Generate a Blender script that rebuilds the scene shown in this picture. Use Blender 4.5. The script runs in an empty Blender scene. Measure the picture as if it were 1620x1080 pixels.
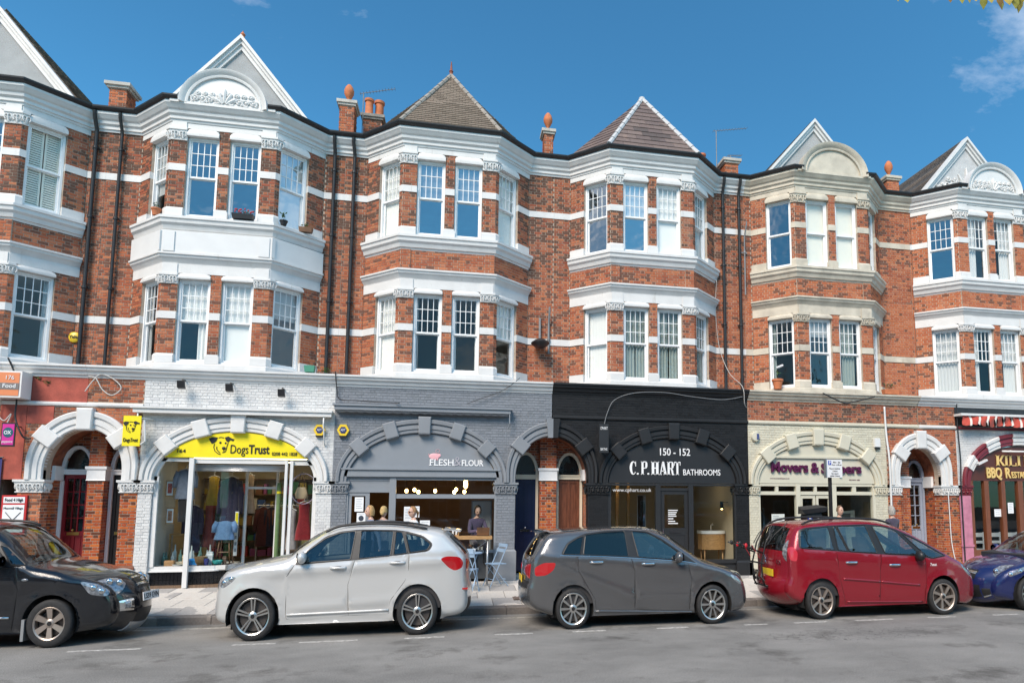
import bpy, bmesh, math, random
from mathutils import Vector, Matrix
from mathutils.geometry import delaunay_2d_cdt, tessellate_polygon

R = math.radians
sc = bpy.context.scene
C = sc.collection

# ------------------------------------------------------------------ camera, sky, sun, exposure
cam_d = bpy.data.cameras.new('camera')
cam = bpy.data.objects.new('camera', cam_d)
C.objects.link(cam)
cam.location = (5.687, -18.556, 2.239)
cam.rotation_euler = (R(90 + 6.08), 0, R(-12.337))
cam_d.sensor_width = 36.0
cam_d.lens = 1100 / 1620 * 36
cam_d.shift_x = (810 - 962.8) / 1620
cam_d.shift_y = (679.6 - 540) / 1620
cam_d.clip_end = 3000
cam_d.clip_start = 0.05
sc.camera = cam

SUN_EL, SUN_AZ = 44.0, -34.0
world = bpy.data.worlds.new('World')
sc.world = world
world.use_nodes = True
wn, wl = world.node_tree.nodes, world.node_tree.links
wn.clear()
w_out = wn.new('ShaderNodeOutputWorld')
w_bg = wn.new('ShaderNodeBackground')
w_sky = wn.new('ShaderNodeTexSky')
w_sky.sky_type = 'NISHITA'
w_sky.sun_disc = False
w_sky.sun_elevation = R(SUN_EL)
w_sky.sun_rotation = R(180 + SUN_AZ)
w_sky.altitude = 30
w_sky.air_density = 1.0
w_sky.dust_density = 0.35
w_sky.ozone_density = 3.0
# clouds from one noise: cover raised to whiten ambient light, offset keeps view clear
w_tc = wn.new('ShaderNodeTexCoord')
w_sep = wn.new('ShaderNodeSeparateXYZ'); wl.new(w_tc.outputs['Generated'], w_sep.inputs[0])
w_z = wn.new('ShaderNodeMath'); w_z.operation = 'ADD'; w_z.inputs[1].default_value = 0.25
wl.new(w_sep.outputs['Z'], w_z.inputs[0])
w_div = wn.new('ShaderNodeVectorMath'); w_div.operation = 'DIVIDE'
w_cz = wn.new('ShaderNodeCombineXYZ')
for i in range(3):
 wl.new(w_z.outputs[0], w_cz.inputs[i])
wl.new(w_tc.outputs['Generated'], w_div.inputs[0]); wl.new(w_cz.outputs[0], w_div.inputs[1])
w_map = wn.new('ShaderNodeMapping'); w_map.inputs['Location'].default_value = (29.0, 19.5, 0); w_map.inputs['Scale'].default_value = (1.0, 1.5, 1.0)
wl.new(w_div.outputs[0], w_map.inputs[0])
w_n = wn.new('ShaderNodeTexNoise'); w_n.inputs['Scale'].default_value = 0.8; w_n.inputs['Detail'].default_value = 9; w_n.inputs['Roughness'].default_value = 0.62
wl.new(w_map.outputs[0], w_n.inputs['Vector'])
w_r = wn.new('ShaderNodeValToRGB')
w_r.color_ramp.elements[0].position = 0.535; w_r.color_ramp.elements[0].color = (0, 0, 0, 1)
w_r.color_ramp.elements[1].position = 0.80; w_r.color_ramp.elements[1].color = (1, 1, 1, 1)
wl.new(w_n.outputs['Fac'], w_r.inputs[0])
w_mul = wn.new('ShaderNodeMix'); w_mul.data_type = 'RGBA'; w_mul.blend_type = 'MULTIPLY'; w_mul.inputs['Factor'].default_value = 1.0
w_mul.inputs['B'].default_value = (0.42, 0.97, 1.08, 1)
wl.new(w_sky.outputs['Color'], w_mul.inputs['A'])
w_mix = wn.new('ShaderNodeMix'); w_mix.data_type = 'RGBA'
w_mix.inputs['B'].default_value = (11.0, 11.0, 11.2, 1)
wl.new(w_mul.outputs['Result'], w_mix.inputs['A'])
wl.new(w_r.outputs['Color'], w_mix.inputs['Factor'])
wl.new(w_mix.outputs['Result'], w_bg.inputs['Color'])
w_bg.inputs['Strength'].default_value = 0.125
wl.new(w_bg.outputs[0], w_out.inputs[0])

sun_d = bpy.data.lights.new('sun', 'SUN')
sun_d.energy = 3.8
sun_d.angle = R(28)
sun_d.cycles.use_multiple_importance_sampling = False
sun_d.color = (1.0, 0.88, 0.76)
sun = bpy.data.objects.new('sun', sun_d)
C.objects.link(sun)
_sd = Vector((math.sin(R(SUN_AZ)) * math.cos(R(SUN_EL)), -math.cos(R(SUN_AZ)) * math.cos(R(SUN_EL)), math.sin(R(SUN_EL))))
sun.rotation_euler = _sd.to_track_quat('Z', 'Y').to_euler()
sun.location = _sd * 60

sc.view_settings.view_transform = 'Standard'
sc.view_settings.look = 'None'
sc.view_settings.gamma = 1.0
sc.view_settings.exposure = 0.43
sc.cycles.max_bounces = 10
sc.cycles.transparent_max_bounces = 16
sc.cycles.sample_clamp_indirect = 4.0
sc.cycles.sample_clamp_direct = 12.0
sc.cycles.blur_glossy = 0.5
try:
 sc.cycles.use_denoising = True
except Exception:
 pass

# ------------------------------------------------------------------ materials
MATS = {}

def mat(name, col, rough=0.6, metal=0.0, var=0.0, vscale=6.0, bump=0.0, bscale=40.0, coat=0.0, emit=None, estr=0.0,
  streak=0.0, dirt=(0.12, 0.10, 0.08), spec=0.5, stretch=(1, 1, 1), sheen=0.0):
 if name in MATS:
  return MATS[name]
 m = bpy.data.materials.new(name)
 m.use_nodes = True
 nt = m.node_tree
 b = nt.nodes['Principled BSDF']
 b.inputs['Base Color'].default_value = (*col, 1)
 b.inputs['Roughness'].default_value = rough
 b.inputs['Metallic'].default_value = metal
 b.inputs['Specular IOR Level'].default_value = spec
 if coat:
  b.inputs['Coat Weight'].default_value = coat
  b.inputs['Coat Roughness'].default_value = 0.03
 if sheen:
  b.inputs['Sheen Weight'].default_value = sheen
 if emit:
  b.inputs['Emission Color'].default_value = (*emit, 1)
  b.inputs['Emission Strength'].default_value = estr
 if var or streak or bump:
  geo = nt.nodes.new('ShaderNodeNewGeometry')
  mp = nt.nodes.new('ShaderNodeMapping')
  mp.inputs['Scale'].default_value = stretch
  nt.links.new(geo.outputs['Position'], mp.inputs[0])
  src = None
  if var:
   n = nt.nodes.new('ShaderNodeTexNoise')
   n.inputs['Scale'].default_value = vscale
   n.inputs['Detail'].default_value = 6
   nt.links.new(mp.outputs[0], n.inputs['Vector'])
   r = nt.nodes.new('ShaderNodeValToRGB')
   r.color_ramp.elements[0].position = 0.3
   r.color_ramp.elements[1].position = 0.7
   r.color_ramp.elements[0].color = (*[c * (1 - var) for c in col], 1)
   r.color_ramp.elements[1].color = (*[min(1, c * (1 + var)) for c in col], 1)
   nt.links.new(n.outputs['Fac'], r.inputs[0])
   src = r.outputs['Color']
  if streak:
   mp2 = nt.nodes.new('ShaderNodeMapping')
   mp2.inputs['Scale'].default_value = (5.0, 5.0, 0.8)
   nt.links.new(geo.outputs['Position'], mp2.inputs[0])
   n2 = nt.nodes.new('ShaderNodeTexNoise')
   n2.inputs['Scale'].default_value = 1.6
   n2.inputs['Detail'].default_value = 8
   n2.inputs['Roughness'].default_value = 0.7
   nt.links.new(mp2.outputs[0], n2.inputs['Vector'])
   r2 = nt.nodes.new('ShaderNodeValToRGB')
   r2.color_ramp.elements[0].position = 0.60
   r2.color_ramp.elements[1].position = 0.80
   r2.color_ramp.elements[0].color = (0, 0, 0, 1)
   r2.color_ramp.elements[1].color = (streak, streak, streak, 1)
   nt.links.new(n2.outputs['Fac'], r2.inputs[0])
   mx = nt.nodes.new('ShaderNodeMix')
   mx.data_type = 'RGBA'
   nt.links.new(r2.outputs['Color'], mx.inputs['Factor'])
   if src:
    nt.links.new(src, mx.inputs['A'])
   else:
    mx.inputs['A'].default_value = (*col, 1)
   mx.inputs['B'].default_value = (*dirt, 1)
   src = mx.outputs['Result']
  if src:
   nt.links.new(src, b.inputs['Base Color'])
  if bump:
   n3 = nt.nodes.new('ShaderNodeTexNoise')
   n3.inputs['Scale'].default_value = bscale
   n3.inputs['Detail'].default_value = 5
   nt.links.new(geo.outputs['Position'], n3.inputs['Vector'])
   bp = nt.nodes.new('ShaderNodeBump')
   bp.inputs['Strength'].default_value = bump
   bp.inputs['Distance'].default_value = 0.02
   nt.links.new(n3.outputs['Fac'], bp.inputs['Height'])
   nt.links.new(bp.outputs[0], b.inputs['Normal'])
 MATS[name] = m
 return m

def brick_mat(name, cols, dark, darkness=0.3, rough=0.85, bump=0.5):
 if name in MATS:
  return MATS[name]
 m = bpy.data.materials.new(name)
 m.use_nodes = True
 nt = m.node_tree
 N, Lk = nt.nodes.new, nt.links.new
 b = nt.nodes['Principled BSDF']
 b.inputs['Roughness'].default_value = rough
 b.inputs['Specular IOR Level'].default_value = 0.25
 geo = N('ShaderNodeNewGeometry')
 oi = N('ShaderNodeObjectInfo')
 add = N('ShaderNodeMath'); add.operation = 'ADD'
 Lk(geo.outputs['Random Per Island'], add.inputs[0]); Lk(oi.outputs['Random'], add.inputs[1])
 fr = N('ShaderNodeMath'); fr.operation = 'FRACT'; Lk(add.outputs[0], fr.inputs[0])
 ramp = N('ShaderNodeValToRGB')
 el = ramp.color_ramp.elements
 while len(el) < len(cols):
  el.new(0.5)
 for i, c in enumerate(cols):
  el[i].position = i / (len(cols) - 1)
  el[i].color = (*c, 1)
 Lk(fr.outputs[0], ramp.inputs[0])
 m7 = N('ShaderNodeMath'); m7.operation = 'MULTIPLY'; m7.inputs[1].default_value = 7.31; Lk(fr.outputs[0], m7.inputs[0])
 f7 = N('ShaderNodeMath'); f7.operation = 'FRACT'; Lk(m7.outputs[0], f7.inputs[0])
 n = N('ShaderNodeTexNoise'); n.inputs['Scale'].default_value = 0.55; n.inputs['Detail'].default_value = 4
 Lk(geo.outputs['Position'], n.inputs['Vector'])
 thr = N('ShaderNodeMapRange'); thr.inputs['From Min'].default_value = 0.32; thr.inputs['From Max'].default_value = 0.68
 thr.inputs['To Min'].default_value = max(0, darkness - 0.28); thr.inputs['To Max'].default_value = darkness + 0.28
 Lk(n.outputs['Fac'], thr.inputs['Value'])
 lt = N('ShaderNodeMath'); lt.operation = 'LESS_THAN'; Lk(f7.outputs[0], lt.inputs[0]); Lk(thr.outputs[0], lt.inputs[1])
 mx = N('ShaderNodeMix'); mx.data_type = 'RGBA'
 Lk(lt.outputs[0], mx.inputs['Factor']); Lk(ramp.outputs['Color'], mx.inputs['A']); mx.inputs['B'].default_value = (*dark, 1)
 n2 = N('ShaderNodeTexNoise'); n2.inputs['Scale'].default_value = 28; n2.inputs['Detail'].default_value = 6
 Lk(geo.outputs['Position'], n2.inputs['Vector'])
 mr = N('ShaderNodeMapRange'); mr.inputs['To Min'].default_value = 0.7; mr.inputs['To Max'].default_value = 1.3
 Lk(n2.outputs['Fac'], mr.inputs['Value'])
 ml = N('ShaderNodeMix'); ml.data_type = 'RGBA'; ml.blend_type = 'MULTIPLY'; ml.inputs['Factor'].default_value = 1
 Lk(mx.outputs['Result'], ml.inputs['A']); Lk(mr.outputs[0], ml.inputs['B'])
 # lime bloom / soot stains with their own shapes
 mp = N('ShaderNodeMapping'); mp.inputs['Scale'].default_value = (1.3, 1.3, 0.5); Lk(geo.outputs['Position'], mp.inputs[0])
 n4 = N('ShaderNodeTexNoise'); n4.inputs['Scale'].default_value = 1.4; n4.inputs['Detail'].default_value = 9; n4.inputs['Roughness'].default_value = 0.7
 Lk(mp.outputs[0], n4.inputs['Vector'])
 r4 = N('ShaderNodeValToRGB'); r4.color_ramp.elements[0].position = 0.6; r4.color_ramp.elements[0].color = (0, 0, 0, 1)
 r4.color_ramp.elements[1].position = 0.8; r4.color_ramp.elements[1].color = (0.55, 0.55, 0.55, 1)
 Lk(n4.outputs['Fac'], r4.inputs[0])
 m4 = N('ShaderNodeMix'); m4.data_type = 'RGBA'; Lk(r4.outputs['Color'], m4.inputs['Factor']); Lk(ml.outputs['Result'], m4.inputs['A'])
 m4.inputs['B'].default_value = (0.40, 0.27, 0.20, 1)
 Lk(m4.outputs['Result'], b.inputs['Base Color'])
 bp = N('ShaderNodeBump'); bp.inputs['Strength'].default_value = bump; bp.inputs['Distance'].default_value = 0.01
 Lk(n2.outputs['Fac'], bp.inputs['Height']); Lk(bp.outputs[0], b.inputs['Normal'])
 MATS[name] = m
 return m

def glass(name, refl=0.10, tint=(0.97, 0.99, 0.98), rough=0.0, wavy=0.0):
 if name in MATS:
  return MATS[name]
 m = bpy.data.materials.new(name)
 m.use_nodes = True
 nt = m.node_tree
 nt.nodes.clear()
 N, Lk = nt.nodes.new, nt.links.new
 out = N('ShaderNodeOutputMaterial')
 tr = N('ShaderNodeBsdfTransparent'); tr.inputs[0].default_value = (*tint, 1)
 gl = N('ShaderNodeBsdfGlossy'); gl.inputs['Roughness'].default_value = rough
 if wavy:
  ge = N('ShaderNodeNewGeometry'); no = N('ShaderNodeTexNoise'); no.inputs['Scale'].default_value = 3.5; no.inputs['Detail'].default_value = 1
  Lk(ge.outputs['Position'], no.inputs['Vector'])
  bu = N('ShaderNodeBump'); bu.inputs['Strength'].default_value = wavy; bu.inputs['Distance'].default_value = 0.05
  Lk(no.outputs['Fac'], bu.inputs['Height']); Lk(bu.outputs[0], gl.inputs['Normal'])
 lw = N('ShaderNodeLayerWeight'); lw.inputs['Blend'].default_value = 0.5
 pw = N('ShaderNodeMath'); pw.operation = 'POWER'; pw.inputs[1].default_value = 5.0; Lk(lw.outputs['Facing'], pw.inputs[0])
 ad = N('ShaderNodeMath'); ad.operation = 'ADD'; ad.inputs[1].default_value = refl; ad.use_clamp = True
 Lk(pw.outputs[0], ad.inputs[0])
 mx = N('ShaderNodeMixShader'); Lk(ad.outputs[0], mx.inputs[0]); Lk(tr.outputs[0], mx.inputs[1]); Lk(gl.outputs[0], mx.inputs[2])
 Lk(mx.outputs[0], out.inputs[0])
 MATS[name] = m
 return m

# ------------------------------------------------------------------ mesh helpers
# The shop storey stands 0.91 m in front of the upper wall, flush with the bay fronts. Its image coordinates on the upper
# wall plane are scaled here about the camera.
SHOP = [False]
SHOP_K, SHOP_O = 0.951, (0.279, -0.909, 0.110)

def shop_pt(p):
 return (p[0] * SHOP_K + SHOP_O[0], p[1] * SHOP_K + SHOP_O[1], p[2] * SHOP_K + SHOP_O[2])

class MB:
 def __init__(self):
  self.v, self.f = [], []

 def add(self, vs, fs):
  o = len(self.v)
  self.v += [tuple(p) for p in vs]
  self.f += [tuple(i + o for i in q) for q in fs]
  return self

 def box(self, x0, x1, y0, y1, z0, z1):
  return self.add([(x0, y0, z0), (x1, y0, z0), (x1, y1, z0), (x0, y1, z0), (x0, y0, z1), (x1, y0, z1), (x1, y1, z1), (x0, y1, z1)],
      [(0, 3, 2, 1), (4, 5, 6, 7), (0, 1, 5, 4), (1, 2, 6, 5), (2, 3, 7, 6), (3, 0, 4, 7)])

 def fbox(self, fr, u0, u1, d0, d1, z0, z1):
  ox, oy, ux, uy, nx, ny = fr
  P = lambda u, d, z: (ox + ux * u + nx * d, oy + uy * u + ny * d, z)
  return self.add([P(u0, d1, z0), P(u1, d1, z0), P(u1, d0, z0), P(u0, d0, z0), P(u0, d1, z1), P(u1, d1, z1), P(u1, d0, z1), P(u0, d0, z1)],
      [(0, 3, 2, 1), (4, 5, 6, 7), (0, 1, 5, 4), (1, 2, 6, 5), (2, 3, 7, 6), (3, 0, 4, 7)])

 def hexa(self, p):
  return self.add(p, [(0, 3, 2, 1), (4, 5, 6, 7), (0, 1, 5, 4), (1, 2, 6, 5), (2, 3, 7, 6), (3, 0, 4, 7)])

 def bar(self, a, b, w, t, up=(0, 0, 1)):
  a, b = Vector(a), Vector(b)
  d = (b - a).normalized()
  s = d.cross(Vector(up))
  if s.length < 1e-4:
   s = d.cross(Vector((1, 0, 0)))
  s.normalize()
  n = s.cross(d)
  s, n = s * w / 2, n * t / 2
  return self.hexa([a - s - n, a + s - n, b + s - n, b - s - n, a - s + n, a + s + n, b + s + n, b - s + n])

 def sweep(self, path, prof, z=0.0, closed=False, caps=True):
  n = len(path)
  nrm = []
  for i in range(n - 1):
   dx, dy = path[i + 1][0] - path[i][0], path[i + 1][1] - path[i][1]
   l = math.hypot(dx, dy)
   nrm.append((dy / l, -dx / l))
  rings = []
  for i in range(n):
   a = nrm[max(0, i - 1)]
   b = nrm[min(n - 2, i)]
   k = 1 + a[0] * b[0] + a[1] * b[1]
   m = ((a[0] + b[0]) / k, (a[1] + b[1]) / k)
   rings.append([(path[i][0] + m[0] * o, path[i][1] + m[1] * o, z + h) for o, h in prof])
  self.loft(rings, True, caps)
  return self

 def loft(self, rings, closed=True, caps=True):
  o = len(self.v)
  k = len(rings[0])
  for r in rings:
   self.v += [tuple(p) for p in r]
  for i in range(len(rings) - 1):
   for j in range(k if closed else k - 1):
    a, b = o + i * k + j, o + i * k + (j + 1) % k
    self.f.append((a, b, b + k, a + k))
  if caps and closed:
   self.f.append(tuple(o + j for j in range(k))[::-1])
   self.f.append(tuple(o + (len(rings) - 1) * k + j for j in range(k)))
  return self

 def prism(self, outer, y0, y1, holes=(), M=None):
  loops = [list(outer)] + [list(h) for h in holes]
  flat = [p for l in loops for p in l]
  tris = tessellate_polygon([[Vector((p[0], p[1], 0)) for p in l] for l in loops])
  n = len(flat)
  vs = [(p[0], y0, p[1]) for p in flat] + [(p[0], y1, p[1]) for p in flat]
  if M is not None:
   vs = [M @ Vector(p) for p in vs]
  fs = []
  for t in tris:
   fs.append(tuple(t))
   fs.append(tuple(i + n for i in reversed(t)))
  o = 0
  for l in loops:
   k = len(l)
   for j in range(k):
    a, b = o + j, o + (j + 1) % k
    fs.append((a, b, b + n, a + n))
   o += k
  return self.add(vs, fs)

 def tube(self, pts, r, seg=8, caps=True, rz=1.0):
  pts = [Vector(p) for p in pts]
  rings = []
  prev = None
  for i, p in enumerate(pts):
   d = (pts[min(i + 1, len(pts) - 1)] - pts[max(i - 1, 0)])
   if d.length < 1e-9:
    d = Vector((0, 0, 1))
   d.normalize()
   if prev is None:
    s = d.cross(Vector((0, 0, 1)))
    if s.length < 1e-3:
     s = d.cross(Vector((1, 0, 0)))
   else:
    s = prev - d * prev.dot(d)
   s.normalize()
   prev = s
   t = d.cross(s)
   rr = r[i] if isinstance(r, (list, tuple)) else r
   rings.append([p + (s * math.cos(2 * math.pi * k / seg) + t * math.sin(2 * math.pi * k / seg)) * rr for k in range(seg)])
  return self.loft(rings, True, caps)

 def lathe(self, prof, c, seg=16, axis='z', sz=1.0, hollow=False):
  rings = []
  for r, h in (list(prof) + [prof[0]] if hollow else prof):
   ring = []
   for k in range(seg):
    a = 2 * math.pi * k / seg
    if axis == 'z':
     ring.append((c[0] + r * math.cos(a), c[1] + r * math.sin(a), c[2] + h))
    else:
     ring.append((c[0] + r * math.cos(a), c[1] + h, c[2] + r * math.sin(a) * sz))
   rings.append(ring)
  return self.loft(rings, True, not hollow)

 def ball(self, c, rx, ry, rz, seg=12, rings=8, M=None):
  vs, fs = [], []
  for i in range(rings + 1):
   t = math.pi * i / rings
   for k in range(seg):
    a = 2 * math.pi * k / seg
    p = Vector((rx * math.sin(t) * math.cos(a), ry * math.sin(t) * math.sin(a), rz * math.cos(t)))
    if M is not None:
     p = M @ p
    vs.append((c[0] + p[0], c[1] + p[1], c[2] + p[2]))
  for i in range(rings):
   for k in range(seg):
    a, b = i * seg + k, i * seg + (k + 1) % seg
    fs.append((a, a + seg, b + seg, b))
  return self.add(vs, fs)

 def grid(self, fn, nu, nv):
  o = len(self.v)
  for i in range(nu + 1):
   for j in range(nv + 1):
    self.v.append(tuple(fn(i / nu, j / nv)))
  for i in range(nu):
   for j in range(nv):
    a = o + i * (nv + 1) + j
    self.f.append((a, a + nv + 1, a + nv + 2, a + 1))
  return self

 def mesh(self, name, m=None, smooth=False, angle=None):
  me = bpy.data.meshes.new(name)
  if SHOP[0]:
   me.from_pydata([shop_pt(p) for p in self.v], [], self.f)
  else:
   me.from_pydata(self.v, [], self.f)
  bm = bmesh.new()
  bm.from_mesh(me)
  bmesh.ops.recalc_face_normals(bm, faces=bm.faces)
  bm.to_mesh(me)
  bm.free()
  if m is not None:
   me.materials.append(m)
  if smooth:
   me.polygons.foreach_set('use_smooth', [True] * len(me.polygons))
   if angle:
    me.set_sharp_from_angle(angle=R(angle))
  me.update()
  return me

 def islands(self):
  par = list(range(len(self.v)))

  def find(a):
   while par[a] != a:
    par[a] = par[par[a]]
    a = par[a]
   return a
  for q in self.f:
   r0 = find(q[0])
   for i in q[1:]:
    par[find(i)] = r0
  out = {}
  for q in self.f:
   mb, idx = out.setdefault(find(q[0]), (MB(), {}))
   for i in q:
    if i not in idx:
     idx[i] = len(mb.v)
     mb.v.append(self.v[i])
   mb.f.append(tuple(idx[i] for i in q))
  return [x[0] for x in out.values()]

 def build(self, name, m, parent=None, smooth=False, angle=None, label=None, kind=None):
  return link(name, self.mesh(name, m, smooth, angle), parent, label, kind)

WOFF = {}

def link(name, me, parent=None, label=None, kind=None):
 o = bpy.data.objects.new(name, me)
 C.objects.link(o)
 if parent is not None:
  o.parent = parent
  if parent.name in WOFF:
   o.location = -WOFF[parent.name]
 if label:
  o['label'] = label
 if kind:
  o['kind'] = kind
 return o

def tag(o, label, cat, group=None):
 o['label'] = label
 o['category'] = cat
 if group:
  o['group'] = group
 return o

def thing(name, label, cat, loc=(0, 0, 0), group=None, world=True, rz=0.0):
 o = bpy.data.objects.new(name, None)
 o.empty_display_size = 0.2
 C.objects.link(o)
 o.location = loc
 o.rotation_euler = (0, 0, rz)
 if world:
  WOFF[o.name] = Vector(loc)
 return tag(o, label, cat, group)

def single(mb, name, m, label, cat, group=None, smooth=False, angle=None):
 return tag(mb.build(name, m, None, smooth, angle), label, cat, group)

FR0 = (0, 0, 1, 0, 0, -1)

def frame(a, b):
 dx, dy = b[0] - a[0], b[1] - a[1]
 l = math.hypot(dx, dy)
 return (a[0], a[1], dx / l, dy / l, dy / l, -dx / l), l

def text_mesh(s, size, m, depth=0.01, offset=0.0, align='LEFT', xs=1.0, zs=1.0, bold=False, shear=0.0):
 cu = bpy.data.curves.new('lettering', 'FONT')
 cu.body = s
 cu.size = size
 cu.extrude = depth / 2
 cu.offset = offset
 cu.align_x = align
 cu.shear = shear
 cu.resolution_u = 3
 ob = bpy.data.objects.new('lettering', cu)
 me = ob.to_mesh().copy()
 ob.to_mesh_clear()
 bpy.data.objects.remove(ob)
 bpy.data.curves.remove(cu)
 me.materials.clear()
 me.materials.append(m)
 me.transform(Matrix.Rotation(R(90), 4, 'X') @ Matrix.Diagonal((xs, zs, 1, 1)))
 return me

def text_at(s, x, y, z, width, height, m, parent, name='lettering', depth=0.012, offset=0.0, fit='cap', rz=0.0, rx=0.0):
 me = text_mesh(s, 1.0, m, 0.01, offset)
 xs = [v.co.x for v in me.vertices]
 zs = [v.co.z for v in me.vertices]
 w = max(xs) - min(xs)
 cap = 0.70
 sx, sz = width / w, height / cap
 if SHOP[0]:
  sx, sz = sx * SHOP_K, sz * SHOP_K
  x, y, z = shop_pt((x, y, z))
 me.transform(Matrix.Diagonal((sx, depth / 0.01, sz, 1)) @ Matrix.Translation((-min(xs), 0, 0)))
 o = bpy.data.objects.new(name, me)
 C.objects.link(o)
 if parent is not None:
  o.parent = parent
  o.location = Vector((x, y, z)) - WOFF.get(parent.name, Vector((0, 0, 0)))
 else:
  o.location = (x, y, z)
 o.rotation_euler = (rx, 0, rz)
 return o
# ------------------------------------------------------------------ shared materials
WHITE = mat('white_paint', (0.66, 0.655, 0.64), 0.5, var=0.06, vscale=3, streak=0.7, dirt=(0.36, 0.33, 0.29), bump=0.12, bscale=25)
WHITE2 = mat('clean_white_paint', (0.67, 0.67, 0.66), 0.42, var=0.04, vscale=3)
CREAM = mat('stained_cream_paint', (0.55, 0.495, 0.40), 0.6, var=0.18, vscale=3, streak=0.85, dirt=(0.20, 0.16, 0.11), bump=0.2, bscale=25)
CREAM2 = mat('cream_gloss_paint', (0.58, 0.55, 0.44), 0.45, var=0.05, vscale=2, streak=0.2, dirt=(0.35, 0.3, 0.2))
RENDER = mat('gable_render', (0.38, 0.385, 0.385), 0.9, var=0.10, vscale=2.5, bump=0.5, bscale=60, streak=0.3, dirt=(0.35, 0.34, 0.32))
GREYP = mat('grey_shop_paint', (0.215, 0.23, 0.25), 0.5, var=0.08, vscale=2, streak=0.2, dirt=(0.10, 0.10, 0.10), bump=0.1)
GREYP2 = mat('blue_grey_shop_paint', (0.23, 0.25, 0.275), 0.45, var=0.04, vscale=2)
DARKP = mat('charcoal_shop_paint', (0.012, 0.0125, 0.014), 0.55, var=0.15, vscale=2, streak=0.25, dirt=(0.06, 0.06, 0.06), bump=0.1)
DARKP2 = mat('charcoal_fascia_paint', (0.017, 0.018, 0.020), 0.5, var=0.05)
MAROON = mat('maroon_paint', (0.17, 0.018, 0.03), 0.45, var=0.12)
PINKP = mat('faded_pink_paint', (0.50, 0.19, 0.27), 0.55, var=0.2, vscale=5)
REDP = mat('worn_red_wall_paint', (0.36, 0.075, 0.05), 0.75, var=0.22, vscale=5, streak=0.7, dirt=(0.16, 0.06, 0.04), bump=0.3)
MORTAR = mat('lime_mortar', (0.46, 0.37, 0.29), 0.95, var=0.2, vscale=7, bump=0.4, bscale=90)
BLACKM = mat('black_cast_iron', (0.018, 0.018, 0.02), 0.45, var=0.2)
LEAD = mat('grey_lead', (0.22, 0.23, 0.24), 0.6, var=0.15)
TERRA = mat('terracotta', (0.52, 0.17, 0.07), 0.8, var=0.15, vscale=9)
STONE = mat('weathered_stone', (0.50, 0.47, 0.42), 0.85, var=0.18, vscale=5, bump=0.4, streak=0.5, dirt=(0.15, 0.13, 0.11))
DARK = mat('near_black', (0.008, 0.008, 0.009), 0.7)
BLACKT = mat('black_glazed_tile', (0.012, 0.012, 0.014), 0.15, var=0.2)
ROOMW = mat('room_plaster', (0.62, 0.59, 0.53), 0.9)
ROOMD = mat('shop_room_plaster', (0.38, 0.33, 0.27), 0.9, var=0.05)
ROOMF = mat('room_floorboards', (0.16, 0.10, 0.06), 0.6, var=0.2, stretch=(8, 1, 1))
GLASS = glass('window_glass', 0.05, wavy=0.12)
GLASSB = glass('bright_window_glass', 0.45, wavy=0.10)
GLASSM = glass('old_window_glass', 0.10, wavy=0.15)
CLEARG = glass('clear_glass', 0.02)
SHOPG = glass('shop_glass', 0.055, (0.92, 0.95, 0.93))
BR_A = brick_mat('red_brick', [(0.42, 0.135, 0.06), (0.35, 0.10, 0.05), (0.47, 0.17, 0.08), (0.30, 0.085, 0.045), (0.48, 0.19, 0.10)], (0.17, 0.075, 0.05), 0.20)
BR_B = brick_mat('sooty_red_brick', [(0.37, 0.125, 0.06), (0.31, 0.09, 0.05), (0.41, 0.16, 0.08), (0.24, 0.075, 0.045), (0.39, 0.17, 0.10)], (0.13, 0.068, 0.048), 0.32)
BR_C = brick_mat('orange_red_brick', [(0.47, 0.155, 0.065), (0.41, 0.12, 0.055), (0.50, 0.18, 0.085), (0.37, 0.105, 0.055)], (0.19, 0.08, 0.05), 0.12)
BR_G = brick_mat('glazed_red_brick', [(0.42, 0.10, 0.035), (0.33, 0.07, 0.03), (0.50, 0.15, 0.04), (0.26, 0.05, 0.028)], (0.13, 0.05, 0.03), 0.08, rough=0.28, bump=0.15)
BR_W = brick_mat('white_painted_brick', [(0.61, 0.61, 0.60), (0.64, 0.64, 0.63), (0.58, 0.58, 0.57)], (0.54, 0.54, 0.54), 0.1, rough=0.5, bump=0.3)
BR_GR = brick_mat('grey_painted_brick', [(0.21, 0.225, 0.25), (0.22, 0.235, 0.26), (0.20, 0.215, 0.24)], (0.19, 0.205, 0.225), 0.1, rough=0.5, bump=0.3)
BR_D = brick_mat('charcoal_painted_brick', [(0.013, 0.0135, 0.015), (0.016, 0.0165, 0.018), (0.011, 0.0115, 0.013)], (0.010, 0.010, 0.011), 0.1, rough=0.6, bump=0.3)
for _n in ('white_painted_brick', 'grey_painted_brick', 'charcoal_painted_brick'):
 for nd in MATS[_n].node_tree.nodes:
  if nd.type == 'VALTORGB' and abs(nd.color_ramp.elements[-1].color[0] - 0.55) < 1e-3:
   nd.color_ramp.elements[-1].color = (0.06, 0.06, 0.06, 1)
MORT_W = mat('white_painted_joint', (0.60, 0.60, 0.59), 0.6)
MORT_GR = mat('grey_painted_joint', (0.19, 0.205, 0.225), 0.6)
MORT_D = mat('charcoal_painted_joint', (0.010, 0.0105, 0.012), 0.6)
PAIR = {BR_A: MORTAR, BR_B: MORTAR, BR_C: MORTAR, BR_G: MORTAR, BR_W: MORT_W, BR_GR: MORT_GR, BR_D: MORT_D}

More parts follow.
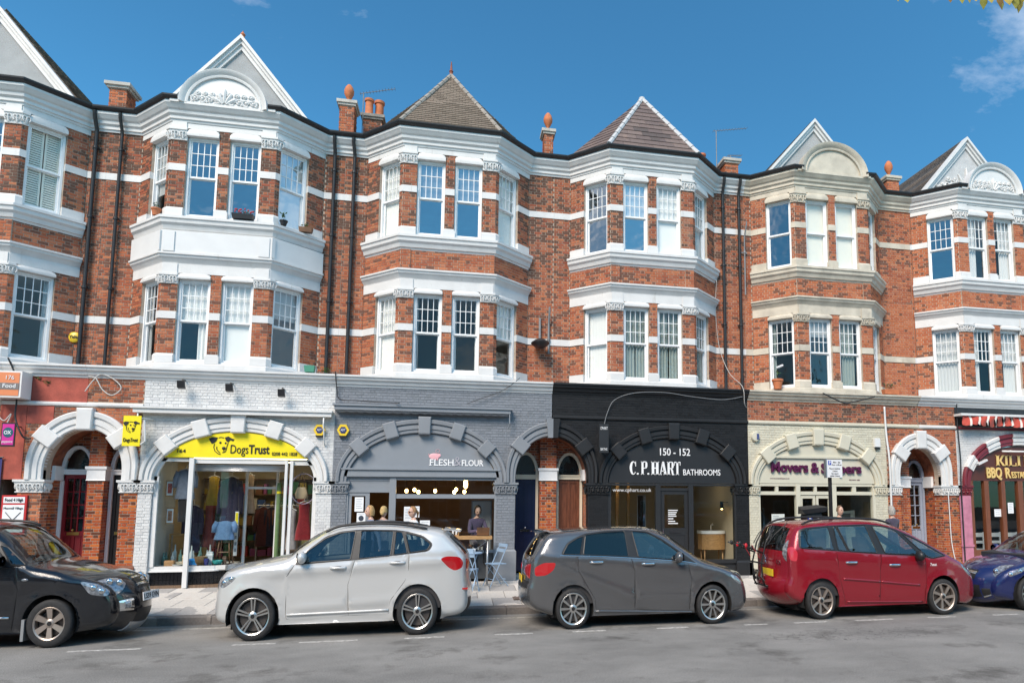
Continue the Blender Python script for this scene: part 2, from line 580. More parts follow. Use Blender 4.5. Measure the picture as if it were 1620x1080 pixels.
# ------------------------------------------------------------------ ground, road, pavement, kerb
asph = bpy.data.materials.new('asphalt')
asph.use_nodes = True
nt = asph.node_tree
N, Lk = nt.nodes.new, nt.links.new
ab = nt.nodes['Principled BSDF']
ab.inputs['Roughness'].default_value = 0.85
ab.inputs['Specular IOR Level'].default_value = 0.3
ag = N('ShaderNodeNewGeometry')
a1 = N('ShaderNodeTexNoise'); a1.inputs['Scale'].default_value = 60; a1.inputs['Detail'].default_value = 8; a1.inputs['Roughness'].default_value = 0.75; Lk(ag.outputs['Position'], a1.inputs['Vector'])
a2 = N('ShaderNodeTexNoise'); a2.inputs['Scale'].default_value = 0.7; a2.inputs['Detail'].default_value = 7; a2.inputs['Roughness'].default_value = 0.65
amp = N('ShaderNodeMapping'); amp.inputs['Scale'].default_value = (0.8, 1.2, 1); Lk(ag.outputs['Position'], amp.inputs[0]); Lk(amp.outputs[0], a2.inputs['Vector'])
ar = N('ShaderNodeValToRGB'); ar.color_ramp.elements[0].position = 0.25; ar.color_ramp.elements[1].position = 0.78
ar.color_ramp.elements[0].color = (0.15, 0.146, 0.14, 1); ar.color_ramp.elements[1].color = (0.30, 0.29, 0.277, 1)
Lk(a2.outputs['Fac'], ar.inputs[0])
ar2 = N('ShaderNodeValToRGB'); ar2.color_ramp.elements[0].position = 0.3; ar2.color_ramp.elements[1].position = 0.72
ar2.color_ramp.elements[0].color = (0.35, 0.35, 0.35, 1); ar2.color_ramp.elements[1].color = (1.65, 1.65, 1.62, 1)
Lk(a1.outputs['Fac'], ar2.inputs[0])
am = N('ShaderNodeMix'); am.data_type = 'RGBA'; am.blend_type = 'MULTIPLY'; am.inputs['Factor'].default_value = 1
Lk(ar.outputs['Color'], am.inputs['A']); Lk(ar2.outputs['Color'], am.inputs['B'])
as_ = N('ShaderNodeTexNoise'); as_.inputs['Scale'].default_value = 0.9; as_.inputs['Detail'].default_value = 7; as_.inputs['Roughness'].default_value = 0.7; Lk(ag.outputs['Position'], as_.inputs['Vector'])
asr = N('ShaderNodeValToRGB'); asr.color_ramp.elements[0].position = 0.33; asr.color_ramp.elements[0].color = (0.55, 0.54, 0.53, 1); asr.color_ramp.elements[1].position = 0.46; asr.color_ramp.elements[1].color = (1, 1, 1, 1)
Lk(as_.outputs['Fac'], asr.inputs[0])
asm = N('ShaderNodeMix'); asm.data_type = 'RGBA'; asm.blend_type = 'MULTIPLY'; asm.inputs['Factor'].default_value = 1; Lk(am.outputs['Result'], asm.inputs['A']); Lk(asr.outputs['Color'], asm.inputs['B'])
am = asm
# crazed patch of cracks
avo = N('ShaderNodeTexVoronoi'); avo.feature = 'DISTANCE_TO_EDGE'; avo.inputs['Scale'].default_value = 6.5
an3 = N('ShaderNodeTexNoise'); an3.inputs['Scale'].default_value = 3.0; an3.inputs['Detail'].default_value = 4; Lk(ag.outputs['Position'], an3.inputs['Vector'])
aw = N('ShaderNodeVectorMath'); aw.operation = 'MULTIPLY_ADD'; aw.inputs[1].default_value = (0.35, 0.35, 0.0)
Lk(an3.outputs['Color'], aw.inputs[0]); Lk(ag.outputs['Position'], aw.inputs[2]); Lk(aw.outputs[0], avo.inputs['Vector'])
acr = N('ShaderNodeMath'); acr.operation = 'LESS_THAN'; acr.inputs[1].default_value = 0.022; Lk(avo.outputs['Distance'], acr.inputs[0])
apos = N('ShaderNodeVectorMath'); apos.operation = 'SUBTRACT'; apos.inputs[1].default_value = (12.4, -7.35, 0); Lk(ag.outputs['Position'], apos.inputs[0])
asc = N('ShaderNodeVectorMath'); asc.operation = 'MULTIPLY'; asc.inputs[1].default_value = (0.62, 1.9, 0); Lk(apos.outputs[0], asc.inputs[0])
aln = N('ShaderNodeVectorMath'); aln.operation = 'LENGTH'; Lk(asc.outputs[0], aln.inputs[0])
aj = N('ShaderNodeMath'); aj.operation = 'ADD'; Lk(aln.outputs['Value'], aj.inputs[0]); Lk(a2.outputs['Fac'], aj.inputs[1])
alt = N('ShaderNodeMath'); alt.operation = 'LESS_THAN'; alt.inputs[1].default_value = 1.55; Lk(aj.outputs[0], alt.inputs[0])
acm = N('ShaderNodeMath'); acm.operation = 'MULTIPLY'; Lk(acr.outputs[0], acm.inputs[0]); Lk(alt.outputs[0], acm.inputs[1])
acs = N('ShaderNodeMath'); acs.operation = 'MULTIPLY'; acs.inputs[1].default_value = 0.6; Lk(acm.outputs[0], acs.inputs[0])
amx = N('ShaderNodeMix'); amx.data_type = 'RGBA'; amx.inputs['B'].default_value = (0.02, 0.02, 0.02, 1)
Lk(acs.outputs[0], amx.inputs['Factor']); Lk(am.outputs['Result'], amx.inputs['A']); Lk(amx.outputs['Result'], ab.inputs['Base Color'])
abp = N('ShaderNodeBump'); abp.inputs['Strength'].default_value = 0.5; abp.inputs['Distance'].default_value = 0.01
Lk(a1.outputs['Fac'], abp.inputs['Height']); Lk(abp.outputs[0], ab.inputs['Normal'])

EARTH = mat('earth', (0.10, 0.095, 0.08), 0.95, var=0.2, vscale=0.5)
g = MB().box(-400, 400, -420, 420, -0.3, -0.02).build('ground', EARTH)
g['kind'] = 'structure'
KERB_Y = -3.95
road = MB().grid(lambda u, v: (-120 + 240 * u, -15.4 + (KERB_Y + 0.02 + 15.4) * v, 0.0), 60, 6).build('road', asph)
road['kind'] = 'structure'
PAINT = mat('road_paint', (0.40, 0.39, 0.37), 0.7, var=0.55, vscale=16)
PAINT2 = mat('worn_edge_paint', (0.36, 0.35, 0.32), 0.7, var=0.5, vscale=14)
for x0, x1 in ((-1.6, -1.05), (-0.05, 0.95), (2.25, 2.9), (3.25, 4.15), (4.9, 5.55), (6.4, 7.05), (7.75, 8.35), (9.3, 9.9), (11.0, 11.45), (12.0, 12.7), (13.3, 14.1), (14.9, 15.5), (16.4, 17.0), (17.9, 18.6)):
 m_ = MB().box(x0, x1, -6.17, -6.09, 0.0, 0.004).build('bay_marking', PAINT)
 m_['kind'] = 'structure'
m_ = MB().box(-30, 40, -4.42, -4.34, 0.0, 0.004).build('edge_line_marking', PAINT2)
m_['kind'] = 'structure'

PAVE_BASE = mat('pavement_bedding', (0.14, 0.13, 0.12), 0.95, var=0.2)
Y_P0, Y_P1, Z_P0, Z_P1 = KERB_Y + 0.28, 2.0, 0.15, 0.345

def pave_z(y):
 return Z_P0 + (Z_P1 - Z_P0) * min(1, (y - Y_P0) / (-0.9 - Y_P0))

pm = MB()
pm.add([(-60, Y_P0, -0.02), (80, Y_P0, -0.02), (80, Y_P1, -0.02), (-60, Y_P1, -0.02),
  (-60, Y_P0, Z_P0 - 0.012), (80, Y_P0, Z_P0 - 0.012), (80, -0.9, Z_P1 - 0.012), (-60, -0.9, Z_P1 - 0.012), (80, Y_P1, Z_P1 - 0.012), (-60, Y_P1, Z_P1 - 0.012)],
  [(0, 1, 5, 4), (4, 5, 6, 7), (7, 6, 8, 9), (1, 2, 8, 6, 5), (3, 0, 4, 7, 9), (2, 3, 9, 8)])
pavement = pm.build('pavement', PAVE_BASE)
pavement['kind'] = 'structure'
SLAB = brick_mat('paving_slab_concrete', [(0.56, 0.53, 0.485), (0.52, 0.49, 0.45), (0.60, 0.565, 0.52), (0.54, 0.51, 0.47)], (0.36, 0.345, 0.33), 0.15, rough=0.9, bump=0.25)
GRAN = brick_mat('kerb_granite', [(0.26, 0.24, 0.22), (0.30, 0.27, 0.24), (0.22, 0.20, 0.185)], (0.17, 0.155, 0.145), 0.2, rough=0.8, bump=0.5)

def bevel_box(sx, sy, sz, b):
 mb = MB()
 hx, hy = sx / 2, sy / 2
 mb.loft([[(-hx, -hy, 0), (hx, -hy, 0), (hx, hy, 0), (-hx, hy, 0)], [(-hx, -hy, sz - b), (hx, -hy, sz - b), (hx, hy, sz - b), (-hx, hy, sz - b)],
    [(-hx + b, -hy + b, sz), (hx - b, -hy + b, sz), (hx - b, hy - b, sz), (-hx + b, hy - b, sz)]], True, True)
 return mb

slab_me = bevel_box(0.588, 0.738, 0.03, 0.006).mesh('paving_slab', SLAB)
tilt = math.atan2(Z_P1 - Z_P0, -0.9 - Y_P0)
rg = random.Random(3)
for r_ in range(6):
 yc = Y_P0 + 0.375 + r_ * 0.75
 if yc > -0.5:
  break
 for k in range(50):
  x = -5.2 + k * 0.6 + (0.3 if r_ % 2 else 0)
  o = bpy.data.objects.new('paving_slab', slab_me)
  C.objects.link(o)
  o.parent = pavement
  o.location = (x, yc, pave_z(yc) - 0.024 + rg.uniform(-0.003, 0.003))
  o.rotation_euler = (tilt + rg.uniform(-0.004, 0.004), rg.uniform(-0.005, 0.005), 0)
kerb = MB().box(-60, 80, KERB_Y + 0.03, Y_P0 - 0.005, -0.02, 0.12).build('kerb', PAVE_BASE)
kerb['kind'] = 'structure'
kme = bevel_box(0.905, 0.285, 0.165, 0.018).mesh('kerb_stone', GRAN)
for k in range(34):
 o = bpy.data.objects.new('kerb_stone', kme)
 C.objects.link(o)
 o.parent = kerb
 o.location = (-5.6 + k * 0.915, KERB_Y + 0.14 + rg.uniform(-0.006, 0.006), -0.012 + rg.uniform(-0.004, 0.004))
 o.rotation_euler = (0, rg.uniform(-0.004, 0.004), rg.uniform(-0.005, 0.005))
op = MB().box(-120, 120, -60, -15.4, -0.015, 0.13).build('opposite_pavement', mat('opposite_paving', (0.34, 0.33, 0.31), 0.9, var=0.15, vscale=2))
op['kind'] = 'structure'
# iron chamber cover let into the pavement
cov = MB().box(6.95, 7.75, -3.25, -2.75, pave_z(-3) + 0.006, pave_z(-3) + 0.014)
for i in range(9):
 cov.box(7.0 + i * 0.083, 7.03 + i * 0.083, -3.2, -2.8, pave_z(-3) + 0.014, pave_z(-3) + 0.02)
single(cov, 'chamber_cover', mat('rusty_iron', (0.16, 0.12, 0.10), 0.7, var=0.3), 'rectangular iron chamber cover set in the pavement near the kerb', 'manhole cover')
# ------------------------------------------------------------------ terraced houses: helpers
BAYX0, BAYX1, BAYD = 1.17, 2.13, 0.90
RH, JT = 0.0715, 0.0135
UNIT_BRICK = {}
CAMV = Vector(cam.location)

SPLIT = {'stone_dressing', 'window_hood', 'string_course', 'room_wall', 'room_floor', 'cornice_block', 'voussoir', 'frame_post', 'door_frame', 'frieze', 'gable_coping', 'balcony_panel', 'pier_plinth', 'shopfront_frame', 'recess_wall', 'riser_tile'}

class House:
 def __init__(self, label, xl, xr):
  self.t = thing('terraced_house', label, 'house', ((xl + xr) / 2, 0, 0.25), 'houses of the brick terrace')
  self.loc = Vector(((xl + xr) / 2, 0, 0.25))
  self.br = []
  self.xl, self.xr = xl, xr

 def part(self, mb, name, m, smooth=False, angle=None, label=None, kind=None):
  if not mb.v:
   return None
  if name in SPLIT:
   for q in mb.islands():
    o = q.build(name, m, self.t, smooth, angle, label, kind)
   return o
  return mb.build(name, m, self.t, smooth, angle, label, kind)

 def bricks(self, fr, u0, u1, z0, z1, m, skip=None, back=0.24, hole=None, phase=0.0, header=False, pieces=True):
  ox, oy, ux, uy, nx, ny = fr
  if back:
   if hole is None:
    self.part(MB().fbox(fr, u0 + 0.002, u1 - 0.002, -back, -0.008, z0, z1), 'mortar_bed', PAIR[m])
  if not pieces:
   return
  i0 = int(math.floor(z0 / RH + 0.3))
  rg = random.Random(int((u0 + ox) * 991 + z0 * 77))
  z = i0 * RH
  while z < z1 - 0.02:
   a, b = max(z, z0) + JT / 2, min(z + RH, z1) - JT / 2
   if b - a > 0.018:
    row = int(round(z / RH))
    u = math.floor(u0 / 0.312) * 0.312 - 0.312 + (0.156 if row % 2 else 0) + phase
    st = True
    while u < u1:
     l = 0.208 if st else 0.104
     s, e = max(u, u0) + JT / 2, min(u + l, u1) - JT / 2
     if e - s > 0.022:
      cu, cz = (s + e) / 2, (a + b) / 2
      if skip is None or not skip(cu, cz):
       d = rg.uniform(-0.0022, 0.0022)
       p = (ox + ux * cu + nx * d, oy + uy * cu + ny * d, cz)
       k = SHOP_K if SHOP[0] else 1.0
       self.br.append((Vector(shop_pt(p) if SHOP[0] else p), math.atan2(uy, ux), (e - s) * k, (b - a) * k, m))
     u += l
     st = not st
   z += RH

 def finish(self, singles=300):
  ranked = sorted(range(len(self.br)), key=lambda i: (self.br[i][0] - CAMV).length / max(0.05, self.br[i][2]))
  own = set(ranked[:singles])
  rest = {}
  for i, (c, a, l, h, m) in enumerate(self.br):
   if i in own:
    if m not in UNIT_BRICK:
     UNIT_BRICK[m] = MB().box(-0.5, 0.5, 0, 0.02, -0.5, 0.5).mesh('brick', m)
    o = bpy.data.objects.new('brick', UNIT_BRICK[m])
    C.objects.link(o)
    o.parent = self.t
    o.location = c - self.loc
    o.rotation_euler = (0, 0, a)
    o.scale = (l, 1, h)
   else:
    rest.setdefault(m, []).append((c, a, l, h))
  for m, L in rest.items():
   vs, fs = [], []
   for c, a, l, h in L:
    ca, sa = math.cos(a), math.sin(a)
    k = len(vs)
    for (x, y, z) in ((-l / 2, 0, -h / 2), (l / 2, 0, -h / 2), (l / 2, 0, h / 2), (-l / 2, 0, h / 2), (-l / 2, 0.02, -h / 2), (l / 2, 0.02, -h / 2), (l / 2, 0.02, h / 2), (-l / 2, 0.02, h / 2)):
     vs.append((c[0] + x * ca - y * sa, c[1] + x * sa + y * ca, c[2] + z))
    fs += [(k, k + 1, k + 2, k + 3), (k, k + 4, k + 5, k + 1), (k + 3, k + 2, k + 6, k + 7), (k, k + 3, k + 7, k + 4), (k + 1, k + 5, k + 6, k + 2)]
   me = bpy.data.meshes.new('brickwork')
   me.from_pydata(vs, [], fs)
   me.materials.append(m)
   link('brickwork', me, self.t, kind='stuff')

# ---- sash windows, meshes shared between windows of one size
WCACHE = {}
SASH_W = mat('sash_white', (0.80, 0.81, 0.81), 0.35, var=0.03)

def win_meshes(w, h, style, split):
 key = (round(w, 3), round(h, 3), style, split)
 if key in WCACHE:
  return WCACHE[key]
 fr = MB()
 f = 0.05
 fr.box(0, f, 0, 0.12, 0, h).box(w - f, w, 0, 0.12, 0, h).box(f, w - f, 0, 0.12, h - f, h).box(f, w - f, -0.03, 0.12, 0, f)
 zm = h * split
 up, lo = MB(), MB()
 s = 0.032
 # upper sash
 ux0, ux1, uz0, uz1 = f, w - f, zm, h - f
 up.box(ux0, ux0 + s, 0.03, 0.065, uz0, uz1).box(ux1 - s, ux1, 0.03, 0.065, uz0, uz1)
 up.box(ux0 + s, ux1 - s, 0.03, 0.065, uz1 - s, uz1).box(ux0 + s, ux1 - s, 0.028, 0.065, uz0, uz0 + 0.045)
 panes = []
 px0, px1, pz0, pz1 = ux0 + s, ux1 - s, uz0 + 0.045, uz1 - s
 nx, nz = (4, 3) if style == 'sash' else ((3, 3) if style == 'sash3' else (1, 1))
 bw = 0.016
 cw, ch = (px1 - px0 - bw * (nx - 1)) / nx, (pz1 - pz0 - bw * (nz - 1)) / nz
 bars = MB()
 for i in range(1, nx):
  x = px0 + i * (cw + bw) - bw
  bars.box(x, x + bw, 0.032, 0.060, pz0, pz1)
 for j in range(1, nz):
  z = pz0 + j * (ch + bw) - bw
  for i in range(nx):
   x = px0 + i * (cw + bw)
   bars.box(x, x + cw, 0.034, 0.058, z, z + bw)
 for i in range(nx):
  for j in range(nz):
   panes.append((px0 + i * (cw + bw) + cw / 2, 0.046, pz0 + j * (ch + bw) + ch / 2, cw, ch))
 lx0, lx1, lz0, lz1 = f, w - f, f, zm + 0.02
 lo.box(lx0, lx0 + s, 0.068, 0.105, lz0, lz1).box(lx1 - s, lx1, 0.068, 0.105, lz0, lz1)
 lo.box(lx0 + s, lx1 - s, 0.068, 0.105, lz1 - 0.04, lz1).box(lx0 + s, lx1 - s, 0.066, 0.105, lz0, lz0 + 0.06)
 pl = (w / 2, 0.086, (lz0 + 0.06 + lz1 - 0.04) / 2, lx1 - lx0 - 2 * s, lz1 - 0.04 - lz0 - 0.06)
 WCACHE[key] = (fr.mesh('window', SASH_W), up.mesh('upper_sash', SASH_W), lo.mesh('lower_sash', SASH_W),
     bars.mesh('glazing_bars', SASH_W) if bars.v else None, panes, pl)
 return WCACHE[key]

PANE = {}
CURT = {'white': mat('white_blind', (0.84, 0.83, 0.80), 0.8), 'cream': mat('cream_blind', (0.80, 0.77, 0.68), 0.8), 'net': mat('net_curtain', (0.62, 0.63, 0.63), 0.9),
  'green': mat('grey_green_curtain', (0.28, 0.33, 0.31), 0.9), 'grey': mat('grey_blind', (0.45, 0.46, 0.46), 0.85)}
wrg = random.Random(11)

def window(h, fr, u0, w, z0, hh, style='sash', gl=GLASS, back=(), split=0.5, gl_low=None):
 ox, oy, ux, uy, nx, ny = fr
 frm, up, lo, bars, panes, pl = win_meshes(w, hh, style, split)
 a = math.atan2(uy, ux)
 wd = link('window', frm, None)
 wd.parent = h.t
 p = Vector((ox + ux * u0 - nx * 0.07, oy + uy * u0 - ny * 0.07, z0))
 wd.location = p - h.loc
 wd.rotation_euler = (0, 0, a)
 for n, me in (('upper_sash', up), ('lower_sash', lo), ('glazing_bars', bars)):
  if me:
   o = link(n, me); o.parent = wd
 for k, (x, y, z, cw, ch) in enumerate(panes + [pl]):
  g_ = (gl_low or gl) if k == len(panes) else gl
  if g_ not in PANE:
   PANE[g_] = MB().add([(-0.5, 0, -0.5), (0.5, 0, -0.5), (0.5, 0, 0.5), (-0.5, 0, 0.5)], [(0, 1, 2, 3)]).mesh('pane', g_)
  o = link('pane', PANE[g_]); o.parent = wd
  o.location = (x, y, z)
  o.scale = (cw - 0.001, 1, ch - 0.001)
  o.rotation_euler = (wrg.uniform(-0.008, 0.008), 0, wrg.uniform(-0.008, 0.008))
 for kind, col, c0, c1, d0, d1 in back:
  m = CURT[col]
  if kind == 'blind':
   b = MB().box(w * c0 + 0.02, w * c1 - 0.02, 0.125, 0.13, hh * d0, hh * d1 - 0.02)
   b.box(w * c0 + 0.02, w * c1 - 0.02, 0.12, 0.14, hh * d0, hh * d0 + 0.03)
   o = b.build('blind', m); o.parent = wd
  elif kind == 'shutter':
   b = MB()
   x0, x1, n = w * c0 + 0.012, w * c1 - 0.012, 34
   b.box(x0, x0 + 0.04, 0.12, 0.145, hh * d0, hh * d1).box(x1 - 0.04, x1, 0.12, 0.145, hh * d0, hh * d1)
   for i in range(n):
    z = hh * (d0 + (d1 - d0) * i / n)
    b.hexa([(x0 + .04, 0.122, z), (x1 - .04, 0.122, z), (x1 - .04, 0.126, z), (x0 + .04, 0.126, z), (x0 + .04, 0.137, z + .045), (x1 - .04, 0.137, z + .045), (x1 - .04, 0.141, z + .045), (x0 + .04, 0.141, z + .045)])
   o = b.build('shutter', m); o.parent = wd
  elif kind == 'slats':
   b = MB()
   n = max(3, int(w * (c1 - c0) / 0.085))
   for i in range(n):
    x = w * c0 + (i + 0.5) * w * (c1 - c0) / n
    b.hexa([(x - 0.04, 0.12, hh * d0), (x + 0.04, 0.135, hh * d0), (x + 0.04, 0.137, hh * d0), (x - 0.04, 0.122, hh * d0),
      (x - 0.04, 0.12, hh * d1), (x + 0.04, 0.135, hh * d1), (x + 0.04, 0.137, hh * d1), (x - 0.04, 0.122, hh * d1)])
   o = b.build('vertical_blind', m); o.parent = wd
  else:
   ph = wrg.uniform(0, 6)
   b = MB().grid(lambda u, v: (w * (c0 + (c1 - c0) * u), 0.15 + 0.025 * math.sin(u * (c1 - c0) * w * 70 + ph + 0.6 * math.sin(v * 4)), hh * (d0 + (d1 - d0) * v)), 40, 5)
   o = b.build('curtain', m, None, True); o.parent = wd
 return wd

def ell(cx, cz, a, b, t, off=0.0):
 x, z = a * math.cos(t), b * math.sin(t)
 nx, nz = math.cos(t) / a, math.sin(t) / b
 l = math.hypot(nx, nz)
 return (cx + x + nx / l * off, cz + z + nz / l * off)

def voussoir(mb, cx, cz, a, b, t, w, half, y=0.0, out=0.15, flare=1.0, top=0.03):
 i, o = ell(cx, cz, a, b, t, -0.04), ell(cx, cz, a, b, t, w + top)
 dx, dz = o[0] - i[0], o[1] - i[1]
 l = math.hypot(dx, dz)
 px, pz = -dz / l * half, dx / l * half
 q = [(i[0] - px, i[1] - pz), (i[0] + px, i[1] + pz), (o[0] + px * flare, o[1] + pz * flare), (o[0] - px * flare, o[1] - pz * flare)]
 b_ = 0.018
 cxm, czm = sum(p[0] for p in q) / 4, sum(p[1] for p in q) / 4
 qi = [(p[0] + (cxm - p[0]) * b_ / half, p[1] + (czm - p[1]) * b_ / half) for p in q]
 mb.loft([[(p[0], y + 0.05, p[1]) for p in q], [(p[0], y - out + b_, p[1]) for p in q], [(p[0], y - out, p[1]) for p in qi]], True, True)

def scroll(mb, cx, y, cz, r, turns=1.6, a0=0.0, sgn=1, th=0.02, plane=None):
 pts, rr = [], []
 n = 26
 for i in range(n + 1):
  t = i / n
  a = a0 + sgn * t * turns * 2 * math.pi
  q = r * (1 - 0.86 * t)
  pts.append((cx + q * math.cos(a), y, cz + q * math.sin(a)))
  rr.append(th * (1 - 0.55 * t))
 mb.tube(pts, rr, 6)
 mb.ball((cx, y - 0.005, cz), th * 1.3, th * 1.1, th * 1.3, 8, 5)

def ornament(w, hgt, y, cx, cz, seed=1, tri=False):
 mb = MB()
 rg = random.Random(seed)
 for k in range(5):
  a = R(90 + (k - 2) * 28)
  l = hgt * (0.62 if k == 2 else 0.5)
  mb.tube([(cx + math.cos(a) * l * t, y - 0.012, cz + 0.04 + math.sin(a) * l * t) for t in (0.15, 0.5, 0.8, 1.0)], [0.016, 0.042, 0.04, 0.014], 6)
 for s in (-1, 1):
  n = 4
  for k in range(n):
   x = (0.22 + 0.215 * k) * w
   lim = hgt * (1 - (x / w)) if tri else hgt * math.sqrt(max(0.02, 1 - (x / w) ** 2))
   r = min(0.42 * lim, w * 0.125)
   scroll(mb, cx + s * x, y - 0.008, cz + 0.05 + r * 1.02, r, 1.5, R(-90 + 30 * s), s * (1 if k % 2 else -1), 0.028)
   if lim > 2.3 * r:
    scroll(mb, cx + s * (x - 0.06 * w), y - 0.008, cz + 0.05 + r * 2.7, r * 0.62, 1.4, R(200), -s, 0.024)
   for q in range(3):
    a = R(60 + 40 * q) if s > 0 else R(120 - 40 * q)
    bx, bz = cx + s * (x + 0.10 * w), cz + 0.07 + r * 0.7
    mb.tube([(bx, y - 0.008, bz), (bx + math.cos(a) * r * 0.55, y - 0.012, bz + math.sin(a) * r * 0.55), (bx + math.cos(a + .3) * r * 0.9, y - 0.006, bz + math.sin(a + .3) * r * 0.9)], [0.018, 0.032, 0.01], 5)
 mb.tube([(cx - w * 0.93, y - 0.01, cz + 0.03), (cx + w * 0.93, y - 0.01, cz + 0.03)], 0.014, 6)
 return mb

def leaf_cap(mb, path, z0, z1):
 h = z1 - z0
 mb.sweep(path, [(-0.05, 0), (0.03, 0), (0.035, h * 0.08), (0.012, h * 0.12), (0.012, h * 0.3), (0.05, h * 0.75), (0.05, h * 0.8), (0.075, h * 0.82), (0.075, h), (-0.05, h)], z0)
 for i in range(len(path) - 1):
  (x0, y0), (x1, y1) = path[i], path[i + 1]
  l = math.hypot(x1 - x0, y1 - y0)
  nx, ny = (y1 - y0) / l, -(x1 - x0) / l
  n = max(1, int(l / 0.13))
  for k in range(n):
   u = (k + 0.5) / n
   bx, by = x0 + (x1 - x0) * u, y0 + (y1 - y0) * u
   tx, ty = (x1 - x0) / l, (y1 - y0) / l
   for s in (-1, 1):
    pts = []
    for i2 in range(11):
     t = i2 / 10
     a = R(-70) + s * 0 + t * 1.5 * 2 * math.pi * 0.75
     q = 0.05 * (1 - 0.75 * t)
     pts.append((bx + nx * (0.055) + tx * s * (0.03 + q * math.cos(a)), by + ny * 0.055 + ty * s * (0.03 + q * math.cos(a)), z0 + h * 0.5 + q * math.sin(a) * 1.5))
    mb.tube(pts, [0.014] * 6 + [0.01] * 5, 5)
   mb.tube([(bx + nx * 0.02, by + ny * 0.02, z0 + h * 0.12), (bx + nx * 0.05, by + ny * 0.05, z0 + h * 0.4), (bx + nx * 0.075, by + ny * 0.075, z0 + h * 0.6)], [0.03, 0.025, 0.008], 6)

EAVE = [(-0.12, 0), (0.03, 0), (0.04, 0.05), (0.07, 0.06), (0.07, 0.13), (0.12, 0.17), (0.13, 0.24), (0.17, 0.27), (0.22, 0.34), (0.24, 0.36), (0.24, 0.42), (-0.12, 0.42)]
GUTT = [(0.20, 0.42), (0.25, 0.425), (0.30, 0.45), (0.325, 0.49), (0.33, 0.525), (0.31, 0.525), (0.30, 0.495), (0.28, 0.47), (0.245, 0.45), (0.20, 0.45)]
SILLC = [(-0.1, 0), (0.0, 0), (0.02, 0.05), (0.05, 0.06), (0.08, 0.15), (0.13, 0.20), (0.14, 0.28), (0.17, 0.30), (0.17, 0.36), (0.10, 0.38), (-0.1, 0.38)]
CORN1 = [(-0.1, 0), (0.0, 0), (0.02, 0.04), (0.06, 0.10), (0.10, 0.14), (0.11, 0.19), (0.14, 0.20), (0.14, 0.24), (-0.1, 0.26)]

def tiles(face, row, tw, thick, stagger=True):
 P = [Vector(p) for p in face]
 u = (P[1] - P[0]).normalized()
 n = None
 for q in P[2:]:
  n = u.cross(q - P[0])
  if n.length > 1e-6:
   break
 n.normalize()
 v = n.cross(u)
 if v.z < 0:
  v, n = -v, -n
 pts = [((p - P[0]).dot(u), (p - P[0]).dot(v)) for p in P]
 vmax = max(p[1] for p in pts)
 out = []
 k = 0
 y = 0.0
 while y < vmax - 0.02:
  ym = y + row * 0.5
  xs = []
  for i in range(len(pts)):
   a, b = pts[i], pts[(i + 1) % len(pts)]
   if (a[1] - ym) * (b[1] - ym) < 0:
    xs.append(a[0] + (b[0] - a[0]) * (ym - a[1]) / (b[1] - a[1]))
  if len(xs) >= 2:
   x0, x1 = min(xs), max(xs)
   x = math.floor(x0 / tw) * tw + (tw / 2 if (k % 2 and stagger) else 0) - tw
   while x < x1:
    s, e = max(x, x0), min(x + tw, x1)
    if e - s > 0.03:
     out.append((P[0] + u * ((s + e) / 2) + v * ym, u, v, n, e - s, row))
    x += tw
  y += row
  k += 1
 return out

def tile_mesh(T, thick, gap):
 mb = MB()
 rg = random.Random(5)
 for c, u, v, n, l, r_ in T:
  j = rg.uniform(-0.004, 0.004)
  a, b = u * (l / 2 - gap), v * (r_ / 2 + 0.012)
  lo, hi = n * (thick * 1.7 + j), n * (thick * 0.7)
  mb.hexa([c - a - b, c + a - b, c + a + b, c - a + b, c - a - b + lo, c + a - b + lo, c + a + b + hi, c - a + b + hi])
 return mb
# ------------------------------------------------------------------ upper floors
def bay_path(xc, ext=0.0):
 return [(xc - BAYX1, 0), (xc - BAYX0, -BAYD), (xc + BAYX0, -BAYD), (xc + BAYX1, 0)]

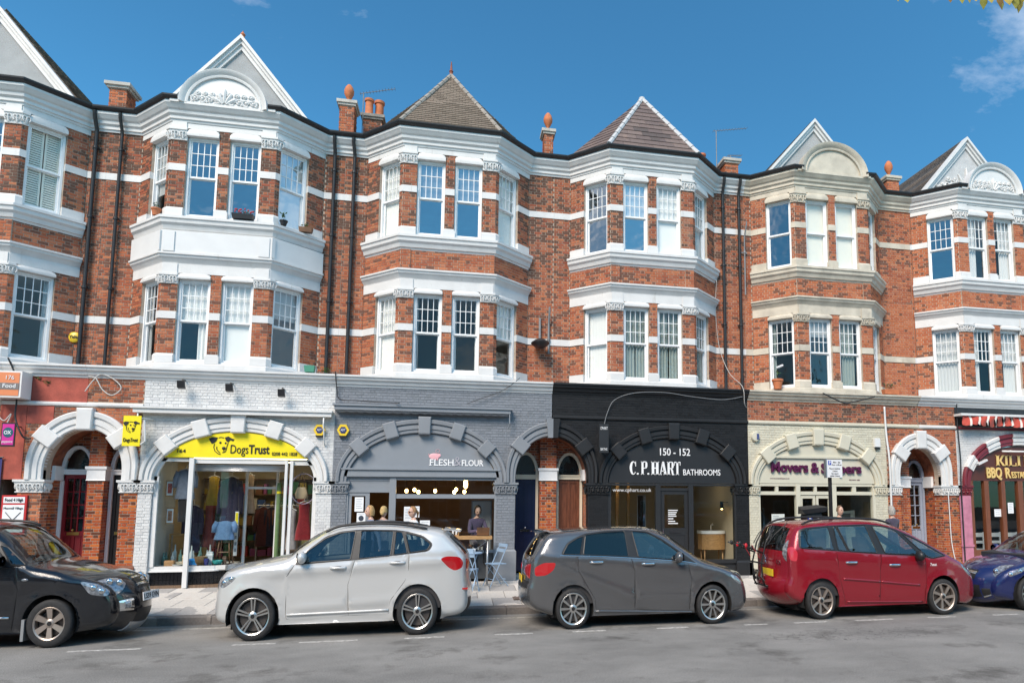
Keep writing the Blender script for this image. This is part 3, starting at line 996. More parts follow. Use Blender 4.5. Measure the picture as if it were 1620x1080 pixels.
def upper(h, xc, trim, b2, b1, wins2, wins1, panel=None, ped=False, style2='sash', style1='sash', hoodm=None):
 xl, xr = h.xl, h.xr
 bp = bay_path(xc)
 full = [(xl, 0)] + bp + [(xr, 0)]
 hoodm = hoodm or trim
 cl, CL = frame(bp[0], bp[1])
 ff, FL = frame(bp[1], bp[2])
 cr, _ = frame(bp[2], bp[3])
 # walls beside the bay, with the white string courses
 for (u0, u1) in ((xl, xc - BAYX1), (xc + BAYX1, xr)):
  if u1 - u0 < 0.05:
   continue
  for z0, z1, bm_ in ((5.34, 6.54, b1), (6.70, 8.4, b1), (8.4, 10.14, b2), (10.30, 11.36, b2)):
   h.bricks(FR0, u0, u1, z0, z1, bm_)
  s = MB()
  for z0, z1 in ((6.535, 6.705), (10.135, 10.305)):
   s.fbox(FR0, u0 + 0.001, u1 - 0.001, -0.2, 0.016, z0, z1)
  h.part(s, 'string_course', trim)
 # the bay, floor by floor
 for (wb, wt, band, wins, bmt, sty) in ((5.50, 7.50, 6.54, wins1, b1, style1), (9.02, 11.02, 10.14, wins2, b2, style2)):
  hood_t = wt + (0.19 if wb > 8 else 0.13)
  st = MB()
  hd = MB()
  # piers: (frame, u0, u1)
  piers = [(cl, 0.0, 0.456), (cl, 1.196, CL), (ff, 0.0, 0.35), (ff, 1.05, 1.29), (ff, 1.99, FL), (cr, 0.0, 0.12), (cr, CL - 0.456, CL)]
  for fr_, a, b in piers:
   corner = (fr_ is ff and (a == 0 or a > 1.5)) or (fr_ is cl and a > 1) or (fr_ is cr and a == 0)
   top = wt - 0.12 if corner else hood_t
   h.bricks(fr_, a, b, wb + 0.21, band, bmt, back=0.2)
   h.bricks(fr_, a, b, band + 0.16, top, bmt, back=0.2)
  # corner piers: plinth, band and capital go round the corner
  for pth in ([(lambda f, u: (f[0] + f[2] * u, f[1] + f[3] * u))(cl, 1.196), bp[1], (bp[1][0] + 0.35, bp[1][1])],
     [(bp[2][0] - 0.35, bp[2][1]), bp[2], (lambda f, u: (f[0] + f[2] * u, f[1] + f[3] * u))(cr, 0.12)]):
   st.sweep(pth, [(-0.2, 0), (0.035, 0), (0.035, 0.17), (0.0, 0.22), (-0.2, 0.22)], wb - 0.01)
   st.sweep(pth, [(-0.2, 0), (0.016, 0), (0.016, 0.17), (-0.2, 0.17)], band - 0.005)
   st.sweep(pth, [(-0.2, 0), (0.02, 0), (0.02, hood_t - wt - 0.02), (-0.2, hood_t - wt - 0.02)], wt + 0.03)
   cp = MB()
   leaf_cap(cp, pth, wt - 0.13, wt + 0.17 if wb > 8 else wt + 0.10)
   h.part(cp, 'capital', trim, True, 40)
  # centre pier and the piers at the wall
  for fr_, a, b in ((ff, 1.05, 1.29), (cl, 0.0, 0.456), (cr, CL - 0.456, CL)):
   st.fbox(fr_, a + 0.001, b - 0.001, -0.2, 0.016, band - 0.005, band + 0.165)
   e = 0.03 if fr_ is ff else 0.0
   if fr_ is ff:
    st.fbox(fr_, a - e, b + e, -0.2, 0.035, wb - 0.01, wb + 0.17)
    st.fbox(fr_, a - 0.005, b + 0.005, -0.2, 0.015, wb + 0.17, wb + 0.215)
   else:
    st.fbox(fr_, a + 0.002, b - 0.002, -0.2, 0.02, wb - 0.01, wb + 0.21)
  h.part(st, 'stone_dressing', trim)
  # windows under their rounded hoods
  for i, (fr_, u0, w) in enumerate(((cl, 0.456, 0.74), (ff, 0.35, 0.70), (ff, 1.29, 0.70), (cr, 0.12, 0.74))):
   W = wins[i]
   window(h, fr_, u0 + 0.004, w - 0.008, wb + 0.0, wt - wb - 0.004, W.get('style', sty), W.get('gl', GLASS), W.get('back', ()), W.get('split', 0.5), W.get('low'))
   z0, z1 = wt, hood_t
   ox, oy, ux, uy, nx, ny = fr_
   prof = []
   for k in range(7):
    a = math.pi / 2 * k / 6
    prof.append((0.055 * math.cos(a), (z1 - z0) * (0.25 + 0.75 * math.sin(a))))
   rings = []
   for uu, sc_ in ((u0 + 0.0, 0.15), (u0 + 0.03, 0.7), (u0 + 0.09, 1.0), (u0 + w - 0.09, 1.0), (u0 + w - 0.03, 0.7), (u0 + w, 0.15)):
    rings.append([(ox + ux * uu + nx * d, oy + uy * uu + ny * d, z0 + zz) for d, zz in [(-0.12, 0.0), (0.05, 0.0)] + [(p[0], p[1] * (0.55 + 0.45 * sc_)) for p in prof] + [(-0.12, prof[-1][1] * (0.55 + 0.45 * sc_))]])
   hd.loft(rings, True, True)
  h.part(hd, 'window_hood', hoodm, True, 35)
  # frieze
  fz0, fz1 = (hood_t, 11.36) if wb > 8 else (hood_t, 7.86)
  f = MB().sweep(bp, [(-0.2, 0), (0.012, 0), (0.012, fz1 - fz0), (-0.2, fz1 - fz0)], fz0)
  for fr_, a, b in ((ff, 0.02, 0.33), (ff, FL - 0.33, FL - 0.02)):
   f.fbox(fr_, a, b, 0.0, 0.035, fz0 - 0.02, fz1)
  h.part(f, 'frieze', trim)
 h.part(MB().sweep(bp, CORN1, 7.85), 'bay_cornice', trim)
 h.part(MB().sweep(bp, SILLC, 8.61), 'sill_course', trim)
 if panel is None:
  for fr_, l in ((cl, CL), (ff, FL), (cr, CL)):
   h.bricks(fr_, 0, l, 8.11, 8.62, b1, back=0.2)
  pil = MB()
  for fr_, a, b in ((ff, 0.0, 0.25), (ff, FL - 0.25, FL)):
   h.bricks((fr_[0] + fr_[4] * 0.03, fr_[1] + fr_[5] * 0.03, *fr_[2:]), a, b, 8.11, 8.62, b1, back=0.04)
 else:
  q = MB().sweep(bp, [(-0.2, 0), (0.10, 0), (0.10, 0.52), (-0.2, 0.52)], 8.105)
  for fr_, a, b in ((ff, 0.02, 0.26), (ff, FL - 0.26, FL - 0.02), (cl, CL - 0.02, CL + 0.06), (cr, -0.06, 0.02)):
   q.fbox(fr_, a, b, 0.05, 0.125, 8.12, 8.60)
  h.part(q, 'balcony_panel', panel)
 h.part(MB().sweep(full, EAVE, 11.345), 'eaves_cornice', trim)
 if ped:
  h.part(MB().sweep(full[:3] + [(xc - 0.99, -BAYD)], GUTT, 11.345), 'gutter', BLACKM)
  h.part(MB().sweep([(xc + 0.99, -BAYD)] + full[3:], GUTT, 11.345), 'gutter', BLACKM)
 else:
  h.part(MB().sweep(full, GUTT, 11.345), 'gutter', BLACKM)
 # stone base of the bay and the lead flat over the shop
 h.part(MB().sweep(bp, [(-0.2, 0), (0.05, 0), (0.05, 0.10), (0.02, 0.14), (-0.2, 0.14)], 5.36), 'bay_base', trim)
 h.part(MB().box(xl + 0.01, xr - 0.01, -1.0, 0.3, 5.27, 5.345), 'lead_flat', LEAD)
 # rooms behind the windows
 rm = MB()
 for z0, z1 in ((5.30, 8.02), (8.30, 11.30)):
  rm.box(xl + 0.02, xl + 0.06, 0.31, 4.2, z0, z1).box(xr - 0.06, xr - 0.02, 0.31, 4.2, z0, z1).box(xl + 0.06, xr - 0.06, 4.1, 4.2, z0, z1)
  rm.box(xl + 0.02, xc - BAYX1 + 0.02, 0.25, 0.30, z0, z1).box(xc + BAYX1 - 0.02, xr - 0.02, 0.25, 0.30, z0, z1)
 h.part(rm, 'room_wall', ROOMW)
 inner = [(xc - BAYX1 + 0.1, 0.0), (xc - BAYX0 - 0.03, -BAYD + 0.06), (xc + BAYX0 + 0.03, -BAYD + 0.06), (xc + BAYX1 - 0.1, 0.0), (xr - 0.05, 0.3), (xr - 0.05, 4.15), (xl + 0.05, 4.15), (xl + 0.05, 0.3)]
 sl = MB()
 for z0, z1 in ((5.346, 5.42), (8.02, 8.30), (11.30, 11.40)):
  sl.loft([[(x, y, z0) for x, y in inner], [(x, y, z1) for x, y in inner]], True, True)
 h.part(sl, 'room_floor', ROOMW)
 # low main roof behind the parapet line
 h.part(MB().hexa([(xl, -0.05, 11.70), (xr, -0.05, 11.70), (xr, 6.5, 12.6), (xl, 6.5, 12.6), (xl, -0.05, 11.76), (xr, -0.05, 11.76), (xr, 6.5, 12.68), (xl, 6.5, 12.68)]), 'main_roof', SLATEM)
 h.part(MB().box(xl, xr, 6.3, 6.5, 0.0, 12.6), 'rear_wall', MORTAR)

SLATEM = mat('slate_felt', (0.10, 0.095, 0.09), 0.8, var=0.2)
TILE_F = brick_mat('brown_clay_tile', [(0.20, 0.16, 0.125), (0.215, 0.172, 0.135), (0.19, 0.15, 0.118)], (0.17, 0.135, 0.105), 0.1, rough=0.85)
TILE_C = brick_mat('purple_brown_slate', [(0.15, 0.11, 0.10), (0.18, 0.135, 0.12), (0.125, 0.095, 0.09)], (0.10, 0.08, 0.075), 0.2, rough=0.7)
HIPM = mat('hip_mortar_grey', (0.30, 0.27, 0.235), 0.85, var=0.2, vscale=9)

def pyramid_roof(h, xc, apex, tm, row, tw, singles, hipm, hipr, name):
 z0 = 11.86
 e = 0.22
 b = [(xc - BAYX1 - 0.15, 0.0 + 0.02), (xc - BAYX0 - 0.10, -BAYD - e), (xc + BAYX0 + 0.10, -BAYD - e), (xc + BAYX1 + 0.15, 0.02)]
 B = [Vector((x, y, z0)) for x, y in b]
 A = Vector(apex)
 back = Vector((apex[0], 5.0, apex[2]))
 bl, br_ = Vector((b[0][0], 5.0, z0)), Vector((b[3][0], 5.0, z0))
 shell = MB()
 shell.add([B[0], B[1], B[2], B[3], A, back, bl, br_], [(0, 1, 4), (1, 2, 4), (2, 3, 4), (3, 7, 5, 4), (6, 0, 4, 5), (7, 6, 5)])
 roof = h.part(shell, 'roof', SLATEM)
 allT = []
 for fc in ((B[0], B[1], A), (B[1], B[2], A), (B[2], B[3], A), (B[3], br_, back, A), (bl, B[0], A, back)):
  allT += tiles(fc, row, tw, 0.012)
 allT.sort(key=lambda t: (t[0] - CAMV).length)
 big = [t for t in allT if t[4] > 0.05][:singles]
 ids = set(id(t) for t in big)
 unit = MB().box(-0.5, 0.5, -0.5, 0.5, 0, 0.016).mesh('roof_slate', tm)
 for c, u, v, n, l, r_ in big:
  o = link(name, unit)
  o.parent = roof
  tl = math.atan2(0.018, r_)
  v2 = (v * math.cos(tl) - n * math.sin(tl))
  n2 = (n * math.cos(tl) + v * math.sin(tl))
  o.matrix_local = Matrix.Translation(c + n * 0.012) @ Matrix((u, v2, n2)).transposed().to_4x4() @ Matrix.Diagonal((l - 0.005, r_ + 0.02, 1.5, 1))
 rest = [t for t in allT if id(t) not in ids]
 if rest:
  o = tile_mesh(rest, 0.012, 0.005).build('roof_tiles', tm)
  o.parent = roof
  o['kind'] = 'stuff'
 for p in (B[1], B[2]):
  hp = MB()
  d = (A - p)
  n_ = int(d.length / 0.32)
  for k in range(n_):
   a_, c_ = p + d * (k / n_), p + d * ((k + 0.96) / n_)
   hp.tube([a_ + Vector((0, -0.01, 0.03)), c_ + Vector((0, -0.01, 0.025))], [hipr * 1.05, hipr * 0.95], 8)
  o = hp.build('hip_tiles', hipm, None, True, 40)
  o.parent = roof
 return roof, A

def finial(h, p, hgt=0.45, m=TERRA):
 h.part(MB().lathe([(0.10, -0.08), (0.09, 0.0), (0.05, 0.05), (0.045, 0.12), (0.065, 0.15), (0.035, 0.2), (0.022, hgt * 0.75), (0.012, hgt)], p, 10), 'finial', m, True, 50)

def gable(h, xc, zt, half, trim, field, roof_m, orn=None, y=0.0, coping=0.16):
 z0 = 11.70
 sl = (zt - z0) / half
 g_ = MB().prism([(xc - half, z0), (xc + half, z0), (xc, zt)], y, y + 0.22)
 h.part(g_, 'gable_wall', field)
 for s in (-1, 1):
  b = MB()
  a_, c_ = Vector((xc + s * (half + 0.12), y, z0 - 0.14)), Vector((xc, y, zt))
  d = (c_ - a_).normalized()
  up = Vector((-d.z * 1, 0, d.x)) if s > 0 else Vector((-d.z, 0, d.x))
  if up.z < 0:
   up = -up
  for (o0, o1, y0, y1) in ((-coping, -coping * 0.45, -0.05, 0.05), (-coping * 0.45, 0.0, -0.10, 0.05), (0.0, 0.07, -0.16, 0.25)):
   p = []
   for yy in (y0, y1):
    for q, oo in ((a_, o0), (c_ + d * 0.0, o0), (c_, o1), (a_, o1)):
     p.append(Vector((q.x, y + yy, q.z)) + up * oo)
   # meet on the centre line
   for k in (1, 2, 5, 6):
    v = p[k]
    t = (xc - v.x) / d.x
    p[k] = v + d * t
   b.hexa([p[0], p[1], p[5], p[4], p[3], p[2], p[6], p[7]])
  h.part(b, 'gable_coping', trim)
  rf = MB()
  e0, e1 = Vector((xc + s * (half + 0.2), y + 0.1, z0 - 0.2 * sl + 0.08)), Vector((xc, y + 0.1, zt + 0.06))
  rf.hexa([e0, e0 + Vector((0, 5, 0)), e1 + Vector((0, 5, 0)), e1, e0 + Vector((0, 0, 0.05)), e0 + Vector((0, 5, 0.05)), e1 + Vector((0, 5, 0.05)), e1 + Vector((0, 0, 0.05))])
  ro = h.part(rf, 'roof', SLATEM)
  T = tiles((e0 + Vector((0, 0, 0.05)), e0 + Vector((0, 5, 0.05)), e1 + Vector((0, 5, 0.05)), e1 + Vector((0, 0, 0.05))), 0.16, 0.22, 0.012)
  o = tile_mesh(T, 0.012, 0.004).build('roof_tiles', roof_m)
  o.parent = ro
  o['kind'] = 'stuff'
 if orn:
  h.part(orn, 'plaster_relief', trim, True, 50)

def pediment(h, xc, trim, field, w=0.80, rise=0.74, orn=None, ring=0.17, y=-1.12):
 z0 = 11.74
 n = 32
 pts = [(xc + (w + 0.02) * math.cos(math.pi * i / n), z0 + (rise - 0.0) * math.sin(math.pi * i / n)) for i in range(n + 1)]
 h.part(MB().prism([(xc - w - 0.02, z0 - 0.04), (xc + w + 0.02, z0 - 0.04)] + pts, y + 0.03, y + 0.22), 'pediment_field', field)
 prof = [(-0.01, 0.10), (-0.01, -0.02), (0.03, -0.03), (0.05, -0.02), (0.08, -0.05), (ring * 0.75, -0.09), (ring, -0.10), (ring, 0.24), (0, 0.24)]
 rings = []
 for i in range(n + 1):
  t = math.pi * i / n
  rings.append([(lambda p: (p[0], y + d, p[1]))(ell(xc, z0, w, rise, t, o)) for o, d in prof])
 h.part(MB().loft(rings, True, True), 'pediment_arch', trim, True, 40)
 if orn:
  h.part(orn, 'plaster_relief', trim, True, 50)
 # short returns of the cornice either side
 b = MB()
 for s in (-1, 1):
  b.box(xc + s * 1.06 - 0.10, xc + s * 1.06 + 0.10, y - 0.05, y + 0.2, 11.72, 11.84)
 h.part(b, 'cornice_block', trim)

def stack(h, x0, x1, y0, y1, z0, z1, bm_, cap=STONE, pots=(), egg=None, capo=0.07):
 xm = (x0 + x1) / 2
 for a_, b_ in (((x0, y0), (x1, y0)), ((x0, y1), (x0, y0)), ((x1, y0), (x1, y1))):
  fr_, l = frame(a_, b_)
  h.bricks(fr_, 0, l, z0, z1, bm_, back=0)
 core = MB().box(x0 + 0.008, x1 - 0.008, y0 + 0.008, y1 - 0.008, z0, z1)
 ch = h.part(core, 'chimney', MORTAR)
 c = MB()
 c.box(x0 - capo * 0.5, x1 + capo * 0.5, y0 - capo * 0.5, y1 + capo * 0.5, z1, z1 + 0.06).box(x0 - capo, x1 + capo, y0 - capo, y1 + capo, z1 + 0.06, z1 + 0.14)
 o = c.build('cap', cap); o.parent = ch
 if egg:
  e = MB().lathe([(0.14, 0), (0.11, 0.05), (0.035, 0.09), (0.03, 0.16), (0.07, 0.22), (0.125, 0.34), (0.13, 0.42), (0.10, 0.52), (0.045, 0.60), (0.0, 0.62)], (xm, (y0 + y1) / 2, z1 + 0.13), 14)
  o = e.build('egg_finial', TERRA, None, True, 60); o.parent = ch
 for px, py, s in pots:
  p = MB().lathe([(0.12 * s, 0), (0.115 * s, 0.08), (0.10 * s, 0.1), (0.095 * s, 0.42 * s), (0.12 * s, 0.44 * s), (0.12 * s, 0.5 * s), (0.085 * s, 0.5 * s), (0.08 * s, 0.1)], (px, py, z1 + 0.13), 12)
  o = p.build('chimney_pot', TERRA, None, True, 40); o.parent = ch
 return ch

BL = lambda col, d0=0.02, d1=1.0: ('blind', col, 0.0, 1.0, d0, d1)
CU = lambda col, a, b: ('curtain', col, a, b, 0.02, 1.0)
blue = dict(gl=GLASSB)
blueB = dict(gl=GLASSB, back=(BL('grey', 0.5),))
dark = dict(gl=GLASS, back=(CU('net', 0.02, 0.17), CU('net', 0.85, 0.98)))
mid = dict(gl=GLASSM, back=(CU('grey', 0.02, 0.22),))
blind = dict(gl=GLASSM, back=(BL('white'),))

# --- far-left house (only its right half is in the picture)
HL = House('brick terraced house cut off by the left edge, shutters in its upper window', -8.2, -2.87)
upper(HL, -5.4, WHITE, BR_B, BR_A, [dark, blue, blue, dict(gl=CLEARG, style='plain', back=(('shutter', 'cream', 0.06, 0.5, 0.03, 0.97), ('shutter', 'cream', 0.5, 0.94, 0.03, 0.97)), split=0.49)],
  [mid, dark, dark, dict(gl=GLASS, back=(CU('net', 0.8, 1.0),))])
gable(HL, -5.4, 14.15, 2.0, WHITE, RENDER, TILE_F)
# --- house over the yellow shop
HD = House('brick terraced house with a white balcony panel and a half-round pediment over the yellow shop', -2.87, 2.65)
upper(HD, 0.02, WHITE, BR_B, BR_A, [dict(gl=GLASSM, back=(BL('grey', 0.35),)), blue, blue, dict(gl=GLASSB, back=(BL('white'),))],
  [mid, dict(gl=GLASSM, back=(BL('white', 0.5), ('curtain', 'white', 0.62, 1.0, 0, 1))), dict(gl=GLASSM, back=(BL('white', 0.0),)), dict(gl=GLASSM, back=(BL('grey', 0.62),))], panel=WHITE2, ped=True)
gable(HD, 0.0, 14.18, 2.0, WHITE, RENDER, TILE_F)
pediment(HD, 0.02, WHITE, WHITE2, orn=ornament(0.74, 0.66, -1.095, 0.02, 11.74, 1))
finial(HD, (0.0, 0.0, 14.22), 0.25)
stack(HD, -3.02, -2.62, 0.15, 0.65, 11.75, 12.60, BR_C, capo=0.09)
# --- house over the grey cafe
HF = House('brick terraced house with a brown tiled pyramid roof over the grey cafe', 2.65, 8.19)
upper(HF, 5.36, WHITE, BR_B, BR_A, [dict(gl=GLASSM, back=(BL('white', 0.05),)), blueB, blueB, dict(gl=GLASSM, back=(BL('white', 0.04),))],
  [dict(gl=GLASSM, back=(BL('white'),)), dark, dark, dict(gl=GLASSM, back=(BL('white', 0.5),))])
_, A_ = pyramid_roof(HF, 5.36, (5.28, 0.9, 14.52), TILE_F, 0.115, 0.17, 300, HIPM, 0.06, 'roof_tile')
finial(HF, A_, 0.45, mat('rusty_finial', (0.25, 0.07, 0.04), 0.7))
stack(HF, 2.42, 2.80, 0.1, 0.6, 11.7, 12.82, BR_A, egg=True)
stack(HF, 2.92, 3.42, 0.9, 1.6, 11.9, 12.95, BR_B, cap=HIPM, pots=((3.04, 1.1, 1.1), (3.30, 1.25, 1.2)))
stack(HF, 7.90, 8.16, 0.1, 0.5, 11.7, 12.66, BR_A, egg=True)
# --- house over the charcoal bathroom shop
HC = House('brick terraced house with a plain slate pyramid roof over the charcoal bathroom shop', 8.19, 13.84)
tilt_w = dict(gl=GLASSB, style='sash', back=(BL('white', 0.5),))
upper(HC, 10.78, WHITE, BR_B, BR_A, [dict(gl=GLASSB), tilt_w, dict(gl=GLASSM, back=(BL('white'),)), dict(gl=GLASS, back=(CU('net', 0.5, 1),))],
  [dict(gl=GLASSM, style='plain', back=(('slats', 'white', 0, 1, 0, 1),)), dict(gl=GLASS, back=(CU('green', 0.05, 0.5), CU('green', 0.55, 0.98))), dict(gl=GLASS, back=(CU('green', 0.05, 0.5), CU('green', 0.55, 0.98))), dict(gl=GLASSM, back=(CU('green', 0.3, 1.0),))])
_, A_ = pyramid_roof(HC, 10.78, (10.92, 0.65, 14.38), TILE_C, 0.24, 0.42, 300, mat('white_hip_flashing', (0.50, 0.50, 0.50), 0.6), 0.07, 'roof_slate')
HC.part(MB().ball(A_ + Vector((0, 0, 0.03)), 0.10, 0.10, 0.07), 'ridge_cap', MATS['white_hip_flashing'], True)
stack(HC, 12.62, 13.18, 0.9, 1.5, 11.9, 12.52, BR_A, cap=TERRA, pots=((12.76, 1.15, 1.0), (13.02, 1.2, 1.05)), capo=0.03)
stack(HC, 13.36, 13.78, 0.15, 0.65, 11.7, 12.42, BR_C, capo=0.08)
# --- house over the cream shop
HM = House('brick terraced house with stained cream stonework and a plain half-round pediment over the cream shop', 13.84, 19.40)
upper(HM, 16.2, CREAM, BR_A, BR_C, [dict(gl=GLASSB, style='plain'), dict(gl=GLASSM, style='plain', back=(BL('cream'),)), dict(gl=GLASSM, style='plain', back=(BL('cream'),)), dict(gl=GLASS, style='plain')],
  [dict(gl=GLASS, back=(CU('green', 0.02, 0.2),)), dict(gl=GLASSM, back=(BL('grey', 0.75),)), dict(gl=GLASS, back=(CU('green', 0.25, 0.8),)), mid], ped=True)
gable(HM, 16.2, 13.9, 1.9, WHITE, RENDER, TILE_F)
pediment(HM, 16.2, CREAM, CREAM, w=0.86, rise=0.74, ring=0.2)
stack(HM, 18.78, 19.20, 0.1, 0.5, 11.7, 12.42, BR_C, egg=True, cap=CREAM)
# --- right-hand house
HK = House('brick terraced house with white relief gable and pediment over the brown barbecue restaurant', 19.40, 25.0)
upper(HK, 21.6, WHITE, BR_C, BR_C, [blue, dict(gl=GLASSM, back=(CU('net', 0.05, 0.6),)), dict(gl=GLASS, back=(CU('net', 0.4, 1.0),)), mid],
  [dict(gl=GLASSM, back=(CU('net', 0, 1),)), dict(gl=GLASS, back=(CU('net', 0, 0.45),)), dict(gl=GLASS, back=(CU('net', 0.3, 1),)), mid], ped=True)
gable(HK, 21.6, 13.95, 1.95, WHITE, mat('gable_white', (0.50, 0.50, 0.50), 0.7, var=0.1), TILE_F, orn=ornament(1.15, 1.35, -0.012, 21.6, 12.18, 4, True))
pediment(HK, 21.6, WHITE, WHITE2, orn=ornament(0.74, 0.66, -1.095, 21.6, 11.74, 2))
HOUSES = [HL, HD, HF, HC, HM, HK]
# ------------------------------------------------------------------ ground floor: walls, arches, piers
SHOP[0] = True
GC = [(-0.1, 0), (0.015, 0), (0.03, 0.05), (0.07, 0.07), (0.09, 0.13), (0.15, 0.17), (0.16, 0.22), (0.20, 0.24), (0.20, 0.285), (-0.1, 0.30)]
ZP = 0.26

def ring(cx, cz, a, b, wb, wc, y=0.0, n=44, jamb=0.0):
 pr = [(0, 0.12), (0, -0.02), (0.06, -0.05), (0.28, -0.05), (0.31, -0.078), (0.56, -0.078), (0.60, -0.045), (0.67, -0.045), (0.71, -0.10), (0.93, -0.11), (1.0, -0.08), (1.0, 0.12)]
 rings = []
 ts = [math.pi * i / n for i in range(n + 1)]
 if jamb:
  rings.append([(cx + a + o * wb, y + d, cz - jamb) for o, d in pr])
 for t in ts:
  w = wb + (wc - wb) * math.sin(t)
  rings.append([(lambda p: (p[0], y + d, p[1]))(ell(cx, cz, a, b, t, o * w)) for o, d in pr])
 if jamb:
  rings.append([(cx - a - o * wb, y + d, cz - jamb) for o, d in pr])
 return MB().loft(rings, True, True)

def arch_pts(cx, cz, a, b, n=40, off=0.0):
 return [ell(cx, cz, a, b, math.pi * i / n, off) for i in range(n + 1)]

def spandrel(h, x0, x1, ox0, ox1, cz, b, bm_, wb, wc, z0=2.80, z1=4.53, ringm=None, blockm=None, blocks=(), half=0.15, jamb=0.0, alt=None):
 cx, a = (ox0 + ox1) / 2, (ox1 - ox0) / 2
 out = [(x0, z0), (x0, z1), (x1, z1), (x1, z0), (ox1, z0)]
 out += arch_pts(cx, cz, a, b)
 out += [(ox0, z0)]
 h.part(MB().prism(out, 0.008, 0.30), 'spandrel_wall', PAIR[bm_])

 def skip(u, z):
  if z < cz:
   return ox0 - 0.1 < u < ox1 + 0.1
  dx, dz = (u - cx) / (a + wb * 0.8), (z - cz) / (b + wc * 0.8)
  return dx * dx + dz * dz < 1
 h.bricks(FR0, x0, x1, z0, z1, bm_, skip=skip, back=0)
 if alt is None:
  h.part(ring(cx, cz, a, b, wb, wc, jamb=jamb), 'arch_ring', ringm, True, 30)
 for t in blocks:
  v = MB()
  tr = R(t)
  w = wb + (wc - wb) * math.sin(tr)
  voussoir(v, cx, cz, a, b, tr, w, half * (0.9 if abs(t - 90) < 1 else 1.0), 0.0, 0.16, 1.12 if abs(t - 90) < 1 else 1.0, 0.06 if abs(t - 90) < 1 else 0.03)
  h.part(v, 'voussoir', blockm or ringm)
 return cx, a

def pier(h, x0, x1, bm_, capm, depth=0.30, z1=2.50, plinthm=None, pz=0.55):
 h.bricks(FR0, x0, x1, ZP, z1, bm_, back=0)
 h.part(MB().box(x0 + 0.003, x1 - 0.003, 0.008, depth, ZP - 0.05, z1), 'pier_core', PAIR[bm_])
 for xx, s in ((x0, -1), (x1, 1)):
  a_, b_ = ((x0, depth), (x0, 0.0)) if s < 0 else ((x1, 0.0), (x1, depth))
  fr_, l = frame(a_, b_)
  h.bricks(fr_, 0, l, ZP, z1, bm_, back=0)
 c = MB()
 leaf_cap(c, [(x0, depth), (x0, 0.0), (x1, 0.0), (x1, depth)], z1, 2.80)
 h.part(c, 'capital', capm, True, 40)
 if plinthm:
  h.part(MB().sweep([(x0, depth), (x0, 0.0), (x1, 0.0), (x1, depth)], [(-0.02, 0), (0.04, 0), (0.04, pz), (0.0, pz + 0.05), (-0.02, pz + 0.05)], ZP - 0.05), 'pier_plinth', plinthm)

def top_band(h, x0, x1, bm_, cm, sm, z0=4.62, frieze=True, mat_only=None):
 if frieze:
  if mat_only:
   h.part(MB().box(x0, x1, 0.0, 0.3, z0, 5.22), 'frieze_wall', mat_only)
  else:
   h.bricks(FR0, x0, x1, z0, 5.22, bm_)
 if cm:
  h.part(MB().sweep([(x0, 0), (x1, 0)], GC, 5.21), 'shop_cornice', cm)
 if sm:
  h.part(MB().sweep([(x0, 0), (x1, 0)], [(-0.1, 0), (0.03, 0), (0.05, 0.03), (0.05, 0.07), (0.02, 0.095), (-0.1, 0.095)], 4.527), 'string_course', sm)

def lining(h, x0, x1, cz, b, bm_, mat_v, y0=0.30, y1=0.80):
 for a_, b_ in (((x0, y0), (x0, y1)), ((x1, y1), (x1, y0))):
  fr_, l = frame(a_, b_)
  # frame() puts the outside on the right hand of the direction: for these two that is into the recess
  h.bricks((a_[0], a_[1], fr_[2], fr_[3], fr_[4], fr_[5]), 0, l, ZP, cz, bm_, back=0.1)
 cx, a = (x0 + x1) / 2, (x1 - x0) / 2
 pts = arch_pts(cx, cz, a, b, 28)
 po = arch_pts(cx, cz, a, b, 28, 0.08)
 v = MB()
 v.loft([[(p[0], y0, p[1]) for p in pts] + [(p[0], y0, p[1]) for p in reversed(po)], [(p[0], y1, p[1]) for p in pts] + [(p[0], y1, p[1]) for p in reversed(po)]], True, True)
 h.part(v, 'vault', mat_v, True, 40)
 h.part(MB().box(x0 - 0.1, x1 + 0.1, y0, y1 + 0.1, ZP - 0.06, ZP + 0.10), 'doorstep', STONE)

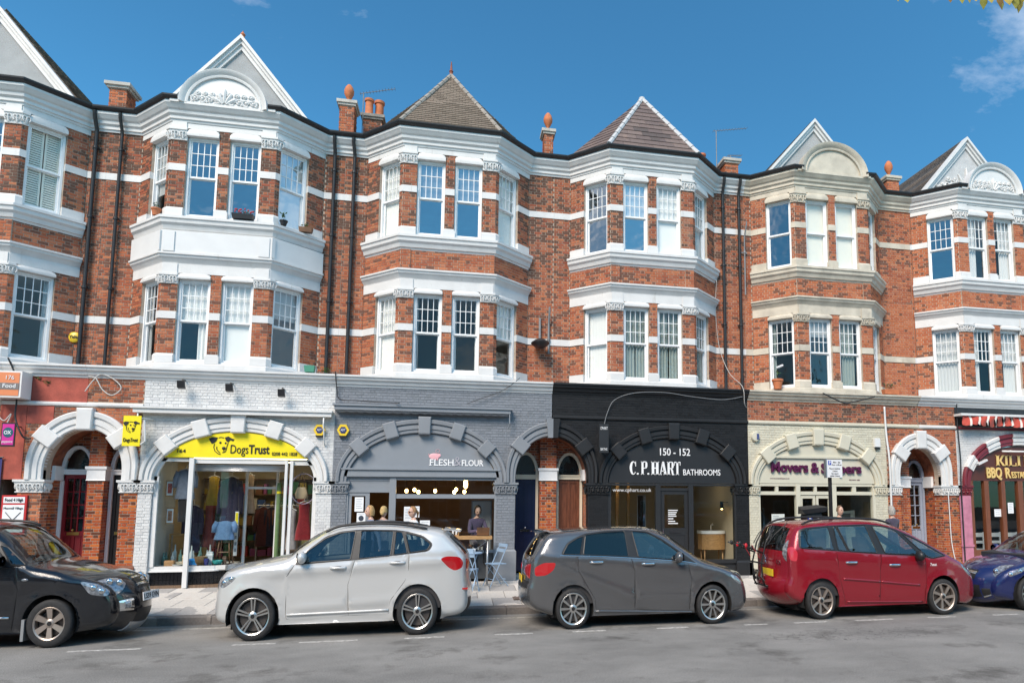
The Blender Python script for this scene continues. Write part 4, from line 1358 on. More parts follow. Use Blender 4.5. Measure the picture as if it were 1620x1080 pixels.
def panel_door(h, x0, x1, z0, z1, y, m, panes=None, label=None, gl=GLASS, letterbox=True, bell=None):
 w, hh = x1 - x0, z1 - z0
 d = MB()
 st = 0.075
 zg = z0 + hh * 0.46
 zt = z1 - 0.10
 d.box(x0, x0 + st, y - 0.03, y + 0.03, z0, z1).box(x1 - st, x1, y - 0.03, y + 0.03, z0, z1)
 d.box(x0 + st, x1 - st, y - 0.03, y + 0.03, z0, z0 + 0.16).box(x0 + st, x1 - st, y - 0.03, y + 0.03, zg - 0.12, zg).box(x0 + st, x1 - st, y - 0.03, y + 0.03, zt, z1)
 xm = (x0 + x1) / 2
 d.box(xm - 0.03, xm + 0.03, y - 0.028, y + 0.03, z0 + 0.16, zg - 0.12)
 o = d.build('door', m, h.t, label=label)
 q = MB()
 for a_, b_ in ((x0 + st, xm - 0.03), (xm + 0.03, x1 - st)):
  q = MB().box(a_, b_, y - 0.006, y + 0.012, z0 + 0.16, zg - 0.12).box(a_ + 0.03, b_ - 0.03, y - 0.018, y - 0.006, z0 + 0.2, zg - 0.16)
  q.build('door_panel', m, o)
 if panes:
  nx, nz = panes
  cw, ch = (w - 2 * st) / nx, (zt - zg) / nz
  bars = MB()
  for i in range(1, nx):
   bars.box(x0 + st + i * cw - 0.012, x0 + st + i * cw + 0.012, y - 0.024, y + 0.02, zg, zt)
  for j in range(1, nz):
   bars.box(x0 + st, x1 - st, y - 0.022, y + 0.018, zg + j * ch - 0.012, zg + j * ch + 0.012)
  if bars.v:
   bars.build('glazing_bars', m, o)
  for i in range(nx):
   for j in range(nz):
    MB().box(x0 + st + i * cw + 0.012, x0 + st + (i + 1) * cw - 0.012, y - 0.003, y + 0.003, zg + j * ch + 0.012, zg + (j + 1) * ch - 0.012).build('pane', gl, o)
 else:
  for a_, b_ in ((x0 + st, xm - 0.03), (xm + 0.03, x1 - st)):
   MB().box(a_, b_, y - 0.006, y + 0.012, zg, zt).box(a_ + 0.03, b_ - 0.03, y - 0.018, y - 0.006, zg + 0.05, zt - 0.05).build('door_panel', m, o)
  MB().box(xm - 0.03, xm + 0.03, y - 0.027, y + 0.03, zg, zt).build('muntin', m, o)
 if letterbox:
  MB().box(xm - 0.13, xm + 0.13, y - 0.045, y - 0.03, zg - 0.09, zg - 0.02).build('letterbox', BRASS if m is not NAVYD else CHROME, o)
  MB().ball((xm, y - 0.07, zg + 0.03), 0.028, 0.028, 0.028).tube([(xm, y - 0.07, zg + 0.03), (xm, y - 0.02, zg + 0.03)], 0.012, 6).build('door_knob', BRASS if m is not NAVYD else CHROME, o, True)
 return o

def door_case(h, x0, x1, z0, zd, y, m, fan_b, glassm, num=None):
 f = MB()
 f.box(x0 - 0.07, x0, y - 0.06, y + 0.05, z0, zd + 0.09).box(x1, x1 + 0.07, y - 0.06, y + 0.05, z0, zd + 0.09)
 f.box(x0, x1, y - 0.06, y + 0.05, zd, zd + 0.09).box(x0 - 0.09, x1 + 0.09, y - 0.085, y + 0.05, zd + 0.09, zd + 0.125)
 h.part(f, 'door_frame', m)
 cx, a = (x0 + x1) / 2, (x1 - x0) / 2
 zz = zd + 0.125
 n = 20
 h.part(MB().loft([[(p[0], y + d, p[1]) for p, d in ((ell(cx, zz, a, fan_b, math.pi * i / n, 0), 0.05), (ell(cx, zz, a, fan_b, math.pi * i / n, 0), -0.05), (ell(cx, zz, a, fan_b, math.pi * i / n, 0.075), -0.06), (ell(cx, zz, a, fan_b, math.pi * i / n, 0.075), 0.05))] for i in range(n + 1)], True, True), 'fanlight_arch', m, True, 40)
 h.part(MB().prism(arch_pts(cx, zz, a, fan_b, n), y - 0.004, y + 0.004), 'fanlight_pane', glassm)
 return cx, zz

def recess_back(h, x0, x1, y, z1, bm_, openings):
 def inside(u, z, g_=0.0):
  for a_, b_, zd, fb in openings:
   if a_ - 0.07 < u < b_ + 0.07 and z < zd + 0.12:
    return True
   if ((u - (a_ + b_) / 2) / ((b_ - a_) / 2 + 0.06)) ** 2 + (max(0, z - zd - 0.12) / (fb + 0.06)) ** 2 < 1 and z >= zd + 0.12:
    return True
  return False
 fr_ = (0, y, 1, 0, 0, -1)
 h.bricks(fr_, x0, x1, ZP, z1, bm_, skip=inside, back=0)
 holes = []
 for a_, b_, zd, fb in openings:
  zz = zd + 0.125
  holes.append([(a_ - 0.05, ZP), (a_ - 0.05, zz)][:1] + [(b_ + 0.05, ZP), (b_ + 0.05, zz)] + arch_pts((a_ + b_) / 2, zz, (b_ - a_) / 2 + 0.04, fb + 0.04, 16)[1:-1] + [(a_ - 0.05, zz)])
 out = [(x0, ZP - 0.01), (x1, ZP - 0.01), (x1, z1), (x0, z1)]
 h.part(MB().prism(out, y + 0.008, y + 0.10, holes=holes), 'recess_wall', MORTAR)
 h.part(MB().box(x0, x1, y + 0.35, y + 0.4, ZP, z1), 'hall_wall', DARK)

BRASS = mat('brass', (0.55, 0.38, 0.12), 0.3, 1.0)
CHROME = mat('chrome', (0.75, 0.75, 0.75), 0.12, 1.0)
REDD = mat('deep_red_gloss', (0.20, 0.012, 0.018), 0.25, var=0.1, coat=0.3)
NAVYD = mat('navy_gloss', (0.010, 0.016, 0.05), 0.25, coat=0.3)
BROWND = mat('stained_brown_wood', (0.13, 0.045, 0.022), 0.4, var=0.3, vscale=5, stretch=(6, 6, 0.8))
BLUED = mat('grey_blue_paint', (0.30, 0.34, 0.42), 0.4)
VAULT = mat('vault_brick_red', (0.24, 0.075, 0.035), 0.55, var=0.4, vscale=9, bump=0.6, bscale=14)
CAPW = mat('porch_white', (0.74, 0.74, 0.74), 0.45, var=0.05)

# ---- doorway 1: between the left house and the yellow shop (red door)
pier(HL, -4.16, -3.67, BR_C, WHITE)
pier(HD, -2.05, -1.69, BR_G, WHITE, plinthm=BR_C)
spandrel(HL, -4.62, -1.69, -3.67, -2.05, 3.02, 0.98, BR_A, 0.34, 0.42, ringm=WHITE, blocks=(138, 90, 42), half=0.17, jamb=0.22)
top_band(HL, -4.62, -2.89, BR_A, WHITE, WHITE, mat_only=REDP)
top_band(HD, -2.885, -1.69, BR_A, WHITE, WHITE)
HL.part(MB().box(-4.62, -4.1, -0.012, 0.0, 2.8, 4.53).box(-4.09, -3.55, -0.012, 0.0, 4.1, 4.53), 'painted_render', REDP)
lining(HL, -3.67, -2.05, 3.02, 0.98, BR_G, VAULT)
recess_back(HL, -4.3, -1.5, 0.80, 4.1, BR_A, [(-3.60, -3.06, 2.95, 0.5), (-2.54, -2.08, 2.95, 0.5)])
panel_door(HL, -3.60, -3.06, 0.42, 2.95, 0.82, REDD, (3, 4), 'dark red front door with small panes')
door_case(HL, -3.60, -3.06, 0.36, 2.95, 0.80, CAPW, 0.5, GLASS)
panel_door(HD, -2.54, -2.08, 0.42, 2.95, 0.82, DARK, None)
door_case(HD, -2.54, -2.08, 0.36, 2.95, 0.80, CAPW, 0.5, GLASS)
for fr_a, fr_b in (((-2.98, 0.50), (-2.62, 0.50)), ((-2.98, 0.79), (-2.98, 0.50)), ((-2.62, 0.50), (-2.62, 0.79))):
 f_, l_ = frame(fr_a, fr_b)
 HL.bricks(f_, 0, l_, ZP, 2.80, BR_G, back=0)
 HL.bricks(f_, 0, l_, 3.13, 4.05, BR_G, back=0)
HL.part(MB().box(-2.972, -2.628, 0.508, 0.79, ZP, 4.05), 'porch_pier', MORTAR)
HL.part(MB().sweep([(-2.98, 0.79), (-2.98, 0.50), (-2.62, 0.50), (-2.62, 0.79)], [(-0.01, 0), (0.03, 0), (0.02, 0.03), (0.02, 0.24), (0.05, 0.28), (0.05, 0.34), (-0.01, 0.34)], 2.80), 'porch_capital', CAPW)
HL.part(MB().box(-3.68, -3.60, 0.35, 0.79, 2.80, 3.14), 'porch_capital', CAPW)

# ---- yellow charity shop
pier(HD, -1.688, -1.39, BR_W, WHITE, plinthm=WHITE, pz=0.35)
pier(HD, 2.28, 2.648, BR_W, WHITE, plinthm=WHITE, pz=0.35)
spandrel(HD, -1.69, 2.65, -1.39, 2.28, 2.80, 1.20, BR_W, 0.27, 0.36, ringm=WHITE, blocks=(143, 115, 90, 65, 37), half=0.17)
top_band(HD, -1.69, 2.65, BR_W, WHITE, None, z0=4.53)
# ---- grey cafe
pier(HF, 2.652, 3.0, BR_GR, GREYP, plinthm=GREYP, pz=0.6)
pier(HF, 6.72, 7.22, BR_GR, GREYP, plinthm=GREYP, pz=0.8)
spandrel(HF, 2.65, 6.97, 3.0, 6.72, 2.80, 1.26, BR_GR, 0.27, 0.36, ringm=GREYP, blocks=(143, 115, 90, 65, 37), half=0.16)
top_band(HF, 2.65, 8.18, BR_GR, WHITE, None, z0=4.53)
# ---- doorway 2: between the cafe and the bathroom shop
pier(HC, 9.17, 9.73, BR_D, DARKP, plinthm=DARKP, pz=0.6)

def half_door_arch(h, side, bm_, m):
 cx, a, cz, b = 8.195, 0.975, 2.92, 1.13
 n = 24
 t0, t1 = (math.pi / 2, math.pi) if side < 0 else (0, math.pi / 2)
 pts = [ell(cx, cz, a, b, t0 + (t1 - t0) * i / n) for i in range(n + 1)]
 if side < 0:
  out = [(6.97, 2.8), (6.97, 4.53), (cx - 0.002, 4.53)] + pts + [(cx - a, 2.8)]
  lo, hi = 6.97, cx - 0.002
 else:
  out = [(cx + a, 2.8)] + pts + [(cx + 0.002, 4.53), (9.45, 4.53), (9.45, 2.8)]
  lo, hi = cx + 0.002, 9.45
 h.part(MB().prism(out, 0.008, 0.30), 'spandrel_wall', PAIR[bm_])

 def skip(u, z):
  if z < cz:
   return abs(u - cx) < a + 0.1
  return ((u - cx) / (a + 0.2)) ** 2 + ((z - cz) / (b + 0.28)) ** 2 < 1
 h.bricks(FR0, lo, hi, 2.8, 4.53, bm_, skip=skip, back=0)
 pr = [(0, 0.12), (0, -0.02), (0.06, -0.05), (0.28, -0.05), (0.31, -0.078), (0.56, -0.078), (0.60, -0.045), (0.67, -0.045), (0.71, -0.10), (0.93, -0.11), (1.0, -0.08), (1.0, 0.12)]
 rings = []
 for i in range(n + 1):
  t = t0 + (t1 - t0) * i / n
  w = 0.25 + 0.13 * math.sin(t)
  rings.append([(lambda p: (p[0], d, p[1]))(ell(cx, cz, a, b, t, o * w)) for o, d in pr])
 leg = [(cx + (a + o * 0.25) * (1 if side > 0 else -1), d, 2.80) for o, d in pr]
 rings = [leg] + rings if side > 0 else rings + [leg]
 h.part(MB().loft(rings, True, True), 'arch_ring', m, True, 30)
 v = MB()
 voussoir(v, cx, cz, a, b, R(42 if side > 0 else 138), 0.34, 0.17, 0, 0.16)
 h.part(v, 'voussoir', m)
 k = MB()
 i_, o_ = (cz + b - 0.05), (cz + b + 0.46)
 x0, x1 = (cx - 0.13, cx - 0.001) if side < 0 else (cx + 0.001, cx + 0.13)
 f = 0.05
 if side < 0:
  k.hexa([(x0, -0.16, i_), (x1, -0.16, i_), (x1, 0.05, i_), (x0, 0.05, i_), (x0 - f, -0.18, o_), (x1, -0.18, o_), (x1, 0.05, o_), (x0 - f, 0.05, o_)])
 else:
  k.hexa([(x0, -0.16, i_), (x1, -0.16, i_), (x1, 0.05, i_), (x0, 0.05, i_), (x0, -0.18, o_), (x1 + f, -0.18, o_), (x1 + f, 0.05, o_), (x0, 0.05, o_)])
 h.part(k, 'keystone', m)

half_door_arch(HF, -1, BR_GR, GREYP)
half_door_arch(HC, 1, BR_D, DARKP)
lining(HF, 7.22, 9.17, 2.92, 1.13, BR_G, VAULT)
recess_back(HF, 7.0, 9.4, 0.80, 4.2, BR_A, [(7.28, 7.84, 2.92, 0.55), (8.48, 9.08, 2.92, 0.55)])
CREAMF = mat('cream_door_frame', (0.60, 0.54, 0.42), 0.45)
panel_door(HF, 7.28, 7.84, 0.42, 2.92, 0.82, NAVYD, None, 'navy front door')
door_case(HF, 7.28, 7.84, 0.36, 2.92, 0.80, CREAMF, 0.55, GLASS)
panel_door(HC, 8.48, 9.08, 0.42, 2.92, 0.82, BROWND, None, 'brown wooden front door', letterbox=False)
door_case(HC, 8.48, 9.08, 0.36, 2.92, 0.80, CREAMF, 0.55, GLASS)
for fr_a, fr_b in (((7.93, 0.55), (8.39, 0.55)), ((7.93, 0.79), (7.93, 0.55)), ((8.39, 0.55), (8.39, 0.79))):
 f_, l_ = frame(fr_a, fr_b)
 HF.bricks(f_, 0, l_, ZP, 2.88, BR_G, back=0)
 HF.bricks(f_, 0, l_, 3.22, 4.1, BR_G, back=0)
HF.part(MB().box(7.938, 8.382, 0.558, 0.79, ZP, 4.1), 'porch_pier', MORTAR)
HF.part(MB().sweep([(7.93, 0.79), (7.93, 0.55), (8.39, 0.55), (8.39, 0.79)], [(-0.01, 0), (0.03, 0), (0.02, 0.03), (0.02, 0.24), (0.05, 0.28), (0.05, 0.34), (-0.01, 0.34)], 2.88), 'porch_capital', CAPW)
HC.part(MB().box(9.09, 9.165, 0.35, 0.79, 2.88, 3.18), 'porch_capital', CAPW)
# ---- charcoal bathroom shop
pier(HC, 13.45, 13.838, BR_D, DARKP, plinthm=DARKP, pz=0.4)
spandrel(HC, 9.45, 13.84, 9.73, 13.45, 2.80, 1.26, BR_D, 0.27, 0.36, ringm=DARKP, blocks=(143, 115, 90, 65, 37), half=0.16)
top_band(HC, 8.20, 13.84, BR_D, DARKP, DARKP)
# ---- cream shop
BR_CR = brick_mat('cream_painted_brick', [(0.58, 0.55, 0.44), (0.60, 0.57, 0.455), (0.56, 0.53, 0.42)], (0.53, 0.50, 0.40), 0.1, rough=0.5, bump=0.2)
for nd in BR_CR.node_tree.nodes:
 if nd.type == 'VALTORGB' and abs(nd.color_ramp.elements[-1].color[0] - 0.55) < 1e-3:
  nd.color_ramp.elements[-1].color = (0.05, 0.05, 0.05, 1)
PAIR[BR_CR] = mat('cream_painted_joint', (0.53, 0.50, 0.40), 0.6)
pier(HM, 13.842, 14.13, BR_CR, CREAM2, plinthm=CREAM2, pz=0.4)
pier(HM, 17.86, 18.27, BR_CR, CREAM2, plinthm=CREAM2, pz=0.4)
spandrel(HM, 13.842, 18.27, 14.13, 17.86, 2.80, 1.18, BR_CR, 0.27, 0.38, ringm=CREAM2, blocks=(143, 115, 90, 65, 37), half=0.17)
top_band(HM, 13.845, 19.39, BR_B, CREAM, CREAM2)
# ---- doorway 3: between the cream shop and the restaurant
pier(HM, 18.28, 18.70, BR_G, WHITE, plinthm=None)
pier(HK, 20.11, 20.70, BR_G, WHITE, plinthm=None)
spandrel(HM, 18.28, 20.70, 18.70, 20.11, 3.07, 0.87, BR_A, 0.34, 0.44, ringm=WHITE, blocks=(138, 90, 42), half=0.17, jamb=0.27)
lining(HM, 18.70, 20.11, 3.07, 0.87, BR_G, VAULT)
recess_back(HM, 18.5, 20.9, 0.80, 4.1, BR_A, [(19.50, 20.0, 2.92, 0.48)])
panel_door(HK, 19.50, 20.0, 0.42, 2.92, 0.82, BLUED, (2, 4), 'grey blue front door with small panes')
door_case(HK, 19.50, 20.0, 0.36, 2.92, 0.80, BLUED, 0.48, GLASS)
for fr_a, fr_b in (((18.95, 0.50), (19.38, 0.50)), ((18.95, 0.79), (18.95, 0.50)), ((19.38, 0.50), (19.38, 0.79))):
 f_, l_ = frame(fr_a, fr_b)
 HM.bricks(f_, 0, l_, ZP, 2.74, BR_G, back=0)
 HM.bricks(f_, 0, l_, 3.10, 4.0, BR_G, back=0)
HM.part(MB().box(18.958, 19.372, 0.508, 0.79, ZP, 4.0), 'porch_pier', MORTAR)
HM.part(MB().sweep([(18.95, 0.79), (18.95, 0.50), (19.38, 0.50), (19.38, 0.79)], [(-0.01, 0), (0.03, 0), (0.02, 0.03), (0.02, 0.24), (0.05, 0.28), (0.05, 0.34), (-0.01, 0.34)], 2.74), 'porch_capital', CAPW)
HM.part(MB().box(20.02, 20.10, 0.35, 0.79, 2.74, 3.08), 'porch_capital', CAPW)
# ---- brown restaurant
BLACKF = mat('black_fascia_board', (0.02, 0.02, 0.022), 0.5, var=0.3)
pier(HK, 20.71, 21.11, BR_G, MAROON, plinthm=None)
HK.part(MB().box(20.71, 21.105, -0.02, 0.0, 0.26, 2.5), 'pilaster_face', PINKP)
HK.part(MB().box(20.69, 21.12, -0.05, 0.0, 0.95, 1.02), 'pilaster_band', PINKP)
cx_, a_ = spandrel(HK, 20.70, 25.0, 21.11, 24.81, 2.80, 1.26, BR_W, 0.27, 0.38, alt=1)
seg = [180, 160, 146, 128, 113, 98, 82, 67, 52, 34, 20, 0]
for i in range(len(seg) - 1):
 a0, a1 = R(seg[i + 1]), R(seg[i])
 rings = []
 pr = [(0, 0.12), (0, -0.02), (0.06, -0.05), (0.28, -0.05), (0.31, -0.078), (0.56, -0.078), (0.60, -0.045), (0.67, -0.045), (0.71, -0.10), (0.93, -0.11), (1.0, -0.08), (1.0, 0.12)]
 for k in range(9):
  t = a0 + (a1 - a0) * k / 8
  w = 0.27 + 0.11 * math.sin(t)
  rings.append([(lambda p: (p[0], d - (0.03 if i % 2 else 0), p[1]))(ell(cx_, 2.8, a_, 1.26, t, o * w)) for o, d in pr])
 HK.part(MB().loft(rings, True, True), 'arch_ring', WHITE if i % 2 else MAROON, True, 30)
top_band(HK, 19.41, 20.70, BR_A, WHITE, WHITE)
top_band(HK, 20.70, 25.0, BR_W, WHITE, MAROON, mat_only=BLACKF)
# ------------------------------------------------------------------ shopfronts, signs and what stands in the windows (image coordinates, scaled about the camera)
def lunette(cx, a, cz, b, zf, y0, y1, inset=0.0, n=36):
 a, b = a - inset, b - inset
 t0 = math.asin(min(1, max(0, (zf - cz) / b)))
 pts = [(cx + a * math.cos(t0 + (math.pi - 2 * t0) * i / n), cz + b * math.sin(t0 + (math.pi - 2 * t0) * i / n)) for i in range(n + 1)]
 return MB().prism(pts, y0, y1)

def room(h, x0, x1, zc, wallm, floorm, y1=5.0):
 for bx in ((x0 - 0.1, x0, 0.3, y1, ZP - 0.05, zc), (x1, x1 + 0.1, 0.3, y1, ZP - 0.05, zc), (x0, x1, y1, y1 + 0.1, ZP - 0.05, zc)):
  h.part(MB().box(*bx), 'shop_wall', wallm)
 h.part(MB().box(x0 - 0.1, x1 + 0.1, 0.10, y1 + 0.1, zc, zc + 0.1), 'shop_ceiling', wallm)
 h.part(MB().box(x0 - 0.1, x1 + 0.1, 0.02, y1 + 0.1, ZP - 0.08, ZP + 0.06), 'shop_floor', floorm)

def fposts(h, m, boxes):
 q = MB()
 for b_ in boxes:
  q.box(*b_)
 h.part(q, 'shopfront_frame', m)

def spane(h, x0, x1, z0, z1, y, m=SHOPG):
 h.part(MB().add([(x0, y, z0), (x1, y, z0), (x1, y, z1), (x0, y, z1)], [(0, 1, 2, 3)]), 'shop_pane', m)

YEL = mat('yellow_sign', (0.86, 0.70, 0.012), 0.4, var=0.03)
YEL2 = mat('yellow_plastic', (0.80, 0.55, 0.03), 0.35)
BLK = mat('black_print', (0.012, 0.012, 0.012), 0.5)
WTX = mat('white_lettering', (0.82, 0.82, 0.82), 0.4)
WDEC = mat('white_window_print', (0.75, 0.75, 0.75), 0.5)
PAPER = mat('paper', (0.78, 0.79, 0.80), 0.7, var=0.04)
PINK = mat('pig_pink', (0.80, 0.42, 0.45), 0.5)
SILV = mat('galvanised_steel', (0.52, 0.53, 0.54), 0.35, 0.8)
WOOD = mat('oak', (0.42, 0.24, 0.10), 0.45, var=0.25, vscale=6, stretch=(1, 8, 8))
WOODD = mat('dark_oak', (0.16, 0.08, 0.04), 0.5, var=0.25, vscale=6)

def cloth(name, col, rough=0.9, var=0.15):
 return mat(name, col, rough, var=var, vscale=14, bump=0.25, bscale=60, sheen=0.2)

# ==== yellow charity shop
cx, a = 0.445, 1.835
room(HD, -1.6, 2.5, 3.5, mat('charity_wall', (0.60, 0.52, 0.36), 0.9), ROOMF, 4.2)
fposts(HD, WHITE2, [(-0.60, -0.50, -0.06, 0.03, ZP, 3.34), (1.545, 1.605, -0.06, 0.03, ZP, 3.30), (1.65, 1.72, 0.0, 0.08, ZP, 3.30), (-1.39, -0.60, 0.06, 0.14, 3.26, 3.34),
     (1.72, 2.20, 0.06, 0.14, 3.20, 3.30), (2.19, 2.27, 0.06, 0.14, 0.75, 2.9), (-1.38, -1.28, 0.06, 0.14, 0.75, 2.9), (-0.5, 1.545, 0.04, 0.12, 3.22, 3.33)])
rg_ = [[(lambda p: (p[0], y_, p[1]))(ell(cx, 2.8, a, 1.2, t, o)) for o, y_ in ((-0.0, 0.06), (-0.075, 0.06), (-0.075, 0.14), (-0.0, 0.14))] for t in [math.pi - 0.5 * i / 10 for i in range(11)]]
HD.part(MB().loft(rg_, True, True), 'curved_frame', WHITE2)
rg_ = [[(lambda p: (p[0], y_, p[1]))(ell(cx, 2.8, a, 1.2, t, o)) for o, y_ in ((-0.0, 0.06), (-0.075, 0.06), (-0.075, 0.14), (-0.0, 0.14))] for t in [0.5 * i / 10 for i in range(11)]]
HD.part(MB().loft(rg_, True, True), 'curved_frame', WHITE2)
dpath = [(-1.39, 0.10), (-0.5, 0.10), (-0.25, 0.12), (0.0, 0.20), (0.2, 0.36), (0.34, 0.6), (0.42, 0.95)]
rpath = [(1.16, 0.95), (1.60, 0.10), (2.28, 0.10)]
for pth in (dpath, rpath):
 HD.part(MB().sweep(pth, [(-0.25, 0), (0.05, 0), (0.05, 0.03), (0.02, 0.04), (0.02, 0.13), (-0.25, 0.13)], 0.63), 'window_sill', WHITE2)
 HD.part(MB().sweep(pth, [(-0.10, 0), (0.0, 0), (0.0, 0.38), (-0.10, 0.38)], 0.25), 'stall_riser', MORT_D)
 for i in range(len(pth) - 1):
  f_, l_ = frame(pth[i], pth[i + 1])
  n_ = max(1, int(l_ / 0.075))
  for k in range(n_):
   for z_ in (0.262, 0.448):
    HD.part(MB().fbox(f_, k * l_ / n_ + 0.004, (k + 1) * l_ / n_ - 0.004, -0.01, 0.012, z_, z_ + 0.178), 'riser_tile', BLACKT)
gpts = dpath[1:]
HD.part(MB().grid(lambda u, v: (lambda i, f: (gpts[i][0] + (gpts[min(i + 1, 5)][0] - gpts[i][0]) * f, gpts[i][1] + (gpts[min(i + 1, 5)][1] - gpts[i][1]) * f, 0.78 + 2.30 * v))(min(4, int(u * 5)), u * 5 - min(4, int(u * 5))), 20, 1), 'shop_pane', SHOPG, True)
spane(HD, -1.30, -0.6, 0.78, 3.26, 0.10)
spane(HD, 1.72, 2.20, 0.78, 3.20, 0.10)
HD.part(MB().add([(1.16, 0.95, 0.78), (1.60, 0.10, 0.78), (1.60, 0.10, 3.1), (1.16, 0.95, 3.1)], [(0, 1, 2, 3)]), 'shop_pane', SHOPG)
fposts(HD, WHITE2, [(0.40, 0.46, 0.93, 0.99, 0.3, 3.1), (1.13, 1.19, 0.93, 0.99, 0.3, 3.1), (0.46, 1.13, 0.93, 0.99, 2.62, 2.68), (0.40, 1.19, 0.90, 1.0, 3.1, 3.2)])
spane(HD, 0.46, 1.13, 2.68, 3.1, 0.96)
sh = MB()
for k in range(5):
 sh.tube([(-0.56, 0.16, 3.05 + k * 0.034), (1.48, 0.16, 3.05 + k * 0.034)], 0.019, 8)
HD.part(sh, 'roller_shutter', SILV, True)
sign = thing('shop_fascia_sign', 'yellow arched fascia sign with a dog head drawing and black lettering', 'sign', shop_pt((0.45, 0, 3.36)))
lunette(cx, a, 2.8, 1.2, 3.36, -0.012, 0.10, 0.015).build('sign_board', YEL, sign)
text_at('164', -0.89, -0.02, 3.47, 0.18, 0.085, BLK, sign)
text_at('Dogs', 0.28, -0.02, 3.47, 0.40, 0.215, BLK, sign)
text_at('Trust', 0.69, -0.02, 3.47, 0.47, 0.215, BLK, sign, offset=0.022)
text_at('0208 442 1828', 1.22, -0.02, 3.43, 0.58, 0.085, BLK, sign)

def dog(mx, mz, s, y, par):
 e = MB()
 e.prism([(mx - .22 * s, mz + .30 * s), (mx - .12 * s, mz + .34 * s), (mx - .02 * s, mz + .33 * s), (mx - .05 * s, mz + .24 * s), (mx - .10 * s, mz + .19 * s), (mx - .15 * s, mz + .17 * s), (mx - .19 * s, mz + .24 * s)], y - 0.006, y + 0.006)
 e.build('dog_ear', BLK, par)
 e = MB().prism([(mx + .14 * s, mz + .33 * s), (mx + .22 * s, mz + .36 * s), (mx + .30 * s, mz + .31 * s), (mx + .36 * s, mz + .29 * s), (mx + .33 * s, mz + .24 * s), (mx + .27 * s, mz + .27 * s), (mx + .22 * s, mz + .21 * s), (mx + .17 * s, mz + .25 * s)], y - 0.006, y + 0.006)
 e.build('dog_ear', BLK, par)
 MB().ball((mx + .045 * s, y, mz + .20 * s), 0.028 * s, 0.008, 0.03 * s).build('dog_eye', BLK, par)
 MB().ball((mx + .165 * s, y, mz + .19 * s), 0.022 * s, 0.008, 0.026 * s).build('dog_eye', BLK, par)
 MB().ball((mx + .13 * s, y, mz + .06 * s), 0.045 * s, 0.008, 0.042 * s).build('dog_nose', BLK, par)
 for pts in ([(-.09, .17), (-.10, .08), (-.07, -.01), (0, -.07), (.06, -.09)], [(-.03, .10), (-.03, .04), (.01, -.02), (.05, -.05)], [(.13, .02), (.14, -.03), (.10, -.05)], [(.22, .2), (.20, .12), (.19, .06), (.17, -.02), (.12, -.04)], [(0.0, .32), (.05, .335), (.12, .32)]):
  MB().tube([(mx + p[0] * s, y, mz + p[1] * s) for p in pts], 0.010 * s, 5).build('dog_outline', BLK, par)

dog(0.0, 3.53, 0.98, -0.018, sign)
aw = thing('awning_box', 'long white awning box above the yellow shop sign', 'awning', shop_pt((0.4, -0.2, 4.4)))
MB().box(-1.82, 2.60, -0.24, -0.005, 4.40, 4.50).box(-1.87, 2.62, -0.28, -0.005, 4.50, 4.545).build('awning_case', WHITE, aw)
for x_ in (-1.72, 2.42):
 MB().tube([(x_, -0.2, 4.4), (x_, -0.21, 4.2), (x_ + 0.02, -0.08, 3.75), (x_ + 0.02, -0.02, 3.70)], 0.018, 6).build('awning_arm', WHITE2, aw, True)
for i, (x_, z_, wd) in enumerate(((-0.81, 5.10, 'first from the doorway'), (0.25, 5.06, 'in the middle'), (1.43, 4.97, 'nearest the grey cafe'))):
 f = thing('floodlight', ('small black floodlight on the white frieze, ' + wd), 'floodlight', shop_pt((x_, -0.2, z_)), 'floodlights on the white frieze')
 MB().hexa([(x_ - 0.08, -0.30, z_ - 0.09), (x_ + 0.08, -0.30, z_ - 0.09), (x_ + 0.08, -0.20, z_ - 0.11), (x_ - 0.08, -0.20, z_ - 0.11), (x_ - 0.08, -0.34, z_ + 0.07), (x_ + 0.08, -0.34, z_ + 0.07), (x_ + 0.06, -0.24, z_ + 0.09), (x_ - 0.06, -0.24, z_ + 0.09)]).build('lamp_housing', BLACKM, f)
 MB().tube([(x_, -0.26, z_ + 0.02), (x_, -0.22, z_ + 0.12), (x_, 0.0, z_ + 0.12)], 0.014, 6).build('bracket', BLACKM, f)
hs = thing('hanging_sign', 'small yellow projecting sign with a dog head beside the white arch', 'sign', shop_pt((-1.72, -0.3, 3.6)))
MB().box(-1.93, -1.56, -0.40, -0.37, 3.58, 4.29).build('sign_board', YEL, hs)
dog(-1.80, 3.95, 0.6, -0.408, hs)
text_at('DogsTrust', -1.90, -0.408, 3.68, 0.30, 0.09, BLK, hs)
MB().tube([(-1.58, -0.38, 4.25), (-1.50, -0.2, 4.25), (-1.46, 0.0, 4.25)], 0.015, 6).tube([(-1.50, -0.38, 4.2), (-1.46, -0.38, 3.7), (-1.55, -0.38, 3.62)], 0.018, 6).build('bracket', WHITE2, hs)

def hex_alarm(x, z, r, lab, col=YEL2):
 t = thing('alarm_box', lab, 'alarm', shop_pt((x, 0, z)))
 MB().prism([(x + r * math.cos(R(60 * k)), z + r * 1.12 * math.sin(R(60 * k))) for k in range(6)], -0.09, 0.0).build('casing', col, t)
 MB().prism([(x + r * .62 * math.cos(R(60 * k)), z + r * .65 * math.sin(R(60 * k))) for k in range(6)], -0.098, -0.088).build('badge', mat('navy_badge', (0.02, 0.03, 0.12), 0.4), t)
 MB().box(x - r * .6, x + r * .6, -0.08, -0.01, z - r * 1.25, z - r * .9).build('strobe', BLK, t)
 text_at('ADT', x - r * .4, -0.102, z - 0.025, r * .8, 0.06, WTX, t, depth=0.004)

hex_alarm(2.31, 4.08, 0.14, 'yellow hexagonal alarm box on the white wall by the yellow shop')
hex_alarm(2.87, 4.09, 0.145, 'yellow hexagonal alarm box on the grey wall of the cafe')

